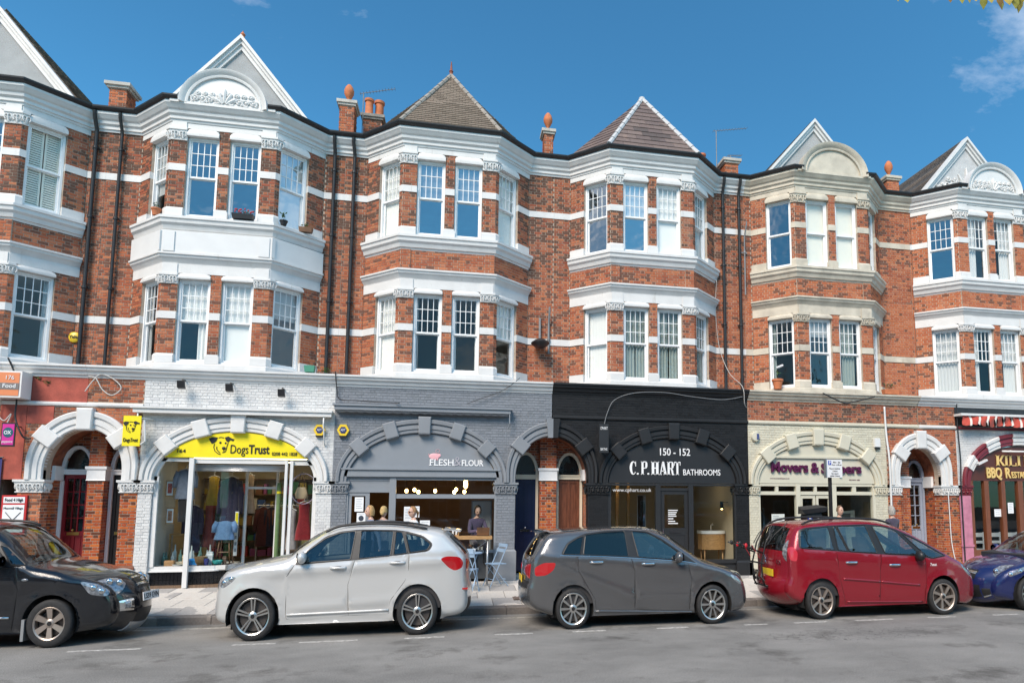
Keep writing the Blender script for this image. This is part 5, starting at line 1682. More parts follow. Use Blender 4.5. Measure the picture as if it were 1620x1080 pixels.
# ---- garments and goods
def garment(name, label, col, x, y, z_top, w, hgt, kind='coat', mname=None, cat='clothes', hang=True):
 t = thing(name, label, cat, shop_pt((x, y, z_top - hgt)))
 m = cloth(mname or (name + '_cloth_%d' % int(x * 100)), col)
 rings = []
 n = 22
 prof = {'coat': [(0.10, 0.28), (0.42, 0.55), (0.50, 0.75), (0.46, 0.85), (0.50, 0.95), (0.56, 1.0)], 'dress': [(0.12, 0.3), (0.34, 0.6), (0.30, 0.8), (0.34, 0.9), (0.44, 1.0), (0.50, 1.0)],
   'trousers': [(0.30, 0.8), (0.34, 0.9), (0.36, 0.9), (0.34, 0.8), (0.33, 0.8), (0.32, 0.8)]}[kind]
 for i, (hw, dp) in enumerate(prof):
  zz = z_top - hgt * (0.0, 0.06, 0.25, 0.5, 0.75, 1.0)[i]
  rings.append([(x + hw * w * math.cos(2 * math.pi * k / n) * (1 + 0.05 * math.sin(k * 2.6 + i)), y + 0.10 * dp * math.sin(2 * math.pi * k / n) * (1 + 0.2 * math.sin(k * 3.1)), zz) for k in range(n)])
 MB().loft(rings, True, False).build('garment_body', m, t, True)
 if kind == 'coat':
  for s in (-1, 1):
   MB().tube([(x + s * w * 0.40, y, z_top - hgt * 0.07), (x + s * w * 0.54, y - 0.01, z_top - hgt * 0.3), (x + s * w * 0.58, y - 0.03, z_top - hgt * 0.62)], [0.075, 0.07, 0.05], 10).build('sleeve', m, t, True)
 if hang:
  MB().tube([(x - w * 0.38, y, z_top - 0.03), (x, y, z_top + 0.03), (x + w * 0.38, y, z_top - 0.03)], 0.012, 6).tube([(x, y, z_top + 0.03), (x, y, z_top + 0.10), (x + 0.03, y, z_top + 0.13)], 0.007, 6).build('hanger', WHITE2, t)
 return t

garment('jacket', 'grey blue tweed jacket on a white hanger in the left of the yellow shop window', (0.13, 0.16, 0.22), -0.84, 0.50, 3.08, 0.40, 0.72)
garment('trousers', 'dark trousers hanging below the grey blue jacket', (0.012, 0.012, 0.016), -0.82, 0.52, 2.42, 0.46, 0.62, 'trousers', hang=False)
garment('long_coat', 'long navy and maroon coat in the middle of the yellow shop window', (0.02, 0.018, 0.05), 0.10, 0.85, 2.92, 0.44, 1.5)
garment('yellow_dress', 'mustard yellow dress hanging behind the navy coat', (0.45, 0.30, 0.02), -0.45, 1.3, 2.95, 0.36, 0.75, 'dress')
garment('beige_dress', 'pale beige dress hanging near the shop door', (0.36, 0.26, 0.18), 0.42, 1.25, 3.0, 0.30, 1.0, 'dress')
garment('red_dress', 'red dress hanging below the hoop in the right window', (0.30, 0.012, 0.015), 1.92, 0.55, 2.28, 0.40, 0.95, 'dress')
garment('grey_dress', 'pale grey dress beside the red dress', (0.30, 0.27, 0.28), 1.62, 0.62, 2.1, 0.26, 1.0, 'dress')
hp = thing('hoop', 'large wooden hoop hanging in the right window of the yellow shop', 'hoop', shop_pt((1.92, 0.3, 2.3)))
MB().tube([(1.93 + 0.30 * math.cos(2 * math.pi * k / 36), 0.30, 2.62 + 0.38 * math.sin(2 * math.pi * k / 36)) for k in range(37)], 0.013, 6).build('hoop_ring', mat('lilac_plastic', (0.36, 0.28, 0.38), 0.4), hp, True)
bg = thing('handbag', 'beige handbag hanging inside the hoop', 'bag', shop_pt((1.88, 0.3, 2.4)))
MB().loft([[(1.88 + rx * math.cos(2 * math.pi * k / 14), 0.30 + 0.05 * math.sin(2 * math.pi * k / 14), z_) for k in range(14)] for rx, z_ in ((0.03, 2.36), (0.14, 2.38), (0.15, 2.5), (0.11, 2.62), (0.09, 2.66))], True, True).build('bag_body', mat('beige_leather', (0.50, 0.36, 0.22), 0.6), bg, True)
MB().tube([(1.80, 0.30, 2.64), (1.84, 0.30, 2.95), (1.88, 0.30, 3.05), (1.92, 0.30, 2.95), (1.96, 0.30, 2.64)], 0.012, 6).build('strap', mat('brown_strap', (0.10, 0.05, 0.03), 0.6), bg, True)
for i, (x_, z_, c_, lab) in enumerate(((-1.20, 2.62, (0.45, 0.10, 0.08), 'upper small framed red picture on the side wall of the yellow shop window'), (-1.16, 1.95, (0.40, 0.20, 0.12), 'lower small framed brown picture on the side wall of the yellow shop window'))):
 t = thing('picture', lab, 'picture', shop_pt((x_, 0.4, z_)))
 MB().box(x_ - 0.09, x_ + 0.09, 0.55, 0.575, z_ - 0.2, z_ + 0.2).build('picture_frame', WOOD, t)
 MB().box(x_ - 0.07, x_ + 0.07, 0.545, 0.551, z_ - 0.17, z_ + 0.17).build('mount', PAPER, t)
 MB().box(x_ - 0.045, x_ + 0.045, 0.539, 0.545, z_ - 0.12, z_ + 0.12).build('print', mat('print_%d' % i, c_, 0.6, var=0.5, vscale=20), t)
# display deck
HD.part(MB().box(-1.36, 0.25, 0.20, 1.4, 0.66, 0.76), 'display_deck', mat('deck_white', (0.6, 0.6, 0.58), 0.6))
HD.part(MB().box(-1.60, -1.36, 0.15, 1.4, 0.66, 3.3), 'display_side', mat('display_grey_wall', (0.42, 0.43, 0.42), 0.8))
st = thing('stool', 'small brown wooden stool under the denim jacket', 'stool', shop_pt((0.08, 0.6, 0.76)))
for sx in (-1, 1):
 for sy in (-1, 1):
  MB().tube([(0.10 + sx * 0.16, 0.62 + sy * 0.13, 0.76), (0.10 + sx * 0.10, 0.62 + sy * 0.09, 1.42)], 0.017, 7).build('leg', WOODD, st, True)
MB().lathe([(0.02, 0.0), (0.17, 0.0), (0.18, 0.02), (0.17, 0.05), (0.02, 0.05)], (0.10, 0.62, 1.42), 16).build('seat', WOODD, st, True, 40)
MB().tube([(0.10 - 0.13, 0.62 - 0.1, 1.05), (0.10 + 0.13, 0.62 - 0.1, 1.05)], 0.011, 6).tube([(0.10 - 0.13, 0.62 + 0.1, 1.05), (0.10 + 0.13, 0.62 + 0.1, 1.05)], 0.011, 6).build('stretcher', WOODD, st)
dj = garment('denim_jacket', 'blue denim jacket draped over the stool', (0.10, 0.20, 0.36), 0.10, 0.52, 1.82, 0.42, 0.46, hang=False)
goods = [('storage_box', 'bright blue box on the left of the window deck', (0.01, 0.20, 0.55), -1.10, 0.45, 0.13, 0.12), ('storage_box', 'bright blue box behind the white post', (0.01, 0.22, 0.60), -0.55, 0.5, 0.20, 0.15),
   ('carton', 'brown paper carton on the window deck', (0.36, 0.20, 0.09), -1.0, 0.28, 0.20, 0.13), ('book', 'upright tan book on the window deck', (0.50, 0.36, 0.22), -0.68, 0.30, 0.10, 0.26),
   ('tin', 'white patterned tin on the window deck', (0.62, 0.64, 0.66), -0.16, 0.40, 0.12, 0.32), ('notice', 'small dark notice card on the window deck', (0.10, 0.06, 0.04), 0.16, 0.42, 0.08, 0.2)]
for nm, lab, c_, x_, y_, w_, h_ in goods:
 t = thing(nm, lab, nm.split('_')[-1], shop_pt((x_, y_, 0.76)))
 b_ = bevel_box(w_, w_ * 0.7, h_, 0.01)
 b_.v = [(p[0] + x_, p[1] + y_, p[2] + 0.76) for p in b_.v]
 b_.build('body', mat(nm + '_%d' % int(x_ * 100), c_, 0.5, var=0.15, vscale=20), t)
 MB().box(x_ - w_ * .5 - .003, x_ + w_ * .5 + .003, y_ - w_ * .35 - .003, y_ + w_ * .35 + .003, 0.76 + h_ * .72, 0.76 + h_ * .85).build('lid_band', mat(nm + '_band', tuple(min(1, v * 1.5 + .03) for v in c_), 0.5), t)
for nm, lab, c_, x_, y_, r_, h_ in (('basket', 'round wicker basket on the window deck', (0.30, 0.18, 0.08), -0.35, 0.42, 0.17, 0.2), ('bowl', 'turquoise glazed bowl on the window deck', (0.05, 0.42, 0.40), 0.02, 0.36, 0.12, 0.11), ('plate', 'white plate lying on the window deck', (0.7, 0.7, 0.68), -0.82, 0.24, 0.12, 0.04),
         ('vase', 'cobalt blue vase on the window deck', (0.02, 0.03, 0.2), -0.2, 0.28, 0.06, 0.16), ('dish', 'shallow patterned dish behind the brown carton', (0.5, 0.45, 0.35), -0.85, 0.42, 0.14, 0.08)):
 single(MB().lathe([(r_ * .55, 0), (r_ * .8, h_ * .3), (r_, h_), (r_ * .93, h_), (r_ * .7, h_ * .3), (0.0, h_ * .12)], (x_, y_, 0.762), 18), nm, mat(nm + '_glaze', c_, 0.35, var=0.2, vscale=25), lab, nm, smooth=True, angle=50)
BOTT = mat('green_bottle_glass', (0.12, 0.22, 0.18), 0.1, coat=0.5)
brg = random.Random(4)
for k in range(12):
 x_, y_ = -1.25 + (k % 6) * 0.19 + brg.uniform(-.03, .03), 0.62 + 0.16 * (k // 6)
 hh_ = brg.uniform(0.28, 0.5)
 zb_ = 0.762 if k < 6 else 0.762
 single(MB().lathe([(0.035, 0), (0.042, 0.02), (0.042, hh_ * .6), (0.018, hh_ * .75), (0.016, hh_), (0.0, hh_)], (x_, y_, zb_), 12), 'bottle', (BOTT, mat('clear_bottle', (0.5, 0.55, 0.55), 0.08, coat=0.4))[k % 2],
   ('green' if k % 2 == 0 else 'clear') + ' glass bottle, ' + ('first', 'second', 'third', 'fourth', 'fifth', 'sixth')[k % 6] + ' from the left in the ' + ('front' if k < 6 else 'back') + ' row on the window deck', 'bottle', 'bottles on the window deck', True, 40)
t = thing('tray_frame', 'open brown wooden frame leaning behind the bottles', 'frame', shop_pt((-1.12, 1.0, 0.76)))
MB().box(-1.30, -1.26, 0.98, 1.02, 0.76, 1.5).box(-0.96, -0.92, 0.98, 1.02, 0.76, 1.5).box(-1.26, -0.96, 0.98, 1.02, 1.46, 1.5).box(-1.26, -0.96, 0.98, 1.02, 0.76, 0.80).build('frame', WOOD, t)
t = thing('opening_board', 'tall narrow yellow and white notice board beside the door', 'notice', shop_pt((0.33, 0.8, 0.8)))
MB().box(0.26, 0.34, 0.72, 0.74, 0.95, 2.05).build('board', PAPER, t)
MB().box(0.27, 0.33, 0.712, 0.72, 1.75, 2.02).build('heading', YEL, t)
for k in range(4):
 MB().box(0.275, 0.325, 0.714, 0.72, 1.05 + k * 0.16, 1.13 + k * 0.16).build('notice_block', mat('grey_print', (0.25, 0.28, 0.32), 0.6), t)
# clothes rail inside
rl = thing('clothes_rail', 'clothes rail deep inside the yellow shop', 'rail', shop_pt((0.9, 3.0, 0.3)))
MB().tube([(0.2, 3.0, 0.32), (0.2, 3.0, 2.2), (1.6, 3.0, 2.2), (1.6, 3.0, 0.32)], 0.02, 6).build('rail_frame', SILV, rl)
for k, c_ in enumerate(((0.08, 0.02, 0.02), (0.02, 0.02, 0.04), (0.25, 0.12, 0.06), (0.10, 0.08, 0.07), (0.3, 0.25, 0.2), (0.03, 0.06, 0.05))):
 garment('hanging_garment', 'garment number %s from the door on the clothes rail' % ('one', 'two', 'three', 'four', 'five', 'six')[k], c_, 0.35 + k * 0.22, 3.0, 2.15, 0.34, 1.1, 'coat', 'rail_cloth_%d' % k)
t = thing('green_banner', 'narrow green roll of fabric standing by the door', 'fabric roll', shop_pt((1.28, 0.8, 0.4)))
MB().lathe([(0.04, 0), (0.05, 0.02), (0.05, 2.4), (0.045, 2.42), (0.0, 2.42)], (1.27, 0.66, 0.35), 12).build('roll', cloth('green_roll', (0.12, 0.20, 0.08)), t, True, 40)
MB().lathe([(0.055, 0.0), (0.055, 0.06)], (1.27, 0.66, 2.5), 12).build('band', YEL, t)

TUBE = mat('lit_shop_tube', (1, 0.9, 0.7), 0.4, emit=(1.0, 0.80, 0.50), estr=4.5)

def shop_light(label, x0, x1, y, z, m=TUBE):
 t = thing('ceiling_light', label, 'ceiling light', shop_pt(((x0 + x1) / 2, y, z)))
 MB().box(x0, x1, y - 0.09, y + 0.09, z, z + 0.04).build('fitting', WHITE2, t)
 MB().box(x0 + 0.03, x1 - 0.03, y - 0.07, y + 0.07, z - 0.02, z).build('diffuser', m, t)

su = thing('shelf_unit', 'tall shelves crowded with stock along the back wall of the yellow shop', 'shelves', shop_pt((0.4, 4.0, 0.3)))
srg = random.Random(17)
for zz in (0.7, 1.15, 1.6, 2.05, 2.5, 2.95):
 MB().box(-1.5, 2.4, 3.75, 4.15, zz, zz + 0.03).build('shelf', WOODD, su)
SC = [mat('stock_%d' % i, c_, 0.6) for i, c_ in enumerate(((0.45, 0.05, 0.04), (0.05, 0.12, 0.35), (0.5, 0.4, 0.08), (0.6, 0.58, 0.52), (0.06, 0.22, 0.12), (0.25, 0.12, 0.06), (0.35, 0.1, 0.25)))]
k = 0
for zz in (0.73, 1.18, 1.63, 2.08, 2.53):
 x_ = -1.45
 while x_ < 2.3:
  w_, h_ = srg.uniform(0.06, 0.22), srg.uniform(0.14, 0.36)
  b_ = MB().box(x_, x_ + w_, 3.78, 3.78 + srg.uniform(0.1, 0.25), zz, zz + h_)
  k += 1
  single(b_, 'stock_item', SC[srg.randrange(7)], 'boxed or folded item on the crowded shelves at the back of the yellow shop', 'stock', 'stock on the shelves')
  x_ += w_ + srg.uniform(0.01, 0.08)
for k, (x_, y_, c_, n_) in enumerate(((-0.95, 1.5, (0.06, 0.05, 0.10), 'black'), (-0.62, 1.7, (0.30, 0.06, 0.05), 'rust'), (-0.2, 1.6, (0.05, 0.10, 0.08), 'bottle green'), (1.45, 1.5, (0.16, 0.10, 0.06), 'brown'), (1.75, 1.7, (0.30, 0.28, 0.10), 'olive'), (2.1, 1.5, (0.08, 0.10, 0.2), 'slate blue'))):
 garment('hanging_garment', n_ + ' garment hanging behind the window display of the yellow shop', c_, x_, y_, 2.2 + 0.12 * (k % 3), 0.36, 1.2, 'dress' if k % 2 else 'coat', 'disp_cloth_%d' % k)
shop_light('lit strip light on the ceiling at the front of the yellow shop', -0.9, 1.9, 1.1, 3.42)
shop_light('lit strip light on the ceiling at the back of the yellow shop', -0.9, 1.9, 2.8, 3.42)
# ==== grey cafe
cx, a = 4.86, 1.86
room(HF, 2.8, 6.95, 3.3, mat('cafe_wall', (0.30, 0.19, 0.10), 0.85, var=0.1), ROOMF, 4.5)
fposts(HF, GREYP2, [(2.93, 3.04, 0.02, 0.14, ZP, 2.90), (3.04, 4.03, 0.04, 0.12, 2.82, 2.90), (3.04, 4.03, 0.05, 0.11, 2.60, 2.82), (3.04, 4.03, 0.03, 0.13, 2.53, 2.60), (4.03, 4.19, 0.0, 0.14, ZP, 2.90),
     (4.19, 6.70, 0.02, 0.13, 2.38, 2.49), (4.19, 6.70, 0.02, 0.13, 2.85, 2.90), (6.68, 6.76, 0.01, 0.14, ZP, 2.90), (4.19, 6.68, -0.02, 0.13, 0.98, 1.05), (2.93, 6.78, 0.0, 0.13, 2.90, 2.93),
     (2.88, 6.80, -0.05, 0.10, 2.93, 3.10), (2.86, 6.82, -0.09, 0.10, 3.10, 3.14)])
HF.part(MB().box(4.19, 6.68, 0.02, 0.12, ZP, 0.98), 'stall_riser', mat('dark_riser', (0.05, 0.055, 0.06), 0.5))
spane(HF, 4.19, 6.68, 2.49, 2.85, 0.08)
spane(HF, 4.19, 6.68, 1.05, 2.38, 0.08)
sign = thing('shop_fascia_sign', 'grey arched fascia sign with a pink pig and white lettering over the cafe', 'sign', shop_pt((4.86, 0, 3.14)))
lunette(cx, a, 2.8, 1.26, 3.145, 0.02, 0.10, 0.015).build('sign_board', GREYP2, sign)
SER = WTX
text_at('FLESH', 5.01, 0.012, 3.23, 0.60, 0.165, WTX, sign, offset=0.012)
for i, x_ in enumerate((5.01, 5.13, 5.25, 5.49, 5.60)):
 MB().box(x_ - 0.02, x_ + 0.05, 0.008, 0.018, 3.228, 3.243).build('serif', WTX, sign)
text_at('&', 5.63, 0.012, 3.23, 0.17, 0.24, mat('pale_pink_line', (0.42, 0.40, 0.44), 0.5), sign, offset=-0.012)
text_at('FLOUR', 5.82, 0.012, 3.23, 0.56, 0.155, WTX, sign, offset=0.018)
pg = MB().ball((5.12, 0.012, 3.47), 0.14, 0.008, 0.075, 20, 10)
pg.build('pig_body', PINK, sign, True)
MB().ball((5.24, 0.012, 3.49), 0.045, 0.008, 0.045).build('pig_head', PINK, sign, True)
for x_ in (5.04, 5.08, 5.16, 5.20):
 MB().box(x_ - 0.012, x_ + 0.012, 0.006, 0.018, 3.37, 3.42).build('pig_leg', PINK, sign)
MB().tube([(5.20 + 0.05 * math.cos(t_ * .5), 0.012, 3.60 + 0.05 * math.sin(t_ * .5)) for t_ in range(14)], 0.004, 5).tube([(5.0, 0.012, 3.49), (4.975, 0.012, 3.50), (4.975, 0.012, 3.53), (4.99, 0.012, 3.53)], 0.006, 5).build('pig_tail', PINK, sign)
aw = thing('awning_box', 'long grey awning box across the front of the cafe', 'awning', shop_pt((4.8, -0.2, 4.56)))
MB().box(2.66, 7.05, -0.22, -0.005, 4.60, 4.70).box(2.62, 7.09, -0.26, -0.005, 4.70, 4.745).build('awning_case', GREYP2, aw)
MB().grid(lambda u, v: (2.72 + 4.28 * u, -0.20 + 0.1 * v, 4.60 - 0.05 * math.sin(v * 3.14) - 0.02 * abs(math.sin(u * 60))), 120, 4).build('rolled_canvas', GREYP, aw, True)
MB().tube([(7.03, -0.2, 4.6), (7.03, -0.2, 4.35), (7.0, -0.1, 4.2)], 0.016, 6).build('awning_arm', GREYP2, aw)
dr = HF.part(MB().box(3.04, 3.12, 0.05, 0.10, 0.36, 2.53).box(3.45, 3.55, 0.05, 0.10, 0.36, 2.53).box(3.12, 3.45, 0.05, 0.10, 2.44, 2.53).box(3.12, 3.45, 0.05, 0.10, 0.36, 0.95), 'cafe_door', GREYP2)
MB().add([(3.12, 0.075, 0.95), (3.45, 0.075, 0.95), (3.45, 0.075, 2.44), (3.12, 0.075, 2.44)], [(0, 1, 2, 3)]).build('pane', SHOPG, dr)

def poster(name, lab, x0, x1, z0, z1, y, m=PAPER, lines=4, pic=None):
 t = thing(name, lab, 'poster', shop_pt(((x0 + x1) / 2, y, z0)))
 MB().box(x0, x1, y - 0.004, y, z0, z1).build('sheet', m, t)
 for k in range(lines):
  zz = z1 - (z1 - z0) * (0.14 + 0.76 * k / max(1, lines))
  MB().box(x0 + (x1 - x0) * .15, x1 - (x1 - x0) * (.15 + .12 * (k % 2)), y - 0.006, y - 0.004, zz - (z1 - z0) * .03, zz).build('print_line', mat('grey_print', (0.25, 0.28, 0.32), 0.6), t)
 if pic:
  MB().ball(((x0 + x1) / 2, y - 0.005, z0 + (z1 - z0) * .5), (x1 - x0) * .3, 0.003, (z1 - z0) * .25).build('print_picture', pic, t)
 return t

poster('menu_poster', 'white menu poster on the dark pane of the cafe door', 3.20, 3.41, 2.05, 2.41, 0.045, lines=5)
poster('picture_poster', 'small picture poster low on the cafe door', 3.26, 3.47, 1.74, 2.02, 0.044, lines=1, pic=mat('dark_print', (0.03, 0.04, 0.06), 0.6))
poster('menu_sheet', 'larger white menu sheet in the cafe window', 4.40, 4.60, 1.80, 2.17, 0.07, lines=7)
poster('menu_sheet', 'smaller white menu sheet beside the larger one in the cafe window', 4.63, 4.78, 1.90, 2.18, 0.07, lines=5)
poster('menu_sheet', 'white sheet leaning low in the cafe window behind the silver car', 4.80, 5.05, 1.52, 1.82, 0.07, lines=4)
BULB = mat('lit_filament_bulb', (1, 0.7, 0.3), 0.3, emit=(1.0, 0.62, 0.22), estr=14.0)
for i, (x_, z_) in enumerate(((4.35, 2.60), (4.56, 2.63), (4.67, 2.57), (5.12, 2.60), (5.64, 2.57), (5.69, 2.64), (5.92, 2.58))):
 t = thing('pendant_bulb', 'lit pendant bulb inside the cafe, number %s from the door' % ('one', 'two', 'three', 'four', 'five', 'six', 'seven')[i], 'pendant lamp', shop_pt((x_, 1.5, z_)), 'bulbs hanging in the cafe')
 MB().ball((x_, 1.5, z_), 0.045, 0.045, 0.055).build('bulb', BULB, t, True)
 MB().tube([(x_, 1.5, z_ + 0.05), (x_, 1.5, 3.3)], 0.005, 5).lathe([(0.012, 0.05), (0.02, 0.06), (0.02, 0.10), (0.0, 0.11)], (x_, 1.5, z_), 8).build('flex', BLK, t)
t = thing('tube_lamp', 'long glowing glass pendant lamp inside the cafe', 'pendant lamp', shop_pt((5.95, 1.5, 2.7)))
MB().lathe([(0.02, -0.12), (0.055, -0.06), (0.055, 0.08), (0.02, 0.13)], (5.95, 1.5, 2.79), 12).build('bulb', BULB, t, True)
MB().tube([(5.95, 1.5, 2.92), (5.95, 1.5, 3.3)], 0.005, 5).build('flex', BLK, t)
ct = thing('cafe_counter', 'dark counter at the back of the cafe', 'counter', shop_pt((5.0, 3.4, 0.3)))
MB().box(4.2, 6.2, 3.2, 3.8, 0.32, 1.35).build('counter_body', WOODD, ct)
MB().box(4.15, 6.25, 3.12, 3.85, 1.35, 1.41).build('counter_top', WOOD, ct)
t = thing('white_board', 'pale grey board standing at the right of the cafe', 'board', shop_pt((6.45, 1.2, 0.3)))
MB().box(6.15, 6.65, 1.35, 1.40, 0.32, 2.3).build('panel', mat('pale_board', (0.55, 0.58, 0.60), 0.6), t)
MB().box(6.12, 6.15, 1.33, 1.42, 0.32, 2.33).box(6.65, 6.68, 1.33, 1.42, 0.32, 2.33).box(6.12, 6.68, 1.33, 1.42, 2.30, 2.33).build('edge_frame', GREYP2, t)

# ==== charcoal bathroom shop
cx, a = 11.59, 1.86
room(HC, 9.6, 13.6, 3.1, mat('bath_wall', (0.42, 0.36, 0.26), 0.85), mat('bath_floor', (0.28, 0.26, 0.24), 0.4), 4.5)
fposts(HC, DARKP2, [(9.73, 9.82, 0.02, 0.12, ZP, 2.80), (11.08, 11.22, 0.0, 0.14, ZP, 2.80), (12.03, 12.17, 0.0, 0.14, ZP, 2.80), (13.40, 13.47, 0.02, 0.12, ZP, 2.80), (9.73, 13.47, 0.02, 0.12, 2.74, 2.80),
     (9.82, 11.08, -0.02, 0.12, 0.60, 0.70), (12.17, 13.40, -0.02, 0.12, 0.60, 0.70), (11.22, 12.03, 0.03, 0.11, 2.60, 2.68)])
HC.part(MB().box(9.82, 11.08, 0.03, 0.11, ZP, 0.60), 'stall_riser', DARKP2)
HC.part(MB().box(12.17, 13.40, 0.03, 0.11, ZP, 0.60), 'stall_riser', DARKP2)
spane(HC, 9.82, 11.08, 0.70, 2.74, 0.07)
spane(HC, 12.17, 13.40, 0.70, 2.74, 0.07)
dr = HC.part(MB().box(11.24, 11.34, 0.05, 0.10, 0.34, 2.60).box(11.92, 12.02, 0.05, 0.10, 0.34, 2.60).box(11.34, 11.92, 0.05, 0.10, 2.50, 2.60).box(11.34, 11.92, 0.05, 0.10, 1.38, 1.58).box(11.34, 11.92, 0.05, 0.10, 0.34, 0.55).box(11.34, 11.92, 0.06, 0.09, 0.55, 1.38), 'shop_door', DARKP2)
MB().add([(11.34, 0.075, 1.58), (11.92, 0.075, 1.58), (11.92, 0.075, 2.5), (11.34, 0.075, 2.5)], [(0, 1, 2, 3)]).build('pane', SHOPG, dr)
MB().box(11.27, 11.30, 0.0, 0.05, 1.42, 1.56).build('door_handle', CHROME, dr)
MB().box(11.48, 11.78, 0.035, 0.05, 1.44, 1.52).build('letterbox', BLACKM, dr)
sign = thing('shop_fascia_sign', 'charcoal arched fascia sign with white bathroom shop lettering and street number', 'sign', shop_pt((11.59, 0, 2.8)))
lunette(cx, a, 2.8, 1.26, 2.81, 0.01, 0.10, 0.015).build('sign_board', DARKP2, sign)
text_at('150 - 152', 11.21, 0.0, 3.585, 0.88, 0.20, WTX, sign, offset=0.008)

def serif_word(parts, y, z, hgt, par, m):
 S = 0.34
 def L(ch, x, w):
  mb = MB()
  st, sf, th = w * 0.34, 0.035 * hgt * 2, w * 0.16
  bx = lambda a_, b_, c_, d_: mb.box(x + a_ * w, x + b_ * w, y - 0.008, y + 0.008, z + c_ * hgt, z + d_ * hgt)
  if ch in 'HKI':
   bx(0.08, 0.38, 0, 1); bx(0, 0.46, 0, .06); bx(0, 0.46, .94, 1)
  if ch == 'H':
   bx(0.62, 0.92, 0, 1); bx(0.54, 1, 0, .06); bx(0.54, 1, .94, 1); bx(0.38, .62, .46, .55)
  if ch == 'T':
   bx(0.35, 0.65, 0, 1); bx(0.25, 0.75, 0, .06); bx(0, 1, .92, 1); bx(0, .08, .72, .92); bx(.92, 1, .72, .92)
  if ch in 'PR':
   bx(0.08, 0.38, 0, 1); bx(0, 0.46, 0, .06); bx(0, 0.3, .94, 1); bx(.38, .72, .93, 1); bx(.38, .72, .46, .53)
   mb.prism([(x + .70 * w, z + hgt), (x + .86 * w, z + .96 * hgt), (x + .96 * w, z + .84 * hgt), (x + .96 * w, z + .64 * hgt), (x + .86 * w, z + .5 * hgt), (x + .70 * w, z + .46 * hgt), (x + .66 * w, z + .53 * hgt), (x + .68 * w, z + .93 * hgt)], y - 0.008, y + 0.008)
  if ch == 'R':
   mb.prism([(x + .45 * w, z + .48 * hgt), (x + .72 * w, z + .48 * hgt), (x + .86 * w, z + .35 * hgt), (x + .92 * w, z + .08 * hgt), (x + 1.04 * w, z + .06 * hgt), (x + 1.04 * w, z), (x + .72 * w, z), (x + .62 * w, z + .3 * hgt)], y - 0.008, y + 0.008)
  if ch == 'A':
   mb.prism([(x + .38 * w, z + hgt), (x + .60 * w, z + hgt), (x + .95 * w, z), (x + .62 * w, z), (x + .44 * w, z + .72 * hgt)], y - 0.008, y + 0.008)
   mb.prism([(x + .38 * w, z + hgt), (x + .46 * w, z + .80 * hgt), (x + .16 * w, z), (x + .06 * w, z)], y - 0.008, y + 0.008)
   bx(0, .28, 0, .06); bx(.55, 1.03, 0, .06); bx(.25, .68, .26, .33)
  if ch == 'C':
   o_ = [(x + (.5 + .5 * math.cos(t_)) * w, z + (.5 + .5 * math.sin(t_)) * hgt) for t_ in [R(40 + 280 * k / 20) for k in range(21)]]
   i_ = [(x + (.60 + .26 * math.cos(t_)) * w, z + (.5 + .43 * math.sin(t_)) * hgt) for t_ in [R(40 + 280 * k / 20) for k in range(21)]]
   mb.prism(o_ + i_[::-1], y - 0.008, y + 0.008)
   bx(.84, .93, .62, .98)
  if ch == 'L':
   bx(0.08, 0.36, 0, 1); bx(0, 0.46, .94, 1); bx(0, 1, 0, .07); bx(.9, 1, .07, .3)
  if ch == '.':
   mb.ball((x + .5 * w, y, z + .07 * hgt), .5 * w, 0.008, .07 * hgt)
  return mb
 for ch, x, w in parts:
  L(ch, x, w).build('letter', m, par)

serif_word((('C', 10.34, 0.19), ('.', 10.54, 0.06), ('P', 10.66, 0.19), ('.', 10.84, 0.06), ('H', 10.95, 0.23), ('A', 11.19, 0.22), ('R', 11.41, 0.2), ('T', 11.62, 0.18)), 0.0, 3.04, 0.37, sign, WTX)
text_at('BATHROOMS', 11.88, 0.0, 3.04, 1.10, 0.165, WTX, sign, offset=0.006)
wt_ = thing('window_lettering', 'white web address lettering across the left pane of the bathroom shop', 'lettering', shop_pt((10.4, 0.06, 2.57)))
text_at('www.cphart.co.uk', 9.87, 0.062, 2.575, 1.10, 0.10, WDEC, wt_, depth=0.003, offset=-0.004)
t = thing('window_lettering', 'small white opening times printed on the bathroom shop door', 'lettering', shop_pt((11.6, 0.06, 1.66)))
for k, (w_, zz) in enumerate(((.28, 2.05), (.25, 1.99), (.22, 1.94), (.24, 1.89), (.15, 1.82), (.20, 1.75), (.28, 1.69))):
 MB().box(11.45, 11.45 + w_, 0.066, 0.07, zz, zz + 0.028).build('print_line', WDEC, t)
hs = thing('hanging_sign', 'black projecting sign with white lettering over the charcoal pier', 'sign', shop_pt((9.5, -0.3, 3.6)))
MB().box(9.40, 9.66, -0.40, -0.34, 3.60, 4.38).build('sign_board', DARKP2, hs)
text_at('CPHART', 9.43, -0.408, 4.22, 0.2, 0.08, WTX, hs, depth=0.006)
text_at('BATHS', 9.44, -0.408, 3.66, 0.18, 0.07, WTX, hs, depth=0.006)
MB().box(9.52, 9.56, -0.34, 0.0, 4.3, 4.33).box(9.52, 9.56, -0.34, 0.0, 3.66, 3.69).build('bracket', BLACKM, hs)
vn = thing('vanity_unit', 'curved oak vanity unit with a white basin in the bathroom shop window', 'vanity', shop_pt((13.2, 1.2, 0.3)))
pts_ = [(12.84, 1.55), (12.84, 1.2), (12.95, 1.08), (13.2, 1.02), (13.45, 1.08), (13.56, 1.2), (13.56, 1.55)]
MB().loft([[(x_, y_, 0.90) for x_, y_ in pts_], [(x_, y_, 1.36) for x_, y_ in pts_]], True, True).build('cabinet', WOOD, vn, True, 40)
MB().loft([[(13.2 + (x_ - 13.2) * 1.06, 1.25 + (y_ - 1.25) * 1.08, z_) for x_, y_ in pts_] for z_ in (1.36, 1.45)], True, True).build('basin', mat('ceramic', (0.8, 0.8, 0.79), 0.12), vn, True, 40)
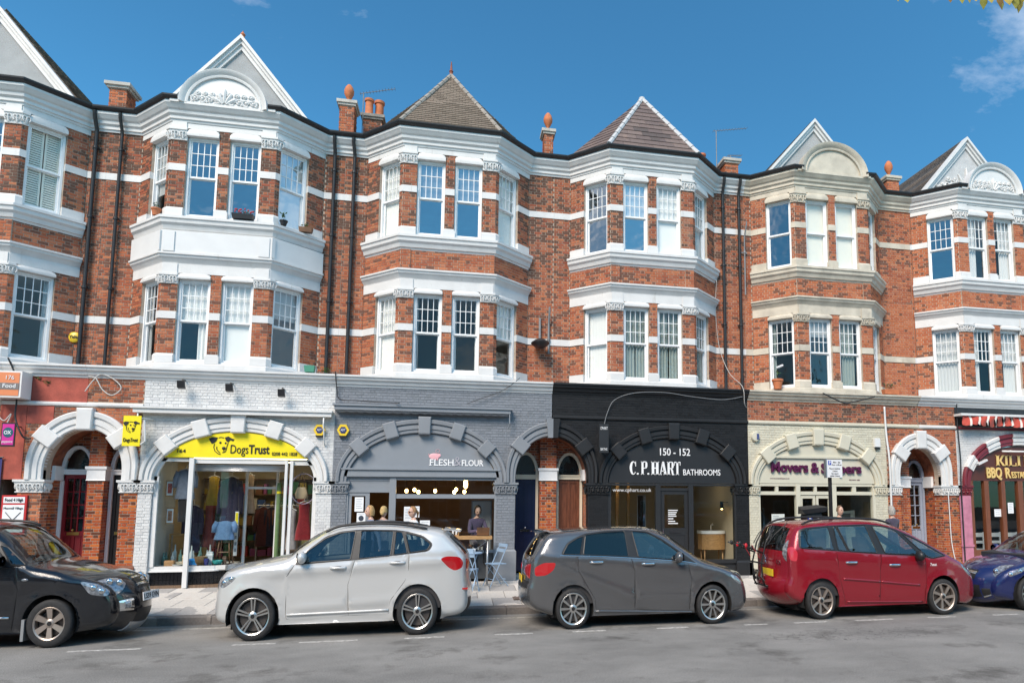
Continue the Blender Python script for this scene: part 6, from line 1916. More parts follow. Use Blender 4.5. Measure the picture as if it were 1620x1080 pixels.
for x_, y_ in ((12.92, 1.2), (13.48, 1.2), (12.92, 1.5), (13.48, 1.5)):
 MB().tube([(x_, y_, 0.32), (x_, y_, 0.90)], [0.016, 0.024], 8).build('leg', WOOD, vn, True)
MB().tube([(13.2, 1.4, 1.45), (13.2, 1.4, 1.62), (13.2, 1.3, 1.66), (13.2, 1.24, 1.62)], 0.014, 8).build('tap', CHROME, vn, True)
t = thing('wall_lamp', 'small black wall lamp with a warm glow in the bathroom shop window', 'lamp', shop_pt((13.52, 1.0, 2.1)))
MB().lathe([(0.05, 0), (0.05, 0.22), (0.045, 0.22), (0.045, 0.0)], (13.40, 1.0, 2.10), 12).build('lamp_shade', BLACKM, t, True, 40)
MB().ball((13.40, 1.0, 2.10), 0.03, 0.03, 0.03).build('bulb', BULB, t, True)
MB().box(13.40, 13.60, 0.99, 1.01, 2.28, 2.30).build('arm', BLACKM, t)
t = thing('bathtub', 'white freestanding bath with dark base inside the bathroom shop', 'bath', shop_pt((12.4, 2.6, 0.3)))
MB().loft([[(12.4 + rx * math.cos(2 * math.pi * k / 24), 2.6 + ry * math.sin(2 * math.pi * k / 24), z_) for k in range(24)] for rx, ry, z_ in ((0.5, 0.26, 0.36), (0.6, 0.30, 0.6), (0.7, 0.36, 0.95), (0.66, 0.32, 0.95), (0.5, 0.24, 0.5))], True, True).build('tub', MATS['ceramic'], t, True, 50)
MB().box(12.0, 12.8, 2.4, 2.8, 0.32, 0.37).build('plinth', DARKP2, t)
for i, (x_, y_, z0_, z1_, w_, lab) in enumerate(((10.0, 1.6, 0.4, 2.9, 0.10, 'narrow oak panel at the left of the bathroom shop'), (10.45, 2.0, 0.4, 2.9, 0.09, 'second narrow oak panel inside the bathroom shop'), (10.72, 1.7, 1.4, 2.9, 0.07, 'short oak panel hanging inside the bathroom shop'))):
 t = thing('display_panel', lab, 'panel', shop_pt((x_, y_, z0_)))
 MB().box(x_ - w_ / 2, x_ + w_ / 2, y_, y_ + 0.04, z0_, z1_).build('panel', WOOD, t)
 MB().box(x_ - w_ / 2 - .012, x_ - w_ / 2, y_ - .01, y_ + 0.05, z0_, z1_).box(x_ + w_ / 2, x_ + w_ / 2 + .012, y_ - .01, y_ + 0.05, z0_, z1_).build('edge_trim', BRASS, t)
t = thing('framed_mirror', 'slim rectangular mirror standing in the left bathroom shop window', 'mirror', shop_pt((11.0, 1.2, 1.5)))
MB().box(10.86, 10.88, 1.2, 1.22, 1.5, 2.5).box(11.10, 11.12, 1.2, 1.22, 1.5, 2.5).box(10.88, 11.10, 1.2, 1.22, 2.48, 2.5).box(10.88, 11.10, 1.2, 1.22, 1.5, 1.52).build('mirror_frame', SILV, t)
MB().box(10.88, 11.10, 1.21, 1.215, 1.52, 2.48).build('mirror_glass', mat('mirror', (0.5, 0.5, 0.5), 0.05, 1.0), t)

shop_light('lit strip light on the ceiling of the bathroom shop', 9.9, 13.3, 1.6, 3.03)
# ==== cream shop
cx, a = 15.995, 1.865
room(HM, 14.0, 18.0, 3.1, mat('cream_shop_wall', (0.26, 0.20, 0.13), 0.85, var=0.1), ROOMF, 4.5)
fposts(HM, CREAM2, [(14.13, 14.19, 0.02, 0.12, ZP, 2.80), (15.30, 15.43, 0.0, 0.14, ZP, 2.80), (16.42, 16.58, 0.0, 0.14, ZP, 2.80), (17.77, 17.86, 0.0, 0.14, ZP, 2.80), (14.19, 17.77, 0.02, 0.12, 2.75, 2.82), (14.19, 15.30, 0.02, 0.12, 2.50, 2.60),
     (15.43, 16.42, 0.02, 0.12, 2.50, 2.60), (16.58, 17.77, 0.02, 0.12, 2.50, 2.60), (14.67, 14.76, 0.03, 0.11, 2.60, 2.75), (15.89, 15.97, 0.03, 0.11, 2.60, 2.75), (17.12, 17.24, 0.03, 0.11, 2.60, 2.75),
     (14.19, 15.30, -0.02, 0.12, 0.75, 0.85), (16.58, 17.77, -0.02, 0.12, 0.75, 0.85), (14.19, 15.30, 0.03, 0.11, ZP, 0.75), (16.58, 17.77, 0.03, 0.11, ZP, 0.75)])
for x0_, x1_ in ((14.19, 14.67), (14.76, 15.30), (15.43, 15.89), (15.97, 16.42), (16.58, 17.12), (17.24, 17.77)):
 spane(HM, x0_, x1_, 2.60, 2.75, 0.07)
spane(HM, 14.19, 15.30, 0.85, 2.50, 0.07)
spane(HM, 16.58, 17.77, 0.85, 2.50, 0.07)
for x0_, x1_ in ((15.44, 15.915), (15.945, 16.41)):
 dr = HM.part(MB().box(x0_, x0_ + 0.07, 0.04, 0.10, 0.34, 2.48).box(x1_ - 0.07, x1_, 0.04, 0.10, 0.34, 2.48).box(x0_ + 0.07, x1_ - 0.07, 0.04, 0.10, 2.40, 2.48).box(x0_ + 0.07, x1_ - 0.07, 0.04, 0.10, 0.34, 1.0), 'shop_door', CREAM2)
 MB().add([(x0_ + .07, 0.07, 1.0), (x1_ - .07, 0.07, 1.0), (x1_ - .07, 0.07, 2.4), (x0_ + .07, 0.07, 2.4)], [(0, 1, 2, 3)]).build('pane', SHOPG, dr)
sign = thing('shop_fascia_sign', 'cream arched fascia sign with raised plum lettering behind the parking sign', 'sign', shop_pt((16, 0, 2.82)))
lunette(cx, a, 2.8, 1.18, 2.83, 0.01, 0.10, 0.015).build('sign_board', CREAM2, sign)
MB().box(14.55, 17.50, -0.05, 0.012, 3.56, 3.62).build('sign_ledge', CREAM2, sign)
PLUM = mat('plum_lettering', (0.085, 0.008, 0.05), 0.35)
text_at('Movers', 14.52, -0.025, 3.16, 1.16, 0.29, PLUM, sign, depth=0.05, offset=0.028)
text_at('&', 15.77, -0.025, 3.15, 0.26, 0.29, PLUM, sign, depth=0.05, offset=0.028)
text_at('Shapers', 16.10, -0.025, 3.14, 1.30, 0.28, PLUM, sign, depth=0.05, offset=0.028)
text_at('www.moversandshapers.co.uk', 14.50, 0.004, 2.955, 0.60, 0.04, PLUM, sign, depth=0.004)
text_at('020 8444 1686', 17.01, 0.004, 2.925, 0.35, 0.04, PLUM, sign, depth=0.004)
t = thing('alarm_box', 'round cream alarm box left of the cream shop arch', 'alarm', shop_pt((14.05, 0, 4.15)))
MB().lathe([(0.02, -0.10), (0.11, -0.09), (0.13, -0.05), (0.13, 0.0)], (14.05, 0.0, 4.16), 18, 'y', 1.15).build('casing', CREAM2, t, True, 40)
MB().box(14.07, 14.14, -0.106, -0.09, 4.08, 4.24).build('badge', mat('badge_blue', (0.06, 0.08, 0.2), 0.4), t)
t = thing('alarm_box', 'upright white alarm box right of the cream shop arch', 'alarm', shop_pt((17.95, 0, 4.0)))
MB().loft([[(17.86, 0, 3.92), (18.05, 0, 3.92), (18.05, 0, 4.2), (17.86, 0, 4.2)], [(17.87, -0.08, 3.93), (18.04, -0.08, 3.93), (18.04, -0.07, 4.19), (17.87, -0.07, 4.19)]], True, True).build('casing', WHITE2, t)
MB().box(17.89, 18.02, -0.07, -0.01, 3.86, 3.92).build('strobe', BLK, t)
t = thing('notice_card', 'white framed card standing in the cream shop window', 'card', shop_pt((14.8, 0.4, 0.9)))
MB().box(14.66, 15.06, 0.30, 0.32, 1.70, 1.95).build('card', PAPER, t)
for k in range(3):
 MB().box(14.70, 14.98 - 0.05 * k, 0.296, 0.30, 1.76 + k * 0.055, 1.775 + k * 0.055).build('print_line', mat('grey_print', (0.25, 0.28, 0.32), 0.6), t)
MB().box(14.68, 15.04, 0.32, 0.34, 0.85, 1.70).build('stand', BLACKM, t)
t = thing('reformer', 'exercise machine with crossed straps inside the cream shop', 'exercise machine', shop_pt((15.0, 2.0, 0.3)))
MB().box(14.5, 15.2, 1.7, 2.3, 0.32, 0.85).build('bed', WOODD, t)
MB().tube([(15.1, 1.8, 0.85), (15.1, 1.8, 2.1)], 0.025, 8).tube([(15.1, 2.2, 0.85), (15.1, 2.2, 2.1)], 0.025, 8).tube([(15.1, 1.8, 2.1), (15.1, 2.2, 2.1)], 0.025, 8).build('tower', SILV, t, True)
t = thing('mural_panel', 'white panel with a sweeping curve inside the right pane of the cream shop', 'panel', shop_pt((17.2, 0.9, 0.4)))
MB().prism([(16.7, 0.5), (17.7, 0.5), (17.7, 2.05), (17.35, 2.02), (17.0, 1.93), (16.75, 1.8)], 0.9, 0.93).build('panel', mat('pale_green_board', (0.50, 0.54, 0.48), 0.6), t)
MB().box(17.25, 17.55, 0.89, 0.9, 1.75, 1.95).build('window_print', mat('dark_print2', (0.12, 0.13, 0.12), 0.6), t)

# ==== brown barbecue restaurant
cx, a = 22.96, 1.85
BRN = mat('brown_stained_frame', (0.17, 0.055, 0.025), 0.4, var=0.2, vscale=4, stretch=(5, 5, 0.7))
BRNF = mat('brown_fascia', (0.085, 0.022, 0.014), 0.45)
GOLD = mat('gold_lettering', (0.72, 0.50, 0.18), 0.4)
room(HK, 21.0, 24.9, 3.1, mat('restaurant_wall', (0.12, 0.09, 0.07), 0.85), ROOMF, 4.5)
fposts(HK, BRN, [(21.11, 21.22, 0.0, 0.14, ZP, 2.95), (21.62, 21.78, 0.0, 0.14, ZP, 2.95), (22.23, 22.37, 0.0, 0.14, ZP, 2.95), (22.84, 23.02, 0.0, 0.14, ZP, 2.95), (23.6, 23.75, 0.0, 0.14, ZP, 2.95), (24.2, 24.35, 0.0, 0.14, ZP, 2.95), (24.7, 24.81, 0.0, 0.14, ZP, 2.95),
     (21.22, 21.62, 0.02, 0.12, 0.62, 0.85), (21.78, 22.23, 0.02, 0.12, 0.62, 0.85), (22.37, 22.84, 0.02, 0.12, 0.62, 0.85), (23.02, 24.7, 0.02, 0.12, 0.62, 0.85), (21.22, 24.7, 0.04, 0.10, ZP, 0.62)])
for x0_, x1_ in ((21.22, 21.62), (21.78, 22.23), (22.37, 22.84), (23.02, 23.6), (23.75, 24.2), (24.35, 24.7)):
 spane(HK, x0_, x1_, 0.85, 2.95, 0.07)
sign = thing('shop_fascia_sign', 'brown arched fascia sign with gold restaurant lettering', 'sign', shop_pt((22.96, 0, 2.95)))
lunette(cx, a, 2.8, 1.26, 2.95, 0.01, 0.10, 0.015).build('sign_board', BRNF, sign)
serif_word((('K', 22.08, 0.30), ('I', 22.40, 0.26), ('L', 22.56, 0.26), ('I', 22.86, 0.26), ('K', 23.1, 0.3)), -0.01, 3.42, 0.33, sign, GOLD)
for x_ in (22.08, 23.1):
 MB().prism([(x_ + .12, 3.58), (x_ + .24, 3.75), (x_ + .31, 3.75), (x_ + .19, 3.58), (x_ + .33, 3.42), (x_ + .24, 3.42)], -0.018, -0.002).build('letter_stroke', GOLD, sign)
text_at('BBQ', 21.72, -0.01, 3.05, 0.55, 0.31, GOLD, sign, offset=0.03, depth=0.03)
text_at('R', 22.40, -0.01, 3.05, 0.20, 0.31, GOLD, sign, offset=0.03, depth=0.03)
text_at('ESTAURANT', 22.63, -0.01, 3.05, 1.05, 0.19, GOLD, sign, offset=0.02, depth=0.03)
aw = thing('awning', 'rolled red and white striped awning over the brown restaurant', 'awning', shop_pt((22.5, -0.3, 4.6)))
MB().box(20.66, 24.9, -0.34, -0.005, 4.92, 4.99).build('awning_case', WHITE, aw)
REDC, WHC = cloth('red_awning_cloth', (0.42, 0.06, 0.04)), cloth('white_awning_cloth', (0.65, 0.62, 0.58))
for k in range(14):
 x0_, x1_ = 20.72 + k * 0.30, 20.72 + (k + 1) * 0.30
 for (q0, q1, m_) in ((x0_, x0_ + 0.22, REDC), (x0_ + 0.22, x1_, WHC)):
  MB().grid(lambda u, v: (q0 + (q1 - q0) * u + 0.02 * math.sin(v * 5 + k), -0.33 + 0.05 * math.sin(v * 3 + u * 2 + k), 4.92 - 0.29 * v - 0.025 * math.sin(u * 3.14) * v + 0.03 * math.sin(k * 1.7) * v), 8, 5).build('valance', m_, aw, True)
MB().tube([(20.66, -0.25, 4.60), (24.9, -0.25, 4.60)], 0.03, 8).build('front_bar', BLACKM, aw)
t = thing('sign_lamp', 'small white strip lamp under the maroon arch of the restaurant', 'lamp', shop_pt((21.55, -0.2, 3.5)))
MB().hexa([(21.30, -0.22, 3.42), (21.62, -0.22, 3.56), (21.62, -0.12, 3.56), (21.30, -0.12, 3.42), (21.27, -0.22, 3.47), (21.59, -0.22, 3.61), (21.59, -0.12, 3.61), (21.27, -0.12, 3.47)]).build('lamp_body', WHITE2, t)
MB().tube([(21.45, -0.15, 3.54), (21.45, 0.0, 3.66)], 0.012, 6).build('bracket', BLACKM, t)
t = thing('strip_light', 'long white light fitting along the top of the brown restaurant sign', 'lamp', shop_pt((23, -0.2, 3.8)))
MB().tube([(22.2, -0.16, 3.86), (23.9, -0.16, 3.86)], 0.03, 8).build('tube', WHITE2, t, True)
MB().box(22.5, 22.53, -0.16, 0.0, 3.86, 3.90).box(23.5, 23.53, -0.16, 0.0, 3.86, 3.90).build('bracket', WHITE2, t)
poster('menu_sheet', 'white menu sheet in the third pane of the brown restaurant', 22.48, 22.68, 1.95, 2.28, 0.06, lines=5)
poster('price_sheet', 'wide white notice low in the second pane of the brown restaurant', 21.98, 22.22, 1.85, 2.08, 0.06, lines=3)
for k in range(5):
 x_ = 21.3 + k * 0.62
 t = thing('dining_chair', 'white dining chair in the brown restaurant, number %s from the maroon pilaster' % ('one', 'two', 'three', 'four', 'five')[k], 'chair', shop_pt((x_, 0.9, 0.32)), 'chairs in the restaurant')
 MB().box(x_ - 0.2, x_ + 0.2, 0.7, 1.1, 0.78, 0.83).build('seat', WHITE2, t)
 for sx, sy in ((-1, 0), (1, 0), (-1, 1), (1, 1)):
  MB().box(x_ + sx * .18 - .018, x_ + sx * .18 + .018, 0.72 + sy * .34, 0.75 + sy * .34, 0.32, 0.78 if sy else 1.35).build('leg', WHITE2, t)
 MB().box(x_ - 0.16, x_ + 0.16, 0.725, 0.745, 1.2, 1.33).box(x_ - 0.16, x_ + 0.16, 0.725, 0.745, 1.0, 1.08).build('backrest', WHITE2, t)

# ==== signs on the far-left pier
t = thing('light_box_sign', 'orange and white projecting light box reading 176 Organic Food', 'sign', shop_pt((-4.3, -0.3, 4.64)))
MB().box(-4.66, -4.04, -0.42, -0.02, 4.64, 5.25).build('box', mat('lightbox_white', (0.75, 0.73, 0.70), 0.4), t)
MB().box(-4.66, -4.08, -0.43, -0.42, 4.68, 5.21).build('face', mat('sign_orange', (0.72, 0.24, 0.10), 0.4), t)
MB().box(-4.66, -4.08, -0.436, -0.43, 4.82, 4.97).build('band', mat('sign_band', (0.20, 0.18, 0.17), 0.4), t)
text_at('176', -4.34, -0.44, 5.05, 0.16, 0.09, WTX, t, depth=0.005)
text_at('anic Food', -4.64, -0.44, 4.86, 0.50, 0.09, WTX, t, depth=0.005, offset=0.01)
t = thing('projecting_sign', 'small pink sign with a dark round emblem hanging by the left arch', 'sign', shop_pt((-4.2, -0.4, 3.5)))
MB().box(-4.33, -4.06, -0.45, -0.42, 3.52, 4.06).build('sign_board', BLK, t)
MB().box(-4.31, -4.08, -0.456, -0.45, 3.56, 4.03).build('face', mat('magenta', (0.60, 0.03, 0.28), 0.4), t)
MB().lathe([(0.0, -0.004), (0.10, -0.004), (0.10, 0.0), (0.0, 0.0)], (-4.195, -0.457, 3.84), 24, 'y', 1.15).build('emblem', mat('emblem_teal', (0.02, 0.10, 0.14), 0.4), t)
text_at('OX', -4.27, -0.464, 3.80, 0.14, 0.08, WTX, t, depth=0.004, offset=0.02)
text_at('paypoint', -4.30, -0.459, 3.61, 0.21, 0.05, WTX, t, depth=0.004)
MB().box(-4.2, -4.18, -0.42, 0.0, 4.0, 4.02).build('bracket', BLACKM, t)
t = thing('notice_board', 'white notice board in a red frame on the left brick pier', 'notice board', shop_pt((-4.15, 0, 1.84)))
MB().box(-4.42, -3.92, -0.05, -0.003, 1.55, 2.44).build('board_frame', mat('red_frame', (0.50, 0.03, 0.03), 0.4), t)
MB().box(-4.38, -3.96, -0.056, -0.05, 2.26, 2.40).build('heading_panel', PAPER, t)
MB().box(-4.38, -3.96, -0.056, -0.05, 1.60, 2.22).build('sheet', PAPER, t)
text_at('Food 4 High', -4.35, -0.062, 2.30, 0.36, 0.07, BLK, t, depth=0.004, offset=0.015)
text_at('Muswell Village', -4.36, -0.062, 2.12, 0.38, 0.05, BLK, t, depth=0.004)
for s in (-1, 1):
 MB().tube([(-4.17 - s * 0.15, -0.06, 1.68), (-4.17 + s * 0.15, -0.06, 2.05)], 0.008, 5).build('drawn_line', BLK, t)
t = thing('shop_banner', 'navy and purple banner hanging at the left edge of the photo', 'banner', shop_pt((-4.6, 0, 1.5)))
MB().grid(lambda u, v: (-4.9 + 0.42 * u, -0.06 + 0.02 * math.sin(u * 9), 1.3 + 2.0 * v), 12, 6).build('cloth', cloth('navy_banner', (0.03, 0.03, 0.14)), t, True)
MB().tube([(-4.95, -0.06, 3.3), (-4.45, -0.06, 3.3)], 0.015, 6).build('pole', BLACKM, t)
# ==== plain shopfront of the far-left house, beyond the picture
HL.bricks(FR0, -8.75, -8.35, ZP, 4.53, BR_A)
HL.bricks(FR0, -8.35, -4.62, 3.3, 4.53, BR_A)
HL.bricks(FR0, -4.9, -4.62, ZP, 3.3, BR_A)
top_band(HL, -8.75, -4.625, BR_A, WHITE, WHITE, mat_only=REDP)
fposts(HL, MAROON, [(-8.35, -8.25, 0.02, 0.14, ZP, 3.3), (-6.7, -6.6, 0.02, 0.14, ZP, 3.3), (-5.0, -4.9, 0.02, 0.14, ZP, 3.3), (-8.25, -6.7, 0.02, 0.14, ZP, 0.8), (-6.6, -5.0, 0.02, 0.14, ZP, 0.8), (-8.25, -5.0, 0.02, 0.14, 3.16, 3.3)])
spane(HL, -8.25, -6.7, 0.8, 3.16, 0.08)
spane(HL, -6.6, -5.0, 0.8, 3.16, 0.08)
room(HL, -8.6, -4.7, 3.4, ROOMD, ROOMF, 4.0)
SHOP[0] = False
# ------------------------------------------------------------------ parked cars
def catmull(pts, n=6):
 out = []
 P = [Vector(p) for p in pts]
 for i in range(len(P) - 1):
  p0, p1, p2, p3 = P[max(0, i - 1)], P[i], P[i + 1], P[min(len(P) - 1, i + 2)]
  for k in range(n):
   t = k / n
   out.append(0.5 * ((2 * p1) + (p2 - p0) * t + (2 * p0 - 5 * p1 + 4 * p2 - p3) * t * t + (3 * p1 - p0 - 3 * p2 + p3) * t ** 3))
 out.append(P[-1])
 return [tuple(p) for p in out]

def round_poly(poly, r=0.035):
 out = []
 n = len(poly)
 for i in range(n):
  p, a, b = Vector(poly[i]), Vector(poly[i - 1]), Vector(poly[(i + 1) % n])
  da, db = a - p, b - p
  ra, rb = min(r, da.length * 0.4), min(r, db.length * 0.4)
  q0, q1 = p + da.normalized() * ra, p + db.normalized() * rb
  for t in (0, 0.33, 0.67, 1):
   out.append(tuple(q0 * (1 - t) ** 2 + p * 2 * t * (1 - t) + q1 * t * t))
 return out

def pip(x, z, poly):
 c = False
 j = len(poly) - 1
 for i in range(len(poly)):
  xi, zi = poly[i]
  xj, zj = poly[j]
  if (zi > z) != (zj > z) and x < (xj - xi) * (z - zi) / (zj - zi) + xi:
   c = not c
  j = i
 return c

def seg_dist(x, z, line):
 best = 9e9
 for i in range(len(line) - 1):
  ax, az = line[i]
  bx, bz = line[i + 1]
  dx, dz = bx - ax, bz - az
  l2 = dx * dx + dz * dz
  t = 0 if l2 == 0 else max(0, min(1, ((x - ax) * dx + (z - az) * dz) / l2))
  d = (x - ax - dx * t) ** 2 + (z - az - dz * t) ** 2
  if d < best:
   best = d
 return math.sqrt(best)

ZS = 1.16
TYRE = mat('tyre_rubber', (0.018, 0.018, 0.019), 0.75, var=0.3, vscale=30)
ALLOY = mat('alloy', (0.55, 0.54, 0.52), 0.3, 0.9)
ALLOYW = mat('worn_alloy', (0.45, 0.38, 0.33), 0.4, 0.8)
WELL = mat('wheel_well', (0.006, 0.006, 0.006), 0.9)
TRIM = mat('black_trim', (0.014, 0.014, 0.015), 0.45)
CABIN = mat('cabin_dark', (0.03, 0.03, 0.033), 0.8)
SEATM = mat('seat_cloth', (0.045, 0.045, 0.05), 0.9)
CGL = glass('car_glass', 0.13, (0.50, 0.57, 0.56))
CGLD = glass('privacy_glass', 0.07, (0.06, 0.065, 0.07))
WSG = glass('windscreen_glass', 0.10, (0.72, 0.80, 0.78))
REDL = mat('red_lamp', (0.42, 0.008, 0.012), 0.12, coat=1.0)
CLRL = mat('clear_lamp', (0.30, 0.31, 0.33), 0.1, 0.5, coat=1.0, var=0.6, vscale=22)
LAMPD = mat('lamp_inner', (0.10, 0.10, 0.11), 0.2, 0.6, coat=1.0)
YPL = mat('yellow_plate', (0.75, 0.52, 0.02), 0.4)
WPL = mat('white_plate', (0.75, 0.75, 0.74), 0.4)
WHEELS = {}

def paint(name, col, metal=0.0, rough=0.32):
 m = mat(name, col, rough, metal, coat=1.0)
 return m

def wheel_mesh(key, r, rim, w, spokes, style, alloy):
 if key in WHEELS:
  return WHEELS[key]
 S = Matrix.Diagonal((1, 1, ZS, 1))
 ty = MB().lathe([(rim, 0.0), (rim + 0.012, -0.004), (r - 0.035, 0.0), (r - 0.012, 0.012), (r, 0.04), (r, w - 0.04), (r - 0.03, w), (rim, w), (rim - 0.03, w * 0.5)], (0, 0, 0), 40, 'y', 1.0, True).mesh('tyre', TYRE, True, 40)
 rm = MB().lathe([(rim + 0.004, 0.004), (rim - 0.004, 0.0), (rim - 0.022, 0.012), (rim - 0.028, 0.05), (rim - 0.03, w * 0.9), (rim - 0.01, w * 0.9), (rim + 0.002, 0.03)], (0, 0, 0), 36, 'y', 1.0, True)
 # spokes in XZ, front at y ~ 0.02
 def spoke(a0, a1, r0, r1, h0, h1, y0, y1):
  ca, sa = math.cos(a0), math.sin(a0)
  cb, sb = math.cos(a1), math.sin(a1)
  p = [(r0 * ca - h0 * sa, y0, r0 * sa + h0 * ca), (r0 * ca + h0 * sa, y0, r0 * sa - h0 * ca), (r1 * cb + h1 * sb, y1, r1 * sb - h1 * cb), (r1 * cb - h1 * sb, y1, r1 * sb + h1 * cb)]
  q = [(a[0], a[1] + 0.03, a[2]) for a in p]
  rm.hexa([p[0], p[1], p[2], p[3], q[0], q[1], q[2], q[3]])
 for k in range(spokes):
  a = 2 * math.pi * k / spokes + math.pi / 2
  if style == 'double':
   for s in (-1, 1):
    spoke(a + s * 0.26, a + s * 0.115, 0.055, rim - 0.012, 0.010, 0.013, 0.035, 0.010)
  elif style == 'thin':
   for s in (-1, 1):
    spoke(a + s * 0.314, a + s * 0.314, 0.05, rim - 0.012, 0.012, 0.019, 0.03, 0.010)
  elif style == 'twist':
   spoke(a, a + 0.28, 0.045, rim - 0.015, 0.018, 0.026, 0.03, 0.012)
   spoke(a + 0.14, a + 0.34, 0.09, rim - 0.015, 0.006, 0.010, 0.03, 0.012)
  else:
   spoke(a, a + 0.06, 0.05, rim - 0.015, 0.028, 0.042, 0.03, 0.010)
 rm.lathe([(0.0, 0.018), (0.045, 0.02), (0.066, 0.034), (0.066, 0.07)], (0, 0, 0), 20, 'y')
 rme = rm.mesh('rim', alloy, False)
 rme.polygons.foreach_set('use_smooth', [True] * len(rme.polygons)); rme.set_sharp_from_angle(angle=R(35))
 br = MB().lathe([(0.0, 0.09), (rim - 0.05, 0.09), (rim - 0.05, 0.11), (0.0, 0.11)], (0, 0, 0), 28, 'y').mesh('brake_disc', mat('brake_disc', (0.10, 0.09, 0.085), 0.5, 0.7))
 dk = MB().lathe([(0.0, 0.13), (rim - 0.005, 0.13), (rim - 0.005, w * 0.9), (0.0, w * 0.9)], (0, 0, 0), 28, 'y').mesh('wheel_back', WELL)
 for me in (ty, rme, br, dk):
  me.transform(S)
 WHEELS[key] = (ty, rme, br, dk)
 return WHEELS[key]

def car(label, loc, S):
 t = thing('parked_car', label, 'car', loc, 'cars parked along the kerb', world=False)
 pm_ = S['paint']
 sil = catmull(S['sil'], 6)
 zb0, zb1, xb0, xb1 = S['belt']
 W0 = S['W']
 RR = S.get('R', 0.10)
 xl, xr = min(p[0] for p in sil), max(p[0] for p in sil)
 cl, ll = S.get('taperL', (0.16, 0.75))
 cr, lr = S.get('taperR', (0.16, 0.75))
 wh = S['wheels']
 wr = S['wr']
 zs = [S.get('sill', 0.24)]
 creases = S.get('creases', ())

 def base(x, z):
  w = W0 - cl * max(0, 1 - (x - xl) / ll) ** 2.2 - cr * max(0, 1 - (xr - x) / lr) ** 2.2
  zb = zb0 + (zb1 - zb0) * (x - xb0) / (xb1 - xb0)
  if z > zb:
   w -= (z - zb) * S.get('tumble', 0.30) + 0.012
  else:
   u = (zb - z) / zb
   w -= 0.035 * (u - 0.28) ** 2 / 0.1 * 0.35
   if z < 0.42:
    w -= 0.5 * (0.42 - z) ** 2
  for (x0, z0, x1, z1, amp, wid) in creases:
   if x0 - 0.25 < x < x1 + 0.25:
    zc = z0 + (z1 - z0) * (x - x0) / (x1 - x0)
    f = max(0, min(1, (x - x0 + 0.25) / 0.25)) * max(0, min(1, (x1 + 0.25 - x) / 0.25))
    d = (z - zc) / wid
    w += f * amp * (math.exp(-d * d) if d > 0 else math.exp(-d * d * 0.25) - 0.9 * (1 - math.exp(-d * d * 0.12)))
  for wx in wh:
   d = math.hypot(x - wx, (z - wr * ZS) / ZS) - S['arch']
   if 0 <= d < 0.10 and z < zb - 0.1:
    w += 0.018 * (1 - d / 0.10)
  return w

 # outline with wheel arches
 A = S['arch']
 zsill = S.get('sill', 0.24)
 bot = []
 for wx in sorted(wh, reverse=True):
  a0 = math.asin(max(-1, min(1, (zsill - wr * ZS) / (A * ZS))))
  for k in range(25):
   a = a0 + (math.pi - 2 * a0) * k / 24
   bot.append((wx + A * math.cos(a), wr * ZS + A * ZS * math.sin(a)))
 outline = sil + bot
 loops = [(outline, True)]
 regs = []
 for nm, poly, mt in S['windows']:
  regs.append((nm, round_poly(poly), mt))
 for nm, poly, mt in S.get('sidelamps', ()):
  regs.append((nm, round_poly(poly, 0.05), mt))
 if S.get('dlo'):
  regs.append(('pillar_trim', round_poly(S['dlo'], 0.06), TRIM))
 doors = S['doors']
 verts, edges = [], []

 def add_loop(pl, closed=True):
  o = len(verts)
  for p in pl:
   verts.append(Vector((p[0], p[1])))
  n = len(pl)
  for i in range(n if closed else n - 1):
   edges.append((o + i, o + (i + 1) % n))
 add_loop(outline)
 for nm, pl, mt in regs:
  add_loop(pl)
 for nm, pl in doors:
  add_loop(pl)
 # rounded edge rows
 for k, th in enumerate((20, 40, 58, 74, 90)):
  d = RR * (1 - math.cos(R(th)))
  for i in range(1, len(sil) - 1, 1):
   tx, tz = sil[i + 1][0] - sil[i - 1][0], sil[i + 1][1] - sil[i - 1][1]
   l = math.hypot(tx, tz) or 1
   q = (sil[i][0] + tz / l * d, sil[i][1] - tx / l * d)
   if pip(q[0], q[1], outline) and seg_dist(q[0], q[1], sil) > d * 0.97:
    verts.append(Vector(q))
 gx = xl
 while gx < xr:
  gz = 0.2
  while gz < 2.0:
   if pip(gx, gz, outline) and seg_dist(gx, gz, sil) > RR * 1.05:
    verts.append(Vector((gx + 0.001 * math.sin(gz * 50), gz)))
   gz += 0.055
  gx += 0.065
 vo, eo, fo, *_ = delaunay_2d_cdt(verts, edges, [], 0, 1e-5)

 def y_of(x, z):
  w = base(x, z)
  d = seg_dist(x, z, sil)
  if d < RR:
   q = 1 - d / RR
   w -= RR * (1 - math.sqrt(max(0, 1 - q * q)))
  return w
 pos = [Vector((p[0], -y_of(p[0], p[1]), p[1])) for p in vo]
 tri = []
 for f in fo:
  cxm, czm = sum(vo[i][0] for i in f) / 3, sum(vo[i][1] for i in f) / 3
  if not pip(cxm, czm, outline):
   continue
  a, b, c = (pos[i] for i in f)
  if (b - a).cross(c - a).length < 1e-9:
   continue
  f = tuple(f)
  if (b - a).cross(c - a).y > 0:
   f = f[::-1]
  tag_ = None
  for nm, pl, mt in regs:
   if pip(cxm, czm, pl):
    tag_ = (nm, mt)
    break
  if tag_ is None:
   for i, (nm, pl) in enumerate(doors):
    if pip(cxm, czm, pl):
     tag_ = (nm + '#%d' % i, pm_)
     break
  tri.append((f, tag_ or ('body', pm_)))
 nrm = [Vector() for _ in pos]
 for f, _ in tri:
  n = (pos[f[1]] - pos[f[0]]).cross(pos[f[2]] - pos[f[0]])
  for i in f:
   nrm[i] += n
 for n in nrm:
  if n.length:
   n.normalize()
 groups = {}
 for f, tg in tri:
  groups.setdefault(tg, []).append(f)
 door_objs = {}

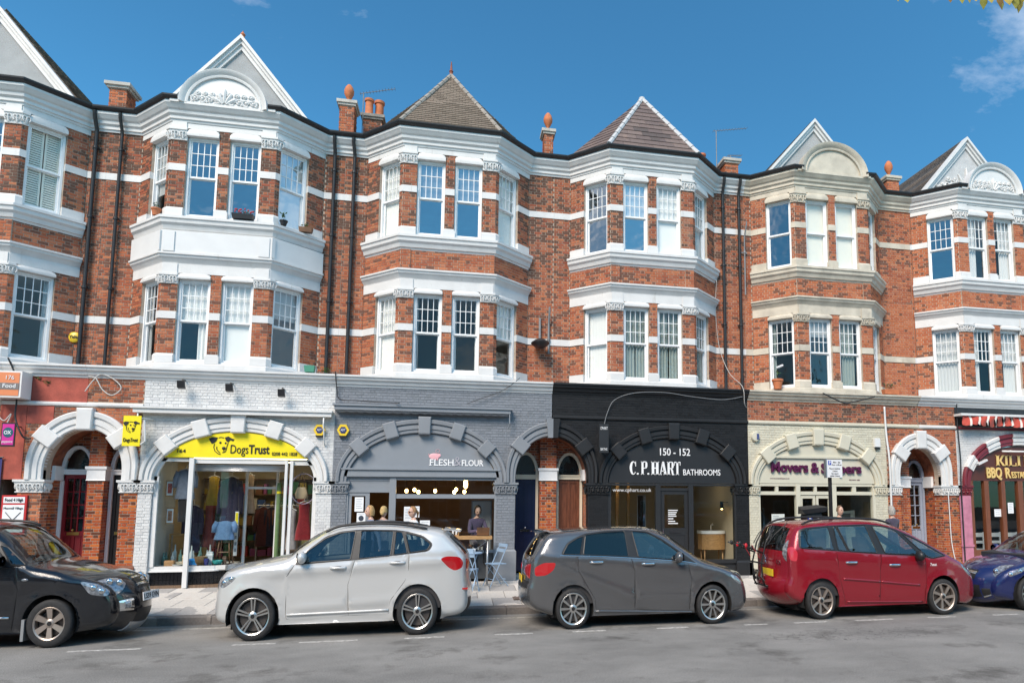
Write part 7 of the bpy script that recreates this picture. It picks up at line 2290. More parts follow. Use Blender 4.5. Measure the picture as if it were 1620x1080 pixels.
 def emit(name, fs, m, mirror, parent):
  idx, vs, ns, ff = {}, [], [], []
  for f in fs:
   q = []
   for i in f:
    if i not in idx:
     idx[i] = len(vs)
     p, n = pos[i], nrm[i]
     vs.append((p.x, -p.y, p.z) if mirror else tuple(p))
     ns.append((n.x, -n.y, n.z) if mirror else tuple(n))
    q.append(idx[i])
   ff.append(tuple(q[::-1]) if mirror else tuple(q))
  me = bpy.data.meshes.new(name)
  me.from_pydata(vs, [], ff)
  me.materials.append(m)
  me.polygons.foreach_set('use_smooth', [True] * len(ff))
  me.normals_split_custom_set_from_vertices(ns)
  return link(name, me, parent)
 for mirror in (False, True):
  for (nm, m), fs in groups.items():
   clean = nm.split('#')[0]
   o = emit(clean if clean != 'body' else 'body_side', fs, m, mirror, t)
   if '#' in nm:
    door_objs[(nm, mirror)] = o
 # door seams and handles
 for i, (nm, pl) in enumerate(doors):
  par = door_objs.get((nm + '#%d' % i, False))
  if par is None:
   continue
  dense = []
  for k in range(len(pl)):
   a, b = pl[k], pl[(k + 1) % len(pl)]
   n = max(1, int(math.hypot(b[0] - a[0], b[1] - a[1]) / 0.05))
   dense += [(a[0] + (b[0] - a[0]) * q / n, a[1] + (b[1] - a[1]) * q / n) for q in range(n)]
  dense.append(dense[0])
  MB().tube([(p[0], -y_of(*p) + 0.001, p[1]) for p in dense], 0.0032, 4).build('door_seam', WELL, par)
  hx, hz = S['handles'][i]
  yy = -y_of(hx, hz)
  MB().loft([[(hx - 0.13 + 0.26 * u, yy - 0.032 * math.sin(math.pi * u) ** 0.5 + dd, hz + zz + S.get('hslope', 0) * u) for dd, zz in ((0.012, -0.022), (-0.004, -0.020), (-0.012, 0.0), (-0.004, 0.020), (0.012, 0.022))] for u in [k / 8 for k in range(9)]], True, True).build('door_handle', S.get('handle_m', pm_), par, True)
  MB().ball((hx, yy + 0.004, hz), 0.09, 0.012, 0.03).build('handle_cup', TRIM if not S.get('cup') else S['cup'], par)
 # window surround
 for nm, pl, mt in regs:
  if 'window' in nm:
   MB().tube([(p[0], -y_of(*p) - 0.001, p[1]) for p in pl + [pl[0]]], 0.011, 5).build('window_seal', TRIM, t)
 if S.get('chrome'):
  pl = S['chrome']
  MB().tube([(p[0], -y_of(*p) - 0.006, p[1]) for p in catmull(pl, 5)], 0.008, 5).build('chrome_strip', CHROME, t)
 for nm, p0, p1, h_, m_ in S.get('mouldings', ()):
  n = 14
  MB().loft([[(p0[0] + (p1[0] - p0[0]) * k / n, -base(p0[0] + (p1[0] - p0[0]) * k / n, p0[1] + (p1[1] - p0[1]) * k / n) + dd, p0[1] + (p1[1] - p0[1]) * k / n + zz) for dd, zz in ((0.01, -h_), (-0.016, -h_ * .7), (-0.020, 0), (-0.016, h_ * .7), (0.01, h_))] for k in range(n + 1)], True, True).build(nm, m_ or pm_, t, True)
 # centre strip: bumpers, bonnet, screens, roof
 n = len(sil)
 nv = 18
 cum = [0.0]
 for i in range(1, n):
  cum.append(cum[-1] + math.hypot(sil[i][0] - sil[i - 1][0], sil[i][1] - sil[i - 1][1]))

 def crown(i):
  s = i / 6.0
  c = S['crown']
  k = min(len(c) - 2, int(s))
  return c[k] + (c[k + 1] - c[k]) * (s - k)

 def sp(fi, v, off=0.0):
  fi = max(0, min(n - 1.001, fi))
  i = int(fi)
  f = fi - i
  x = sil[i][0] + (sil[i + 1][0] - sil[i][0]) * f
  z = sil[i][1] + (sil[i + 1][1] - sil[i][1]) * f
  a, b = max(0, i - 1), min(n - 1, i + 2)
  tx, tz = sil[b][0] - sil[a][0], sil[b][1] - sil[a][1]
  l = math.hypot(tx, tz) or 1
  nx, nz = -tz / l, tx / l
  ye = base(x, z) - RR
  c = crown(fi) * (1 - abs(v) ** 2.2) + off
  return Vector((x + nx * c, ye * v, z + nz * c))
 grid = [[sp(i, -1 + 2 * j / nv) for j in range(nv + 1)] for i in range(n)]
 sect = {}
 for i in range(n - 1):
  key = i / 6.0
  for j in range(nv):
   v = abs(-1 + 2 * (j + 0.5) / nv)
   nm, m_ = 'body_top', pm_
   for (k0, k1, vmax, name_, mm) in S['strip']:
    if k0 <= key < k1 and v < vmax:
     nm, m_ = name_, mm
     break
   sect.setdefault((nm, m_), []).append((i, j))
 flat = [p for r_ in grid for p in r_]
 fn = [Vector() for _ in flat]
 W_ = nv + 1
 for i in range(n - 1):
  for j in range(nv):
   a, b, c, d = i * W_ + j, i * W_ + j + 1, (i + 1) * W_ + j + 1, (i + 1) * W_ + j
   q = (flat[c] - flat[a]).cross(flat[d] - flat[b])
   mid_ = (flat[a] + flat[c]) / 2 - Vector(((xl + xr) / 2, 0, 0.9))
   if q.dot(mid_) < 0:
    q = -q
   for k in (a, b, c, d):
    fn[k] += q
 for (nm, m_), cells in sect.items():
  idx, vs, ns, ff = {}, [], [], []
  for i, j in cells:
   q = []
   for k in (i * W_ + j, i * W_ + j + 1, (i + 1) * W_ + j + 1, (i + 1) * W_ + j):
    if k not in idx:
     idx[k] = len(vs)
     vs.append(tuple(flat[k]))
     ns.append(tuple(fn[k].normalized()))
    q.append(idx[k])
   p = [Vector(vs[k]) for k in q]
   if (p[2] - p[0]).cross(p[3] - p[1]).dot(Vector(ns[q[0]])) < 0:
    q = q[::-1]
   ff.append(tuple(q))
  me = bpy.data.meshes.new(nm)
  me.from_pydata(vs, [], ff)
  me.materials.append(m_)
  me.polygons.foreach_set('use_smooth', [True] * len(ff))
  me.normals_split_custom_set_from_vertices(ns)
  link(nm, me, t)
 # patches standing a little proud of the strip: lamps, grilles, plates
 for (nm, k0, k1, v0, v1, off, m_) in S.get('patches', ()):
  mb = MB()
  nu, nw = 8, 8
  for s_ in (0, 1):
   pin = 0.62 if 'light' in nm else 0.0

   def pf(u, w):
    inner = (1 - w) if abs(v0) < abs(v1) else w
    kk = k0 + (k1 - k0) * (0.5 + (u - 0.5) * (1 - pin * inner ** 1.5))
    ed = 1 - (2 * abs(u - 0.5)) ** 4 * 0.5
    return sp(kk * 6, v0 + (v1 - v0) * w, off * ed if s_ == 0 else -0.03)
   mb.grid(pf, nu, nw)
  o_ = 0
  k_ = (nu + 1) * (nw + 1)
  ring_ = [i * (nw + 1) for i in range(nu + 1)] + [nu * (nw + 1) + j for j in range(1, nw + 1)] + [i * (nw + 1) + nw for i in range(nu - 1, -1, -1)] + [j for j in range(nw - 1, 0, -1)]
  for a, b in zip(ring_, ring_[1:] + ring_[:1]):
   mb.f.append((a, b, b + k_, a + k_))
  mb.build(nm, m_, t, True, 40)
 for (k_, v_) in S.get('bowls', ()):
  for sg in (-1, 1):
   p = sp(k_ * 6, v_ * sg, 0.018)
   MB().ball(p, 0.055, 0.055, 0.062, 14, 10).build('reflector_bowl', CHROME, t, True)
 for (x_, z_) in S.get('side_bowls', ()):
  MB().ball((x_, -y_of(x_, z_) + 0.045, z_), 0.06, 0.055, 0.06, 14, 10).build('reflector_bowl', CHROME, t, True)
 # underbody, wheel wells, cabin
 MB().box(xl + 0.45, xr - 0.45, -W0 + 0.14, W0 - 0.14, zsill - 0.02, 0.5).build('underbody', WELL, t)
 xm0, xm1 = min(wh), max(wh)
 for wx in wh:
  w_ = MB()
  rings = []
  for k in range(21):
   a = math.pi * k / 20 * 1.2 - 0.1 * math.pi
   rings.append([(wx + (A + 0.004) * math.cos(a), y_, wr * ZS + (A + 0.004) * ZS * math.sin(a)) for y_ in (-W0 + 0.03, -W0 + 0.34)])
  w_.loft([[r_[0], r_[1]] for r_ in rings], False, False)
  rings2 = [[(p[0], -p[1], p[2]) for p in r_] for r_ in rings]
  w_.loft([[r_[0], r_[1]] for r_ in rings2], False, False)
  w_.box(wx - A, wx + A, -W0 + 0.33, W0 - 0.33, 0.15, wr * ZS + A * ZS * 0.9)
  w_.build('wheel_well', WELL, t)
 cb = S['cabin']
 MB().box(cb[0], cb[1], -W0 + 0.12, W0 - 0.12, 0.45, 0.62).build('cabin_floor', CABIN, t)
 for yy in (-1, 1):
  MB().hexa([(cb[0], yy * (W0 - 0.10), 0.45), (cb[1], yy * (W0 - 0.10), 0.45), (cb[1], yy * (W0 - 0.06), 0.45), (cb[0], yy * (W0 - 0.06), 0.45),
     (cb[0], yy * (W0 - 0.12), zb0 - 0.06), (cb[1], yy * (W0 - 0.12), zb1 - 0.06), (cb[1], yy * (W0 - 0.07), zb1 - 0.06), (cb[0], yy * (W0 - 0.07), zb0 - 0.06)]).build('door_lining', CABIN, t)
 dx, sgn = S['dash']
 MB().hexa([(dx, -W0 + 0.15, 0.6), (dx + sgn * 0.45, -W0 + 0.15, 0.6), (dx + sgn * 0.45, W0 - 0.15, 0.6), (dx, W0 - 0.15, 0.6), (dx, -W0 + 0.18, 1.2), (dx + sgn * 0.5, -W0 + 0.18, 1.14), (dx + sgn * 0.5, W0 - 0.18, 1.14), (dx, W0 - 0.18, 1.2)]).build('dashboard', CABIN, t)
 for sx in S['seats']:
  for yy in (-0.38, 0.38):
   s_ = MB()
   s_.loft([[(sx + sgn * 0.02 + dx_ * 0.10 - sgn * lean, yy + dy_ * w_, z_) for dx_, dy_ in ((-1, -1), (1, -1), (1, 1), (-1, 1))] for z_, w_, lean in ((0.62, 0.22, 0), (0.9, 0.24, 0.04), (1.2, 0.21, 0.10), (1.32, 0.12, 0.13), (1.36, 0.12, 0.14), (1.52, 0.12, 0.16), (1.56, 0.09, 0.165))], True, True)
   s_.box(sx - 0.25 if sgn < 0 else sx, sx + (0.25 if sgn > 0 else 0), yy - 0.23, yy + 0.23, 0.6, 0.82)
   s_.build('seat', SEATM, t, True, 50)
 sw = MB()
 cx_s, cy_s = dx - sgn * 0.16, S.get('drive', 0.38)
 sw.tube([(cx_s + 0.05 * math.sin(2 * math.pi * k / 24), cy_s + 0.19 * math.cos(2 * math.pi * k / 24), 1.18 + 0.20 * math.sin(2 * math.pi * k / 24)) for k in range(25)], 0.016, 6)
 sw.box(cx_s - 0.02, cx_s + 0.02, cy_s - 0.18, cy_s + 0.18, 1.16, 1.21)
 sw.build('steering_wheel', TRIM, t, True)
 # wheels
 key = S['wkey']
 wm = wheel_mesh(key, wr, S['rim'], 0.215, S['spokes'], S['wstyle'], S.get('alloy', ALLOY))
 for wx in wh:
  for side in (-1, 1):
   w0 = link('wheel', None)
   w0.parent = t
   w0.location = (wx, -W0 + 0.012 if side < 0 else W0 - 0.012, wr * ZS)
   w0.rotation_euler = (0, 0, 0 if side < 0 else math.pi)
   if wx == S['front']:
    w0.rotation_euler.z += S.get('steer', 0.0)
   for nm, me in zip(('tyre', 'rim', 'brake_disc', 'wheel_back'), wm):
    o = link(nm, me)
    o.parent = w0
   bd = MB().lathe([(0.0, 0.012), (0.03, 0.012), (0.034, 0.03)], (0, 0, 0), 16, 'y').mesh('centre_badge', TRIM)
   bd.transform(Matrix.Diagonal((1, 1, ZS, 1)))
   o = link('centre_badge', bd); o.parent = w0
 # mirrors
 mx, mz, msg = S['mirror']
 for side in (-1, 1):
  yb = base(mx, mz) + 0.02
  mr = MB().ball((mx, side * (yb + 0.10), mz + 0.02), 0.075, 0.12, 0.105, 14, 10)
  o = mr.build('door_mirror', S.get('mirror_m', pm_), t, True)
  MB().tube([(mx + msg * 0.02, side * (yb - 0.05), mz - 0.07), (mx, side * (yb + 0.05), mz - 0.05)], 0.03, 8).build('mirror_arm', TRIM, o, True)
  MB().lathe([(0.0, 0.0), (0.08, 0.0)], (0, 0, 0), 14).build('mirror_glass', CHROME, o).matrix_local = Matrix.Translation((mx - msg * -0.072, side * (yb + 0.10), mz + 0.02)) @ Matrix.Rotation(R(90), 4, 'Y')
 if S.get('rails'):
  for side in (-1, 1):
   pts = [(p[0], side * (base(p[0], p[1]) - 0.03), p[1]) for p in catmull(S['rails'], 5)]
   MB().tube(pts, [0.012] + [0.022] * (len(pts) - 2) + [0.012], 8).build('roof_rail', TRIM, t, True)
 return t, sp, y_of

def car_plate(t, p, width, hgt, s, m, rz, lean=0.0):
 o = MB().box(-width / 2, width / 2, -0.012, 0, -hgt / 2, hgt / 2).build('number_plate', m, t)
 o.location = p
 o.rotation_euler = (lean, 0, rz)
 if s:
  x = text_at(s, -width * 0.45, -0.014, -hgt * 0.30, width * 0.90, hgt * 0.62, BLK, o, 'registration', depth=0.004, offset=0.012)
 return o

# ---- silver crossover (front to the left)
SILVER = paint('silver_paint', (0.60, 0.60, 0.59), 0.3, 0.28)
X1 = dict(paint=SILVER, W=0.905, R=0.11, belt=(1.22, 1.40, 0.5, 2.8), tumble=0.34, wheels=(0.0, 2.62), front=0.0, wr=0.343, arch=0.405, sill=0.25, taperL=(0.22, 0.8), taperR=(0.14, 0.7),
   sil=[(-0.46, 0.26), (-0.62, 0.34), (-0.65, 0.52), (-0.63, 0.75), (-0.59, 0.93), (-0.52, 1.05), (-0.38, 1.13), (-0.15, 1.19), (0.15, 1.25), (0.46, 1.315), (0.62, 1.43), (0.83, 1.58), (1.09, 1.745), (1.27, 1.81), (1.54, 1.85), (2.08, 1.855), (2.65, 1.81), (2.98, 1.745),
    (3.10, 1.66), (3.24, 1.52), (3.37, 1.37), (3.43, 1.25), (3.43, 1.08), (3.45, 0.86), (3.48, 0.63), (3.46, 0.42), (3.34, 0.31), (3.1, 0.27)],
   crown=[0.06, 0.10, 0.12, 0.12, 0.10, 0.09, 0.07, 0.06, 0.06, 0.07, 0.10, 0.11, 0.09, 0.06, 0.035, 0.03, 0.03, 0.05, 0.07, 0.08, 0.08, 0.08, 0.08, 0.08, 0.09, 0.08, 0.05, 0.03],
   strip=[(9.2, 12.2, 0.93, 'windscreen', WSG), (18.1, 20.2, 0.88, 'rear_window', CGLD), (1.2, 3.0, 0.7, 'front_grille', TRIM), (25.2, 27, 0.8, 'rear_skirt', TRIM)],
   windows=[('front_side_window', [(0.66, 1.25), (0.80, 1.45), (1.07, 1.66), (1.30, 1.745), (1.55, 1.775), (1.50, 1.30)], CGL), ('rear_side_window', [(1.64, 1.775), (1.90, 1.78), (2.18, 1.765), (2.15, 1.355), (1.63, 1.31)], CGL),
     ('quarter_side_window', [(2.22, 1.76), (2.33, 1.75), (2.43, 1.395), (2.20, 1.36)], CGL), ('rear_quarter_window', [(2.38, 1.735), (2.66, 1.66), (2.82, 1.54), (2.76, 1.44), (2.47, 1.40)], CGL)],
   dlo=[(0.60, 1.22), (0.80, 1.47), (1.06, 1.685), (1.30, 1.77), (1.6, 1.80), (2.2, 1.79), (2.40, 1.765), (2.68, 1.69), (2.86, 1.545), (2.80, 1.42), (2.44, 1.375), (1.55, 1.29)],
   doors=[('front_door', [(0.62, 1.235), (0.50, 1.04), (0.50, 0.40), (0.52, 0.335), (1.49, 0.36), (1.47, 0.88), (1.57, 1.29)]), ('rear_door', [(1.57, 1.29), (1.47, 0.88), (1.49, 0.36), (2.14, 0.375), (2.17, 0.60), (2.40, 0.92), (2.455, 1.11), (2.46, 1.385)])],
   handles=[(1.31, 1.165), (2.27, 1.235)], creases=[(0.3, 1.115, 3.0, 1.26, 0.022, 0.04), (0.75, 0.53, 2.1, 0.62, 0.02, 0.045)],
   sidelamps=[('headlight', [(-0.57, 0.955), (-0.44, 1.045), (-0.28, 1.04), (-0.33, 0.97), (-0.49, 0.85), (-0.555, 0.87)], CLRL), ('tail_light', [(2.98, 1.29), (3.09, 1.33), (3.30, 1.315), (3.385, 1.24), (3.37, 1.12), (3.24, 1.07), (3.13, 1.13)], REDL)],
   patches=[('headlight', 3.2, 4.7, -1.0, -0.62, 0.012, CLRL), ('headlight', 3.2, 4.7, 0.62, 1.0, 0.012, CLRL), ('kidney_grille', 2.6, 4.3, -0.30, -0.03, 0.015, TRIM), ('kidney_grille', 2.6, 4.3, 0.03, 0.30, 0.015, TRIM), ('tail_light', 20.9, 22.2, -1.0, -0.55, 0.012, REDL), ('tail_light', 20.9, 22.2, 0.55, 1.0, 0.012, REDL), ('bumper_corner', 24.2, 25.6, -1.0, -0.7, 0.01, TRIM)],
   mouldings=[('sill_moulding', (0.52, 0.405), (2.14, 0.435), 0.022, None)], side_bowls=((-0.47, 0.94), (-0.36, 1.0)), cabin=(0.4, 3.0), dash=(0.55, -1), seats=(1.45, 2.3), mirror=(0.74, 1.33, -1), rails=[(1.05, 1.755), (1.3, 1.86), (1.8, 1.90), (2.3, 1.88), (2.75, 1.80)],
   wkey='x1', rim=0.262, spokes=5, wstyle='double', drive=-0.38)
bmw, bsp, byo = car('silver crossover car parked with its nose to the left in front of the yellow shop', (2.46, -4.99, 0), X1)
MB().grid(lambda u, v: bsp((17.2 + 0.9 * u) * 6, -0.92 + 1.84 * v, 0.02 + 0.06 * u) + Vector((0.14 * u, 0, 0.02)), 6, 14).build('roof_spoiler', SILVER, bmw, True)
MB().box(3.36, 3.47, -0.80, -0.70, 0.74, 0.77).build('reflector', REDL, bmw)

# ---- grey hatchback (front to the right)
GREYC = paint('graphite_paint', (0.14, 0.14, 0.145), 0.6, 0.22)
MBS = dict(paint=GREYC, W=0.89, R=0.11, belt=(1.315, 1.12, -0.3, 2.3), tumble=0.34, wheels=(0.0, 2.66), front=2.66, wr=0.313, arch=0.372, sill=0.22, taperL=(0.15, 0.7), taperR=(0.24, 0.85),
   sil=[(-0.36, 0.24), (-0.62, 0.33), (-0.80, 0.48), (-0.82, 0.72), (-0.78, 0.84), (-0.76, 1.05), (-0.74, 1.22), (-0.66, 1.38), (-0.56, 1.55), (-0.46, 1.665), (-0.32, 1.705), (-0.05, 1.735), (0.33, 1.76), (0.78, 1.78), (1.12, 1.78), (1.43, 1.755), (1.73, 1.665), (2.0, 1.49), (2.3, 1.28),
    (2.5, 1.155), (2.76, 1.07), (3.05, 0.975), (3.26, 0.875), (3.38, 0.74), (3.44, 0.50), (3.43, 0.30), (3.26, 0.2)],
   crown=[0.04, 0.06, 0.09, 0.09, 0.08, 0.08, 0.08, 0.08, 0.07, 0.05, 0.035, 0.03, 0.03, 0.03, 0.03, 0.05, 0.09, 0.11, 0.10, 0.07, 0.06, 0.06, 0.10, 0.15, 0.18, 0.16, 0.08],
   strip=[(6.2, 8.8, 0.90, 'rear_window', CGLD), (15.3, 18.7, 0.93, 'windscreen', WSG), (22.9, 23.8, 0.55, 'front_grille', TRIM), (24.2, 25.4, 0.8, 'lower_intake', TRIM), (2.9, 3.9, 0.97, 'bumper_step', TRIM)],
   windows=[('rear_quarter_window', [(-0.20, 1.335), (-0.10, 1.51), (0.08, 1.615), (0.20, 1.655), (0.12, 1.32)], CGLD), ('rear_side_window', [(0.24, 1.675), (0.6, 1.715), (0.99, 1.735), (1.03, 1.275), (0.18, 1.32)], CGLD),
     ('front_side_window', [(1.13, 1.735), (1.42, 1.705), (1.69, 1.565), (1.98, 1.36), (2.13, 1.19), (1.22, 1.258)], CGL)],
   dlo=[(-0.24, 1.325), (-0.12, 1.53), (0.08, 1.64), (0.24, 1.70), (0.6, 1.74), (1.0, 1.755), (1.43, 1.73), (1.71, 1.59), (2.02, 1.37), (2.36, 1.12), (2.1, 1.175), (1.15, 1.25)],
   doors=[('rear_door', [(0.08, 1.31), (0.09, 1.04), (0.40, 0.52), (0.42, 0.35), (1.15, 0.315), (1.14, 1.02), (1.07, 1.265)]), ('front_door', [(1.07, 1.265), (1.14, 1.02), (1.15, 0.315), (2.20, 0.26), (2.24, 0.86), (2.17, 1.145)])],
   handles=[(0.42, 1.185), (1.40, 1.14)], creases=[(-0.2, 1.10, 1.1, 0.58, 0.011, 0.05), (1.0, 0.56, 2.3, 0.52, 0.008, 0.05), (-0.3, 1.25, 2.8, 1.02, 0.008, 0.06)],
   sidelamps=[('tail_light', [(-0.70, 1.10), (-0.54, 1.185), (-0.32, 1.19), (-0.36, 1.06), (-0.49, 0.965), (-0.69, 0.945)], REDL), ('headlight', [(3.02, 0.915), (3.20, 0.86), (3.32, 0.76), (3.27, 0.70), (3.12, 0.79)], CLRL)],
   patches=[('tail_light', 4.3, 5.6, -1.0, -0.5, 0.012, REDL), ('tail_light', 4.3, 5.6, 0.5, 1.0, 0.012, REDL), ('headlight', 21.6, 23.0, -1.0, -0.62, 0.012, CLRL), ('headlight', 21.6, 23.0, 0.62, 1.0, 0.012, CLRL)],
   mouldings=[('sill_moulding', (0.38, 0.31), (2.28, 0.235), 0.02, None)], chrome=[(-0.25, 1.315), (0.5, 1.285), (1.2, 1.24), (2.1, 1.165), (2.35, 1.115)], cabin=(-0.2, 2.2), dash=(1.95, 1), seats=(0.35, 1.25), mirror=(1.97, 1.235, 1),
   wkey='mb', rim=0.245, spokes=5, wstyle='thin', handle_m=CHROME, drive=-0.38)
merc, msp, myo = car('dark grey hatchback parked with its nose to the right in front of the bathroom shop', (7.80, -5.06, 0), MBS)
MB().grid(lambda u, v: msp((9.6 - 0.9 * u) * 6, -0.94 + 1.88 * v, 0.02 + 0.03 * u) + Vector((-0.10 * u, 0, 0.01)), 6, 14).build('roof_spoiler', GREYC, merc, True)
car_plate(merc, msp(4.0 * 6, 0.0, 0.012) + Vector((0, 0, 0)), 0.5, 0.13, '', YPL, R(-90))

# ---- red people carrier (rear to the left)
REDC_ = paint('red_metallic_paint', (0.25, 0.008, 0.018), 0.2, 0.25)
CIT = dict(paint=REDC_, W=0.90, R=0.12, belt=(1.34, 1.13, -0.3, 2.6), tumble=0.30, wheels=(0.0, 2.72), front=2.72, wr=0.310, arch=0.378, sill=0.235, taperL=(0.13, 0.55), taperR=(0.28, 1.0),
   sil=[(-0.34, 0.30), (-0.52, 0.36), (-0.66, 0.50), (-0.67, 0.66), (-0.62, 0.80), (-0.61, 1.0), (-0.62, 1.2), (-0.59, 1.40), (-0.52, 1.60), (-0.43, 1.76), (-0.28, 1.825), (0.02, 1.865), (0.63, 1.895), (1.0, 1.895), (1.35, 1.875), (1.71, 1.80), (2.07, 1.675), (2.43, 1.48), (2.75, 1.305), (3.0, 1.17),
    (3.33, 1.01), (3.55, 0.84), (3.67, 0.62), (3.70, 0.42), (3.66, 0.24), (3.50, 0.17)],
   crown=[0.10, 0.15, 0.18, 0.18, 0.16, 0.15, 0.15, 0.14, 0.12, 0.08, 0.05, 0.04, 0.035, 0.035, 0.045, 0.07, 0.10, 0.12, 0.11, 0.08, 0.08, 0.12, 0.17, 0.18, 0.15, 0.08],
   strip=[(6.5, 8.7, 0.84, 'rear_window', CGL), (14.8, 18.8, 0.93, 'windscreen', WSG), (21.4, 22.2, 0.6, 'front_grille', TRIM), (23.0, 24.2, 0.75, 'lower_intake', TRIM)],
   windows=[('rear_quarter_window', [(-0.41, 1.385), (-0.37, 1.70), (-0.25, 1.745), (0.25, 1.785), (0.31, 1.335)], CGL), ('rear_vent_window', [(0.37, 1.79), (0.42, 1.79), (0.60, 1.31), (0.39, 1.33)], CGL), ('rear_side_window', [(0.46, 1.795), (1.10, 1.81), (1.25, 1.265), (0.64, 1.30)], CGL),
     ('front_side_window', [(1.25, 1.80), (1.5, 1.78), (1.76, 1.71), (2.22, 1.21), (1.43, 1.25)], CGL), ('front_quarter_window', [(1.90, 1.64), (2.11, 1.56), (2.47, 1.37), (2.80, 1.185), (2.50, 1.145), (2.38, 1.18)], CGL)],
   dlo=[(-0.44, 1.37), (-0.40, 1.72), (-0.26, 1.77), (0.28, 1.81), (1.12, 1.835), (1.5, 1.80), (1.78, 1.735), (2.12, 1.585), (2.48, 1.40), (2.86, 1.18), (2.49, 1.125), (2.2, 1.185), (1.3, 1.24), (0.3, 1.315)],
   doors=[('rear_door', [(0.345, 1.30), (0.40, 0.80), (0.50, 0.40), (0.52, 0.27), (1.275, 0.265), (1.29, 0.89), (1.33, 1.24)]), ('front_door', [(1.33, 1.24), (1.29, 0.89), (1.275, 0.265), (2.29, 0.255), (2.33, 0.72), (2.32, 1.155)])],
   handles=[(0.66, 1.09), (1.62, 1.025)], creases=[(-0.3, 1.22, 2.6, 1.04, 0.010, 0.06)],
   sidelamps=[('tail_light', [(-0.60, 1.14), (-0.61, 1.36), (-0.55, 1.42), (-0.47, 1.30), (-0.49, 1.12)], mat('pink_red_lamp', (0.50, 0.03, 0.05), 0.15, coat=1.0)), ('headlight', [(3.18, 1.03), (3.36, 0.92), (3.50, 0.80), (3.46, 0.74), (3.30, 0.86)], CLRL)],
   patches=[('tail_light', 5.6, 7.6, -1.0, -0.86, 0.014, CLRL), ('tail_light', 5.6, 7.6, 0.86, 1.0, 0.014, CLRL), ('headlight', 19.9, 21.2, -1.0, -0.55, 0.012, CLRL), ('headlight', 19.9, 21.2, 0.55, 1.0, 0.012, CLRL), ('fog_lamp', 22.9, 23.8, -1.0, -0.8, 0.012, CHROME)],
   mouldings=[('door_moulding', (0.47, 0.775), (1.28, 0.705), 0.022, None), ('door_moulding', (1.31, 0.70), (2.17, 0.615), 0.022, None), ('sill_moulding', (0.55, 0.325), (2.25, 0.285), 0.016, None)], cabin=(-0.3, 2.4), dash=(2.1, 1), seats=(0.35, 1.3), mirror=(2.12, 1.18, 1), mirror_m=TRIM,
   rails=[(-0.30, 1.84), (0.02, 1.925), (0.7, 1.95), (1.35, 1.925), (1.72, 1.835)], wkey='cit', rim=0.238, spokes=7, wstyle='twist', alloy=ALLOYW, handle_m=CHROME, drive=-0.38, steer=-0.12)
cit, csp, cyo = car('red people carrier with a bicycle rack on its tailgate in front of the cream shop', (12.72, -5.03, 0), CIT)
car_plate(cit, csp(4.3 * 6, -0.22, 0.012), 0.50, 0.14, '', YPL, R(-92))
# double chevron badge and model lettering on the tailgate
for z_ in (0.0, 0.06):
 MB().tube([csp((5.6 + z_ * 4) * 6, v, 0.012) + Vector((0, 0, dz)) for v, dz in ((-0.07, -0.05), (0.0, 0.03), (0.07, -0.05))], 0.010, 5).build('chevron_badge', CHROME, cit)
text_at('C4', *(csp(5.35 * 6, -0.62, 0.014)), 0.14, 0.07, CHROME, cit, 'model_badge', depth=0.006, rz=R(-82))
text_at('7seat', 2.42, -cyo(2.45, 1.0) - 0.008, 0.99, 0.16, 0.06, WTX, cit, 'wing_badge', depth=0.006, rz=R(4))
# wiper
MB().tube([csp(6.7 * 6, 0.1, 0.02), csp(6.9 * 6, -0.2, 0.03), csp(7.1 * 6, -0.55, 0.03)], 0.010, 5).build('rear_wiper', TRIM, cit)

# ---- bicycle rack strapped to the red car
brk = thing('bicycle_rack', 'black folding bicycle rack with red straps hung on the tailgate of the red car', 'bike rack', (11.85, -5.03, 1.0), world=False)
for yy in (-0.22, 0.22):
 MB().tube([(0.22, yy, 0.80), (0.02, yy, 0.45), (-0.08, yy, 0.05), (-0.06, yy, -0.30), (0.0, yy, -0.42)], 0.018, 8).build('rack_leg', TRIM, brk, True)
 MB().tube([(-0.05, yy, 0.25), (-0.45, yy, 0.40), (-0.62, yy, 0.46)], 0.016, 8).build('rack_arm', TRIM, brk, True)
 for k in range(3):
  MB().ball((-0.28 - k * 0.13, yy, 0.36 + k * 0.045), 0.035, 0.03, 0.05).build('rack_cradle', mat('cradle_red', (0.45, 0.01, 0.02), 0.5) if k == 1 else TRIM, brk, True)
 MB().tube([(0.0, yy * 1.5, 0.42), (0.14, yy * 1.7, 0.62), (0.42, yy * 1.8, 0.86)], 0.010, 5).build('strap', TRIM, brk)
MB().tube([(-0.08, -0.32, 0.05), (-0.08, 0.32, 0.05)], 0.018, 8).tube([(0.0, -0.30, -0.40), (0.0, 0.30, -0.40)], 0.02, 8).build('rack_bar', TRIM, brk, True)
for yy in (-0.25, 0.18):
 MB().bar((-0.30, yy, 0.42), (-0.16, yy - 0.05, 0.16), 0.03, 0.006).build('strap', MATS['cradle_red'], brk)
rgk = random.Random(9)
for k in range(7):
 y0_ = rgk.uniform(-0.25, 0.25)
 MB().tube([(-0.06, y0_, -0.10), (-0.10, y0_ + rgk.uniform(-.1, .1), -0.22), (-0.04, y0_ + rgk.uniform(-.12, .12), -0.30)], 0.012, 5).build('loose_strap', TRIM, brk)

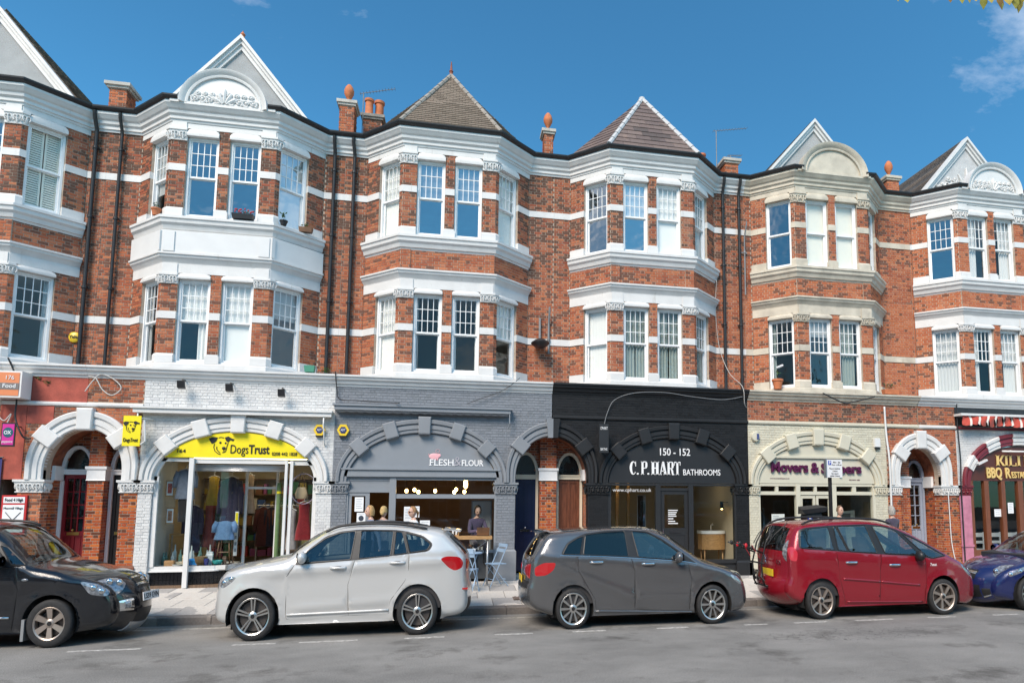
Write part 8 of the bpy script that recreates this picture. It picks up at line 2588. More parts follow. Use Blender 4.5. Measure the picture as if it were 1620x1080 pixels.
# ---- black people carrier (front to the right, cut by the left edge)
BLACKC = paint('black_paint', (0.006, 0.007, 0.010), 0.0, 0.2)
KIA = dict(paint=BLACKC, W=0.90, R=0.12, belt=(1.30, 1.24, -3.0, -0.3), tumble=0.30, wheels=(-2.70, 0.0), front=0.0, wr=0.322, arch=0.385, sill=0.23, taperL=(0.14, 0.6), taperR=(0.26, 0.8),
   sil=[(-3.30, 0.30), (-3.52, 0.40), (-3.58, 0.6), (-3.56, 0.95), (-3.50, 1.3), (-3.38, 1.65), (-3.2, 1.84), (-2.5, 1.90), (-1.6, 1.92), (-1.15, 1.885), (-0.88, 1.80), (-0.62, 1.55), (-0.34, 1.275), (0.0, 1.185), (0.36, 1.07), (0.60, 0.96), (0.74, 0.82), (0.80, 0.64), (0.81, 0.44), (0.74, 0.28), (0.55, 0.23)],
   crown=[0.06, 0.08, 0.09, 0.08, 0.08, 0.06, 0.04, 0.03, 0.03, 0.05, 0.09, 0.12, 0.10, 0.08, 0.10, 0.16, 0.22, 0.25, 0.24, 0.20, 0.08],
   strip=[(9.6, 12.1, 0.93, 'windscreen', WSG), (4.0, 5.8, 0.85, 'rear_window', CGLD), (17.6, 18.9, 0.60, 'lower_intake', TRIM)],
   windows=[('rear_side_window', [(-2.4, 1.36), (-2.3, 1.78), (-1.75, 1.80), (-1.78, 1.34)], CGL), ('front_side_window', [(-1.65, 1.80), (-1.2, 1.79), (-1.0, 1.72), (-0.66, 1.34), (-1.66, 1.33)], CGL), ('front_quarter_window', [(-0.80, 1.60), (-0.70, 1.56), (-0.40, 1.28), (-0.58, 1.29)], CGL), ('rear_quarter_window', [(-3.2, 1.4), (-3.1, 1.74), (-2.5, 1.78), (-2.52, 1.37)], CGLD)],
   dlo=[(-3.24, 1.385), (-3.12, 1.77), (-2.3, 1.81), (-1.2, 1.82), (-0.97, 1.745), (-0.70, 1.585), (-0.36, 1.265), (-1.7, 1.31)],
   doors=[('rear_door', [(-2.42, 1.32), (-2.30, 0.7), (-2.25, 0.33), (-1.70, 0.30), (-1.70, 1.31)]), ('front_door', [(-1.70, 1.31), (-1.70, 0.30), (-0.52, 0.28), (-0.46, 0.9), (-0.52, 1.26)])],
   handles=[(-2.1, 1.12), (-1.45, 1.10)], creases=[(-3.2, 1.18, 0.3, 1.02, 0.014, 0.06)],
   sidelamps=[('headlight', [(0.36, 1.02), (0.58, 0.955), (0.73, 0.83), (0.70, 0.75), (0.50, 0.80)], CLRL)],
   patches=[('headlight', 14.7, 16.35, -1.0, -0.66, 0.014, CLRL), ('headlight', 14.7, 16.35, 0.66, 1.0, 0.014, CLRL), ('front_grille', 15.4, 16.35, -0.36, 0.36, 0.012, TRIM), ('grille_bar', 15.55, 15.68, -0.36, 0.36, 0.022, CHROME), ('grille_bar', 16.05, 16.2, -0.36, 0.36, 0.022, CHROME), ('fog_lamp_surround', 16.95, 17.75, -0.99, -0.66, 0.012, CHROME), ('fog_lamp', 17.1, 17.6, -0.90, -0.78, 0.03, CLRL),
     ('skid_plate', 18.5, 19.2, -0.62, 0.62, 0.014, SILV)],
   mouldings=[('door_moulding', (-2.2, 0.52), (-0.55, 0.48), 0.018, CHROME)], bowls=((15.2, 0.9), (15.6, 0.78)), side_bowls=((0.52, 0.90), (0.62, 0.84)), cabin=(-3.0, -0.6), dash=(-0.75, 1), seats=(-2.4, -1.5), mirror=(-0.72, 1.34, 1), rails=[(-3.0, 1.90), (-2.6, 1.955), (-1.8, 1.965), (-1.2, 1.93), (-1.0, 1.86)],
   wkey='kia', rim=0.222, spokes=6, wstyle='wide', alloy=ALLOYW, drive=-0.38)
kia, ksp, kyo = car('glossy black people carrier cut off by the left edge with its nose to the right', (-0.50, -4.90, 0), KIA)
car_plate(kia, ksp(17.0 * 6, 0.05, 0.02), 0.50, 0.14, 'LS59 EVN', WPL, R(84), R(-6))
MB().lathe([(0.0, -0.008), (0.065, -0.008), (0.07, 0.0), (0.0, 0.0)], (0, 0, 0), 20, 'y', 0.6).build('badge', CHROME, kia, True).matrix_local = Matrix.Translation(ksp(15.85 * 6, 0.0, 0.035)) @ Matrix.Rotation(R(84), 4, 'Z')
MB().ball((-0.36, -kyo(-0.36, 1.06) - 0.005, 1.06), 0.05, 0.012, 0.022).build('side_repeater', CLRL, kia, True)
MB().box(-0.37, -0.33, -0.895, -0.70, 0.12, 0.45).build('mud_flap', SILV, kia)

# ---- blue hatchback (front to the left, cut by the right edge)
BLUEC = paint('royal_blue_paint', (0.010, 0.018, 0.095), 0.15, 0.25)
COR = dict(paint=BLUEC, W=0.865, R=0.12, belt=(1.06, 1.22, 0.2, 2.6), tumble=0.32, wheels=(0.0, 2.50), front=0.0, wr=0.305, arch=0.365, sill=0.22, taperL=(0.26, 0.8), taperR=(0.15, 0.6),
   sil=[(-0.40, 0.20), (-0.60, 0.26), (-0.67, 0.42), (-0.64, 0.60), (-0.52, 0.76), (-0.32, 0.90), (0.0, 1.01), (0.32, 1.09), (0.62, 1.27), (0.95, 1.47), (1.25, 1.60), (1.6, 1.68), (2.1, 1.68), (2.6, 1.60), (2.95, 1.42), (3.10, 1.15), (3.15, 0.8), (3.14, 0.45), (2.95, 0.26)],
   crown=[0.08, 0.20, 0.24, 0.25, 0.20, 0.12, 0.08, 0.09, 0.11, 0.11, 0.08, 0.04, 0.03, 0.04, 0.06, 0.07, 0.08, 0.06, 0.03],
   strip=[(7.2, 10.2, 0.93, 'windscreen', WSG), (13.2, 14.8, 0.85, 'rear_window', CGLD), (1.2, 2.2, 0.62, 'lower_intake', TRIM)],
   windows=[('front_side_window', [(0.72, 1.16), (0.92, 1.36), (1.25, 1.52), (1.55, 1.58), (1.5, 1.18)], CGL), ('rear_side_window', [(1.65, 1.58), (2.1, 1.58), (2.5, 1.48), (2.45, 1.26), (1.6, 1.19)], CGL)],
   dlo=[(0.66, 1.13), (0.90, 1.38), (1.25, 1.55), (1.6, 1.61), (2.1, 1.61), (2.54, 1.50), (2.49, 1.24), (1.55, 1.16)],
   doors=[('front_door', [(0.55, 1.06), (0.48, 0.8), (0.50, 0.30), (1.62, 0.30), (1.62, 0.8), (1.58, 1.16)])], handles=[(1.4, 1.05)], creases=[(0.2, 0.98, 2.6, 1.1, 0.012, 0.05)],
   sidelamps=[('headlight', [(-0.45, 0.76), (-0.25, 0.87), (0.05, 0.975), (-0.02, 0.90), (-0.28, 0.76), (-0.42, 0.70)], CLRL)],
   patches=[('headlight', 3.5, 5.3, -1.0, -0.80, 0.014, CLRL), ('headlight', 3.5, 5.3, 0.80, 1.0, 0.014, CLRL), ('front_grille', 2.75, 3.5, -0.45, 0.45, 0.010, TRIM), ('chrome_bar', 3.1, 3.35, -0.45, 0.45, 0.022, CHROME), ('fog_lamp', 1.4, 2.1, -0.98, -0.74, 0.014, TRIM), ('fog_trim', 1.3, 1.42, -0.98, -0.74, 0.02, CHROME)],
   bowls=((4.0, 0.9),), side_bowls=((-0.38, 0.75), (-0.20, 0.82)), cabin=(0.4, 2.6), dash=(0.62, -1), seats=(1.35, 2.1), mirror=(0.75, 1.18, -1), wkey='cor', rim=0.228, spokes=5, wstyle='thin', drive=0.38)
cor, osp, oyo = car('royal blue hatchback cut off by the right edge with its nose to the left', (17.62, -4.98, 0), COR)
car_plate(cor, osp(2.1 * 6, 0.02, 0.02), 0.50, 0.14, 'LF12 VYU', WPL, R(-84), R(-4))
MB().lathe([(0.0, -0.01), (0.055, -0.01), (0.062, 0.0), (0.0, 0.0)], (0, 0, 0), 20, 'y', 1.1).build('badge', CHROME, cor, True).matrix_local = Matrix.Translation(osp(3.22 * 6, 0.0, 0.04)) @ Matrix.Rotation(R(-84), 4, 'Z')
# ------------------------------------------------------------------ people
SKIN = mat('skin', (0.52, 0.32, 0.24), 0.55, var=0.06)
LIP = mat('lips', (0.40, 0.14, 0.12), 0.5)
EYEM = mat('eye', (0.05, 0.04, 0.035), 0.2)
tmp_sc = bpy.data.scenes.new('skin_workshop')

def skin_body(J, E, root, sub=2):
 names = list(J)
 me = bpy.data.meshes.new('person_body')
 me.from_pydata([J[n][:3] for n in names], [(names.index(a), names.index(b)) for a, b in E], [])
 ob = bpy.data.objects.new('person_body', me)
 tmp_sc.collection.objects.link(ob)
 ob.modifiers.new('skin', 'SKIN')
 for i, n in enumerate(names):
  r_ = J[n][3]
  me.skin_vertices[0].data[i].radius = (r_, r_) if not isinstance(r_, tuple) else r_
  me.skin_vertices[0].data[i].use_root = (n == root)
 sb = ob.modifiers.new('sub', 'SUBSURF')
 sb.levels = sub
 sb.render_levels = sub
 vl = tmp_sc.view_layers[0]
 vl.update()
 out = bpy.data.meshes.new_from_object(ob.evaluated_get(vl.depsgraph), depsgraph=vl.depsgraph)
 bpy.data.objects.remove(ob)
 return out

def person(label, loc, rz, top, legs, hair, pose='stand', hairstyle='short', glasses=False, shoe=(0.02, 0.02, 0.02), tilt=0.0, scale=1.0):
 t = thing('person', label, 'person', loc, world=False, rz=rz)
 t.scale = (scale, scale, scale)
 J, E = {}, []
 sit = pose == 'sit'
 pz = 0.60 if sit else 0.93
 J['pelvis'] = (0, 0, pz, (0.145, 0.105))
 J['belly'] = (0, -0.01, pz + 0.14, (0.135, 0.10))
 J['chest'] = (0, -0.02 if not sit else -0.06, pz + 0.36, (0.155, 0.115))
 J['upper'] = (0, 0.0 if not sit else -0.07, pz + 0.46, (0.13, 0.09))
 J['neck'] = (0, 0.005 if not sit else -0.09, pz + 0.52, 0.06)
 J['headbase'] = (0, -0.01 if not sit else -0.12, pz + 0.575, 0.056)
 E += [('pelvis', 'belly'), ('belly', 'chest'), ('chest', 'upper'), ('upper', 'neck'), ('neck', 'headbase')]
 for s, n in ((-1, 'l'), (1, 'r')):
  cy = J['upper'][1]
  z = pz + 0.46
  J['sh' + n] = (s * 0.17, cy, z - 0.01, 0.062)
  if sit:
   J['el' + n] = (s * 0.24, cy - 0.18, z - 0.25, 0.048)
   J['wr' + n] = (s * 0.10, cy - 0.40, z - 0.22, 0.033)
   d = (-s * 0.02, -0.09, -0.01)
  else:
   sw = 0.12 * s if pose == 'walk' else 0.02
   J['el' + n] = (s * 0.225, 0.03 + sw, z - 0.29, 0.046)
   J['wr' + n] = (s * 0.225, -0.05 + 2 * sw, z - 0.52, 0.031)
   d = (0, -0.015, -0.085)
  w = J['wr' + n]
  J['pa' + n] = (w[0] + d[0], w[1] + d[1], w[2] + d[2], (0.036, 0.018))
  E += [('upper', 'sh' + n), ('sh' + n, 'el' + n), ('el' + n, 'wr' + n), ('wr' + n, 'pa' + n)]
  p = J['pa' + n]
  for k, (o, ln) in enumerate(((-0.027, 0.062), (-0.009, 0.072), (0.009, 0.068), (0.027, 0.052))):
   if sit:
    q1 = (p[0] + o, p[1] - ln * 0.5, p[2] - 0.004)
    q2 = (p[0] + o, p[1] - ln, p[2] - 0.02)
   else:
    q1 = (p[0] + 0.006 * s, p[1] + o, p[2] - ln * 0.5)
    q2 = (p[0] - 0.012 * s, p[1] + o, p[2] - ln)
   J['f%d%s' % (k, n)] = (*q1, 0.0085)
   J['g%d%s' % (k, n)] = (*q2, 0.007)
   E += [('pa' + n, 'f%d%s' % (k, n)), ('f%d%s' % (k, n), 'g%d%s' % (k, n))]
  if sit:
   J['t0' + n] = (p[0] - s * 0.045, p[1] + 0.01, p[2], 0.010); J['t1' + n] = (p[0] - s * 0.05, p[1] - 0.03, p[2] - 0.01, 0.008)
  else:
   J['t0' + n] = (p[0] - s * 0.01, p[1] - 0.045, p[2] + 0.015, 0.010); J['t1' + n] = (p[0] - s * 0.02, p[1] - 0.052, p[2] - 0.025, 0.008)
  E += [('pa' + n, 't0' + n), ('t0' + n, 't1' + n)]
  if sit:
   J['hi' + n] = (s * 0.10, -0.03, pz - 0.02, 0.092)
   J['kn' + n] = (s * 0.12, -0.46, pz - 0.02, 0.062)
   J['an' + n] = (s * 0.12, -0.44, pz - 0.44, 0.042)
   J['to' + n] = (s * 0.13, -0.60, pz - 0.50, 0.036)
  else:
   st = 0.17 * s if pose == 'walk' else 0.0
   J['hi' + n] = (s * 0.09, 0, pz - 0.06, 0.095)
   J['kn' + n] = (s * 0.10, -0.03 - st, 0.50, 0.062)
   J['an' + n] = (s * 0.10, 0.03 - st * 1.6 + (0.06 if st < 0 else 0), 0.10 + (0.05 if st < 0 else 0), 0.042)
   J['to' + n] = (s * 0.115, -0.12 - st * 1.6 + (0.06 if st < 0 else 0), 0.045, 0.038)
  E += [('pelvis', 'hi' + n), ('hi' + n, 'kn' + n), ('kn' + n, 'an' + n), ('an' + n, 'to' + n)]
 me = skin_body(J, E, 'pelvis')
 body_vs = [tuple(v.co) for v in me.vertices]
 body_fs = [tuple(p.vertices) for p in me.polygons]
 names = list(J)
 jp = [(n, Vector(J[n][:3])) for n in names]
 zone = {}
 for n in names:
  zone[n] = 0 if n in ('headbase',) or n[:2] in ('pa', 't0', 't1') or n[0] in 'fg' else (2 if n[:2] in ('pe', 'hi', 'kn') else (3 if n[:2] in ('an', 'to') else 1))
 zone['pelvis'] = 2
 mats_f = []
 for f in body_fs:
  c = Vector((sum(body_vs[i][0] for i in f) / len(f), sum(body_vs[i][1] for i in f) / len(f), sum(body_vs[i][2] for i in f) / len(f)))
  best = min(jp, key=lambda q: (q[1] - c).length_squared)
  z_ = zone[best[0]]
  if best[0] == 'neck':
   z_ = 0 if c.z > J['neck'][2] - 0.01 else 1
  if best[0][:2] == 'wr':
   z_ = 1
  mats_f.append(z_)
 # head: shaped ball with brow, nose, mouth, chin; looks along -Y
 hc = Vector((0, J['headbase'][1] - 0.025, J['headbase'][2] + 0.10))
 seg, rg2 = 28, 22
 o = len(body_vs)
 T = Matrix.Rotation(tilt, 4, 'X')
 for i in range(rg2 + 1):
  th = math.pi * i / rg2
  for k in range(seg):
   a = 2 * math.pi * k / seg
   x, y, z = math.sin(th) * math.sin(a), -math.sin(th) * math.cos(a), math.cos(th)
   rx, ry, rz_ = 0.074, 0.094, 0.118
   if z < 0:
    rx *= 1 - 0.30 * z * z
    ry *= 1 - 0.12 * z * z
   p = Vector((x * rx, y * ry, z * rz_))
   fr_ = max(0, -y)
   front = fr_ ** 3
   if front > 0:
    ax = abs(p.x)
    p.y -= 0.024 * math.exp(-(p.x / 0.012) ** 2) * math.exp(-((p.z + 0.022) / 0.018) ** 2) * front
    p.y -= 0.012 * math.exp(-(p.x / 0.010) ** 2) * math.exp(-((p.z - 0.004) / 0.022) ** 2) * front
    p.y += 0.011 * math.exp(-((ax - 0.030) / 0.014) ** 2) * math.exp(-((p.z - 0.006) / 0.013) ** 2) * front
    p.y -= 0.006 * math.exp(-((p.z - 0.030) / 0.012) ** 2) * front * math.exp(-(p.x / 0.05) ** 2)
    p.y -= 0.006 * math.exp(-(p.x / 0.02) ** 2) * math.exp(-((p.z + 0.056) / 0.010) ** 2) * front
    p.y -= 0.012 * math.exp(-(p.x / 0.025) ** 2) * math.exp(-((p.z + 0.098) / 0.018) ** 2) * front
   p = T @ p
   body_vs.append(tuple(p + hc))
 for i in range(rg2):
  for k in range(seg):
   a, b = o + i * seg + k, o + i * seg + (k + 1) % seg
   body_fs.append((a, a + seg, b + seg, b))
   th = math.pi * (i + 0.5) / rg2
   aa = 2 * math.pi * (k + 0.5) / seg
   zz, xx, yy = math.cos(th) * 0.118, math.sin(th) * math.sin(aa) * 0.074, -math.sin(th) * math.cos(aa)
   mm = 0
   if yy < -0.6 and abs(zz + 0.056) < 0.008 and abs(xx) < 0.024:
    mm = 4
   if yy < -0.5 and abs(zz - 0.006) < 0.009 and 0.018 < abs(xx) < 0.042:
    mm = 5
   mats_f.append(mm)
 for s in (-1, 1):
  o = len(body_vs)
  e = MB().ball((0, 0, 0), 0.012, 0.02, 0.032, 8, 6)
  body_vs += [tuple(T @ Vector((p[0] + s * 0.076, p[1] + 0.012, p[2] - 0.01)) + hc) for p in e.v]
  body_fs += [tuple(i + o for i in f) for f in e.f]
  mats_f += [0] * len(e.f)
 bm_ = bpy.data.meshes.new('body')
 bm_.from_pydata([(p[0], p[1], p[2] * ZS) for p in body_vs], [], body_fs)
 cid = label[:12].replace(' ', '_')
 for m in (SKIN, cloth('top_' + cid, top), cloth('legs_' + cid, legs), mat('shoe_' + cid, shoe, 0.5), LIP, EYEM):
  bm_.materials.append(m)
 bm_.polygons.foreach_set('material_index', mats_f)
 bm_.polygons.foreach_set('use_smooth', [True] * len(mats_f))
 link('body', bm_, t)
 # hair
 hm = mat('hair_' + cid, hair, 0.5, var=0.35, vscale=60, stretch=(1, 1, 0.2), bump=0.6, bscale=120)
 hb = MB()
 vs_, fs_ = [], []
 n1, n2 = 26, 14
 low = {'short': -0.03, 'bob': -0.10, 'bun': -0.02, 'pony': -0.01, 'long': -0.20}[hairstyle]
 for i in range(n2 + 1):
  for k in range(n1):
   a = 2 * math.pi * k / n1
   face = max(0, math.cos(a))
   lim = (0.060 + 0.045 * face) * (face > 0.25) + low * (face <= 0.25)
   z0 = 0.118
   zz = z0 + (lim - z0) * i / n2
   r_ = math.sqrt(max(0.0, 1 - (zz / 0.126) ** 2)) if zz > 0 else 1 - 0.15 * (min(0.14, -zz) / 0.118) ** 2
   wob = 1.0 + 0.03 * math.sin(9 * a + 3 * i) + 0.02 * math.sin(17 * a)
   if zz < 0.02 and hairstyle == 'bob':
    wob *= 1.08
   p = Vector((math.sin(a) * 0.088 * r_ * wob, -math.cos(a) * 0.108 * r_ * wob + 0.008, zz + 0.012))
   vs_.append(tuple(T @ p + hc))
 for i in range(n2):
  for k in range(n1):
   a, b = i * n1 + k, i * n1 + (k + 1) % n1
   fs_.append((a, a + n1, b + n1, b))
 hb.add(vs_, fs_)
 if hairstyle == 'bun':
  c_ = T @ Vector((0, 0.10, -0.02)) + hc
  hb.ball(c_, 0.05, 0.045, 0.05, 12, 8)
 if hairstyle == 'pony':
  hb.tube([T @ Vector((0, 0.09, 0.03)) + hc, T @ Vector((0, 0.14, -0.01)) + hc, T @ Vector((0, 0.13, -0.12)) + hc], [0.032, 0.036, 0.012], 8)
 hb.v = [(p[0], p[1], p[2] * ZS) for p in hb.v]
 hb.build('hair', hm, t, True)
 if glasses:
  g_ = MB()
  for s in (-1, 1):
   g_.ball(T @ Vector((s * 0.032, -0.092, 0.008)) + hc, 0.026, 0.012, 0.019, 12, 8)
   g_.tube([T @ Vector((s * 0.055, -0.088, 0.012)) + hc, T @ Vector((s * 0.078, 0.0, 0.012)) + hc], 0.004, 5)
  g_.v = [(p[0], p[1], p[2] * ZS) for p in g_.v]
  g_.build('sunglasses', mat('dark_lens', (0.01, 0.01, 0.012), 0.1, coat=1.0), t, True)
 return t

def on_pave(x, y):
 return (x, y, pave_z(y) + 0.004)

person('woman with short blonde hair facing left beside the cafe door, seen over the silver car', on_pave(3.80, -1.75), R(-72), (0.16, 0.20, 0.30), (0.05, 0.06, 0.10), (0.50, 0.30, 0.12), 'walk', 'bob', scale=0.955)
person('woman with tied blonde hair seen from behind in front of the cafe', on_pave(4.05, -1.55), R(165), (0.30, 0.28, 0.30), (0.04, 0.05, 0.08), (0.52, 0.36, 0.15), 'walk', 'bun', scale=0.94)
person('woman in sunglasses and a white top walking left past the cafe window', on_pave(4.74, -1.65), R(-68), (0.70, 0.70, 0.70), (0.06, 0.07, 0.12), (0.36, 0.19, 0.08), 'walk', 'pony', True, scale=0.94)
person('dark-haired woman in a dark top leaning over a table in the cafe window', (6.21, -0.48, 0.63), R(12), (0.07, 0.05, 0.10), (0.03, 0.03, 0.04), (0.02, 0.016, 0.014), 'sit', 'bob', tilt=R(22), scale=0.97)
st = thing('bar_stool', 'dark bar stool under the woman in the cafe window', 'stool', (6.21, -0.45, 0.42))
MB().lathe([(0.0, 0.0), (0.17, 0.0), (0.18, 0.02), (0.17, 0.05), (0.0, 0.05)], (6.21, -0.45, 1.17), 18).build('seat', WOODD, st, True, 40)
for sx in (-1, 1):
 for sy in (-1, 1):
  MB().tube([(6.21 + sx * 0.17, -0.45 + sy * 0.17, 0.42), (6.21 + sx * 0.10, -0.45 + sy * 0.10, 1.17)], 0.016, 7).build('leg', BLACKM, st, True)
person('grey-haired pedestrian in a dark purple jacket seen from behind near the arched doorway', on_pave(16.88, -2.2), R(190), (0.055, 0.045, 0.075), (0.05, 0.05, 0.06), (0.36, 0.34, 0.31), 'walk', 'bob', scale=0.965)
person('pedestrian half hidden behind the black parking post', on_pave(15.70, -1.6), R(20), (0.12, 0.13, 0.15), (0.05, 0.05, 0.06), (0.16, 0.10, 0.06), 'stand', 'short', scale=0.945)

# ------------------------------------------------------------------ cafe furniture
BLUEF = mat('pale_blue_enamel', (0.30, 0.42, 0.56), 0.4, var=0.06)
tb = thing('window_table', 'oak bar table standing along the cafe window', 'table', on_pave(6.03, -1.3))
MB().box(5.52, 6.56, -1.48, -1.12, 1.40, 1.475).build('table_top', WOOD, tb)
for x_ in (5.62, 6.46):
 for y_ in (-1.43, -1.17):
  MB().tube([(x_, y_, pave_z(y_)), (x_, y_, 1.40)], 0.018, 8).build('leg', SILV, tb, True)
MB().bar((5.62, -1.30, 0.75), (6.46, -1.30, 1.36), 0.03, 0.012).build('brace', SILV, tb)
lp = thing('laptop', 'open brown laptop on the cafe table in front of the seated woman', 'laptop', (6.33, -1.28, 1.476))
MB().box(6.20, 6.50, -1.36, -1.16, 1.476, 1.49).build('keyboard', TRIM, lp)
MB().hexa([(6.20, -1.37, 1.49), (6.50, -1.37, 1.49), (6.50, -1.36, 1.49), (6.20, -1.36, 1.49), (6.20, -1.43, 1.68), (6.50, -1.43, 1.68), (6.50, -1.42, 1.68), (6.20, -1.42, 1.68)]).build('screen_lid', WOODD, lp)
cp = thing('condiment_tray', 'small wooden tray of condiments at the left end of the oak table', 'tray', (5.66, -1.3, 1.476))
MB().box(5.58, 5.78, -1.38, -1.22, 1.476, 1.50).box(5.58, 5.60, -1.38, -1.22, 1.50, 1.56).box(5.76, 5.78, -1.38, -1.22, 1.50, 1.56).build('tray', WOOD, cp)
for x_ in (5.64, 5.72):
 MB().lathe([(0.02, 0), (0.024, 0.01), (0.024, 0.07), (0.012, 0.10), (0.0, 0.10)], (x_, -1.3, 1.50), 10).build('bottle', WHITE2, cp, True)
rt = thing('bistro_table', 'small round pale blue bistro table outside the cafe', 'table', on_pave(6.10, -1.95))
zt = 1.13
MB().lathe([(0.0, 0.0), (0.21, 0.0), (0.22, 0.01), (0.22, 0.03), (0.21, 0.035), (0.0, 0.035)], (6.10, -1.95, zt - 0.035), 26).build('table_top', BLUEF, rt, True, 40)
for a_ in (30, 150, 210, 330):
 MB().tube([(6.10 + 0.19 * math.cos(R(a_)), -1.95 + 0.19 * math.sin(R(a_)), pave_z(-1.95)), (6.10 - 0.12 * math.cos(R(a_)), -1.95 - 0.12 * math.sin(R(a_)), zt - 0.03)], 0.011, 6).build('leg', BLUEF, rt, True)
single(MB().lathe([(0.025, 0), (0.035, 0.01), (0.04, 0.08), (0.034, 0.08), (0.028, 0.015), (0.0, 0.012)], (6.13, -1.93, zt + 0.001), 14), 'cup', WHITE2, 'small white cup on the round blue bistro table', 'cup', smooth=True)

def bistro_chair(label, x, y, rz):
 t = thing('bistro_chair', label, 'chair', on_pave(x, y), 'pale blue folding chairs outside the cafe', world=False, rz=rz)
 h_ = 0.52
 for k in range(5):
  MB().box(-0.19 + k * 0.078, -0.19 + k * 0.078 + 0.062, -0.20, 0.18, h_, h_ + 0.016).build('seat_slat', BLUEF, t)
 for s in (-1, 1):
  MB().bar((s * 0.20, -0.24, 0.0), (s * 0.20, 0.20, 0.98), 0.022, 0.012).build('back_leg', BLUEF, t)
  MB().bar((s * 0.18, 0.24, 0.0), (s * 0.18, -0.19, h_), 0.022, 0.012).build('front_leg', BLUEF, t)
 for z_, yy in ((0.92, 0.175), (0.80, 0.12)):
  MB().box(-0.21, 0.21, yy - 0.012, yy + 0.004, z_, z_ + 0.075).build('back_slat', BLUEF, t)
 MB().tube([(-0.19, -0.15, 0.17), (0.19, -0.15, 0.17)], 0.009, 6).tube([(-0.18, 0.16, 0.17), (0.18, 0.16, 0.17)], 0.009, 6).build('stretcher', BLUEF, t)
 return t

bistro_chair('pale blue folding chair against the grey pier', 6.66, -1.55, R(-68))
bistro_chair('pale blue folding chair half hidden behind the silver car', 5.98, -2.32, R(160))
bistro_chair('pale blue folding chair tucked under the oak table', 5.72, -1.85, R(75))

# ------------------------------------------------------------------ street furniture
ps = thing('parking_sign', 'black post with a white parking restrictions plate in front of the cream shop', 'sign', on_pave(14.48, -3.3))
MB().lathe([(0.045, 0), (0.045, 3.05), (0.05, 3.06), (0.05, 3.10), (0.0, 3.12)], (14.48, -3.3, 0.17), 14).build('post', BLACKM, ps, True, 40)
MB().box(14.36, 14.76, -3.40, -3.385, 2.87, 3.30).build('sign_plate', mat('plate_white', (0.72, 0.73, 0.74), 0.4), ps)
MB().box(14.33, 14.36, -3.40, -3.30, 2.86, 3.32).build('second_plate_edge', SILV, ps)
MB().box(14.39, 14.47, -3.405, -3.40, 3.17, 3.27).build('parking_panel', mat('sign_blue', (0.01, 0.06, 0.42), 0.4), ps)
text_at('P', 14.41, -3.409, 3.185, 0.045, 0.075, WTX, ps, depth=0.004, offset=0.01)
for s, x_, z_, w_ in (('Mon - Sat', 14.52, 3.22, 0.19), ('8 am - 6.30 pm', 14.49, 3.16, 0.25), ('Pay at machine', 14.42, 3.07, 0.28), ('2 hours', 14.50, 3.01, 0.13), ('No return', 14.47, 2.95, 0.18), ('within 2 hours', 14.43, 2.895, 0.26)):
 text_at(s, x_, -3.405, z_, w_, 0.034, BLK, ps, depth=0.003, offset=0.006)
MB().box(14.44, 14.53, -3.385, -3.25, 3.20, 3.24).box(14.44, 14.53, -3.385, -3.25, 2.94, 2.98).build('clamp', BLACKM, ps)
pmch = thing('ticket_machine', 'black parking ticket machine with a sloping lid behind the red car', 'parking meter', on_pave(13.96, -3.3))
MB().box(13.77, 14.18, -3.42, -3.14, 0.17, 1.98).build('cabinet', BLACKM, pmch)
MB().hexa([(13.72, -3.46, 2.0), (14.26, -3.46, 2.06), (14.26, -3.10, 2.06), (13.72, -3.10, 2.0), (13.62, -3.48, 2.10), (14.30, -3.48, 2.17), (14.20, -3.16, 2.22), (13.70, -3.16, 2.18)]).build('hood', BLACKM, pmch)
MB().box(13.78, 14.17, -3.41, -3.15, 1.98, 2.06).build('neck', BLACKM, pmch)
MB().lathe([(0.0, -0.006), (0.065, -0.006), (0.065, 0.0), (0.0, 0.0)], (13.86, -3.422, 1.86), 20, 'y', ZS).build('round_badge', mat('sign_blue', (0.01, 0.06, 0.42), 0.4), pmch)
text_at('P', 13.835, -3.431, 1.82, 0.055, 0.09, WTX, pmch, depth=0.003, offset=0.01)
MB().box(14.06, 14.16, -3.427, -3.42, 1.86, 1.93).build('instruction_label', PAPER, pmch)

# ------------------------------------------------------------------ on the facade: pipes, lamp, aerials, cables, pots
def downpipe(label, x, zt, zb, m=BLACKM, y=-0.07, r=0.045, head=True, kink=0.0):
 t = thing('downpipe', label, 'pipe', (x, y, zb))
 pts = [(x, y - 0.20, zt), (x, y - 0.18, zt - 0.12), (x + kink, y - 0.04, zt - 0.38), (x + kink, y - 0.02, zt - 0.5), (x + kink, y - 0.02, zb)]
 MB().tube(pts, r, 10).build('pipe', m, t, True, 50)
 z = zt - 0.9
 while z > zb + 0.3:
  MB().lathe([(r, 0), (r + 0.016, 0.01), (r + 0.016, 0.07), (r, 0.08)], (x + kink, y - 0.02, z), 10).box(x + kink - 0.09, x + kink + 0.09, y + 0.02, y + 0.035, z + 0.02, z + 0.06).build('collar', m, t, True, 40)
  z -= 1.75
 return t

